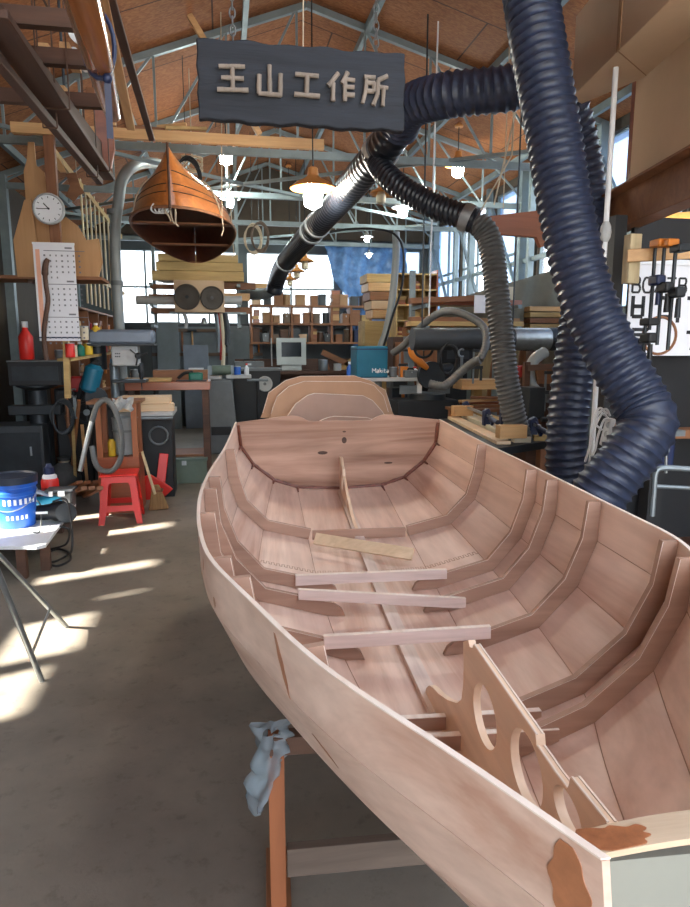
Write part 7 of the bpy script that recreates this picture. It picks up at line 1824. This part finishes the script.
# tool wall at the back left, over a backing board
bk0, bk1 = atY(153, 372, 12.95), atY(262, 328, 12.95)
tbp = thing('tool_board', 'dull grey backing board for hand tools on the back wall', 'board', ((bk0.x + bk1.x) / 2, 12.95, 0.9))
part('panel', MB().span((bk0.x, 12.94, 0.9), (bk1.x, 12.97, 1.9)), 'panel_grey', tbp, world=True)
part('batten', MB().span((bk0.x, 12.915, 1.80), (bk1.x, 12.94, 1.86)), 'old_board', tbp, world=True); part('batten', MB().span((bk0.x, 12.915, 1.35), (bk1.x, 12.94, 1.41)), 'old_board', tbp, world=True)
for i, (px, py, k, mt, s, l) in enumerate(((161, 330, 'handsaw', 'brown', 1.3, 'handsaw hanging leftmost on the tool board at the back'), (182, 332, 'square', 'brown', 1.3, 'try square hanging beside the leftmost saw on the tool board'), (192, 330, 'hammer', 'pine', 1.4, 'hammer hanging at the middle of the tool board'),
        (231, 330, 'pulley', 'iron', 1.6, 'dark wheel hanging right of the straps on the tool board'), (241, 330, 'handsaw', 'red_dark', 1.2, 'red handled saw hanging right of the wheel on the tool board'), (253, 332, 'small_clamp', 'orange', 1.3, 'clamp hanging rightmost on the tool board'),
        (168, 350, 'chisel', 'yellow', 1.5, 'yellow handled chisel low on the tool board at left'), (175, 350, 'chisel', 'red', 1.5, 'red handled chisel low on the tool board'), (236, 352, 'brush', 'brown', 1.5, 'brush hanging low on the tool board at right'), (246, 352, 'screwdriver', 'blue', 1.6, 'blue screwdriver hanging low on the tool board at right'))):
    hung(k, px, py, 12.45, l, mt, s, wall=12.90)
# coils hanging from the trusses
for px, py, d, k, mt, l in ((252, 226, 10.3, 'rope_coil', 'rope', 'brown rope coil hanging from the truss before the back window, left one'), (259, 224, 10.3, 'rope_coil', 'old_board', 'dark rope coil hanging from the truss before the back window, right one'), (186, 160, 7.0, 'cable_coil', 'black', 'black cable coil hanging from the truss above the canoe')):
    p = at(px, py, d); hung(k, px, py, d, l, mt, 1.25, roof_z(p.x) - p.z - 0.03)
# sticks on the tie beam
for i, (px, dx, dy, l) in enumerate(((150, 0.16, 0.02, 'short stick lying on the pine tie beam, left of the sign'), (172, 0.13, -0.03, 'second short stick on the pine tie beam beside the sign'), (186, 0.18, 0.05, 'short stick on the pine tie beam nearest the sign'))):
    p = atY(px, 128, 6.5); z = 3.42 + 0.0425 + 0.015 + 0.025 * (i % 2); solo('offcut', MB().bar((p.x - dx, 6.5 - dy, z), (p.x + dx, 6.5 + dy, z + 0.02 * i), 0.04, 0.025), ['brown', 'pine', 'lumber'][i], l, 'offcut')
# corner at the left: cans on the narrow shelf, sacks, standing sticks
for i, (px, d, k, mt, l) in enumerate(((72, 6.45, 'tin', 'cream', 'cream tin leftmost on the narrow corner shelf'), (79, 6.55, 'bottle', 'green', 'green bottle second on the narrow corner shelf'), (87, 6.7, 'tin', 'yellow', 'yellow tin in the middle of the narrow corner shelf'), (95, 6.85, 'bottle', 'white', 'white bottle fourth on the narrow corner shelf'), (102, 7.0, 'tin', 'red', 'red tin rightmost on the narrow corner shelf'))):
    f = (px - 64) / 48.0; base = at(64, 360, 6.3).lerp(at(112, 352, 7.3), f); item(k, base + V((0, 0, 0.013)), 0.09, 0.09, 0.12 + 0.02 * (i % 2), mt, l)
for i, (x0, y0, x1, y1, mt, l) in enumerate(((70, 478, 79, 400, 'brown', 'brown stick leaning leftmost in the dark corner'), (76, 480, 72, 408, 'lumber', 'pale stick leaning in the dark corner, second from left'), (82, 478, 66, 415, 'oak_dark', 'dark stick crossing the pale stick in the corner'), (88, 480, 82, 425, 'pine', 'short pine stick leaning rightmost in the dark corner'))):
    a, b = gz(x0, y0 + 12, 0), at(x1, y1, 6.55); solo('stick', MB().bar(a, b, 0.03, 0.025), mt, l, 'stick')
sk_ = gz(66, 492, 0); r_ = thing('sack', 'grey lumpy sack on the floor in the dark corner behind the bucket', 'sack', sk_)
part('body', MB().lathe([(0.10, 0), (0.16, 0.05), (0.17, 0.16), (0.12, 0.28), (0.05, 0.33), (0.07, 0.38)], n=14), 'hose_grey', r_, ang=80); part('tie', MB().lathe([(0.055, 0.325), (0.06, 0.335), (0.055, 0.345)], n=14), 'rope', r_)
for i, (px, py, d, k, mt, s, l) in enumerate(((60, 402, 6.5, 'cable_coil', 'iron', 1.0, 'dark cable coil hanging under the black box at left'), (86, 402, 6.9, 'pulley', 'iron', 1.1, 'iron wheel hanging on the dark machine in the corner'), (74, 392, 6.6, 'spanner', 'steel', 1.3, 'steel spanner hanging beside the red guard in the corner'), (66, 392, 6.55, 'hammer', 'brown', 1.2, 'hammer hanging left of the red guard in the corner'), (96, 345, 7.0, 'small_clamp', 'orange', 1.0, 'clamp with orange handle hanging under the left shelf'))):
    hung(k, px, py, d, l, mt, s)
# on the brown workbench and jointer
for i, (px, py, d, k, mt, w, h, l) in enumerate(((134, 383, 7.55, 'box', 'cream', 0.12, 0.08, 'small cream box at the left rear of the brown workbench'), (196, 381, 7.4, 'tin', 'red_dark', 0.08, 0.10, 'dark red tin at the right end of the brown workbench'))):
    p = at(px, py, d); item(k, (p.x, wb.location.y + 0.18, atY(168, 388, wb.location.y - 0.3).z + 0.066), w, 0.1, h, mt, l)
for i, (dx, k, mt, w, h, l) in enumerate(((-0.5, 'box', 'white', 0.2, 0.10, 'white box on the left end of the jointer table'), (0.25, 'tin', 'blue', 0.10, 0.12, 'blue tin on the right half of the jointer table'), (0.42, 'bottle', 'white', 0.07, 0.16, 'white bottle at the right end of the jointer table'))):
    item(k, (jx + dx * jw, jy - 0.03, jt_z), w, 0.10, h, mt, l)
# tools along the right: behind the clamping bench and between the hoses
for i, (px, py, d, k, mt, s, l) in enumerate(((546, 372, 5.5, 'small_clamp', 'orange', 1.0, 'clamp hanging left of the straight blue hose, upper'), (553, 392, 5.45, 'small_clamp', 'red', 1.0, 'red handled clamp hanging left of the straight blue hose'), (534, 408, 5.4, 'spanner', 'steel', 1.3, 'bright spanner hanging left of the straight blue hose'), (549, 418, 5.3, 'hammer', 'pine', 1.1, 'hammer hanging low left of the straight blue hose'),
        (448, 345, 6.5, 'cable_coil', 'black', 0.9, 'black cable coil under the level duct'), (462, 352, 6.5, 'spanner', 'steel', 1.2, 'spanner hanging under the level duct'), (474, 350, 6.5, 'small_clamp', 'iron', 1.0, 'dark clamp hanging under the level duct'), (424, 338, 6.9, 'pulley', 'iron', 1.0, 'iron wheel hanging above the mitre saw'), (400, 350, 7.6, 'small_clamp', 'steel', 1.0, 'steel clamp hanging left of the orange handle'), (408, 330, 7.7, 'handsaw', 'brown', 0.9, 'handsaw hanging on the cabinet left of the orange handle'))):
    hung(k, px, py, d, l, mt, s)
rail_a, rail_b = at(528, 368, 5.6), at(560, 366, 5.5)
r_ = thing('tool_rack', 'dark wooden rack for clamps left of the straight blue hose', 'rack', (rail_a.x, rail_a.y + 0.05, 0))
part('rail', MB().bar(rail_a, rail_b, 0.03, 0.05), 'oak_dark', r_, world=True); part('rail', MB().bar(rail_a - V((0, 0, 0.38)), rail_b - V((0, 0, 0.38)), 0.03, 0.05), 'oak_dark', r_, world=True)
for q_ in (rail_a, rail_b): part('post', MB().bar(V((q_.x, q_.y + 0.03, 0)), V((q_.x, q_.y + 0.03, q_.z + 0.05)), 0.05, 0.05), 'oak_dark', r_, world=True)
for i, (dx, k, mt, w, h, l) in enumerate(((-0.25, 'bottle', 'blue', 0.07, 0.17, 'blue bottle left on the pale bench behind the teal tool box'), (0.56, 'tin', 'yellow', 0.08, 0.09, 'yellow tin at the far right of the pale bench'), (0.38, 'case', 'mid_grey', 0.16, 0.10, 'grey case on the pale bench between tins'))):
    sbx = p0.x + 0.25; item(k, (sbx + dx, p0.y + (0.45 if dx < 0 else 0.02), p0.z), w, 0.1, h, mt, l)
# more standing boards against the right wall between the windows and the rack
for i, (x, y, h, mt, l) in enumerate(((3.75, 8.0, 1.85, 'brown_z', 'tall brown board standing at the right wall, nearest of four'), (3.85, 8.5, 2.1, 'pale_z', 'tall pale board standing at the right wall, second of four'), (3.8, 9.0, 1.7, 'brown_z', 'shorter brown board standing at the right wall, third of four'), (3.9, 9.6, 2.0, 'pale_z', 'pale board standing at the right wall, farthest of four'))):
    solo('standing_board', MB().bar((x, y, 0), (x + 0.2, y, h), 0.03, 0.25), mt, l, 'board', bev=0.003)
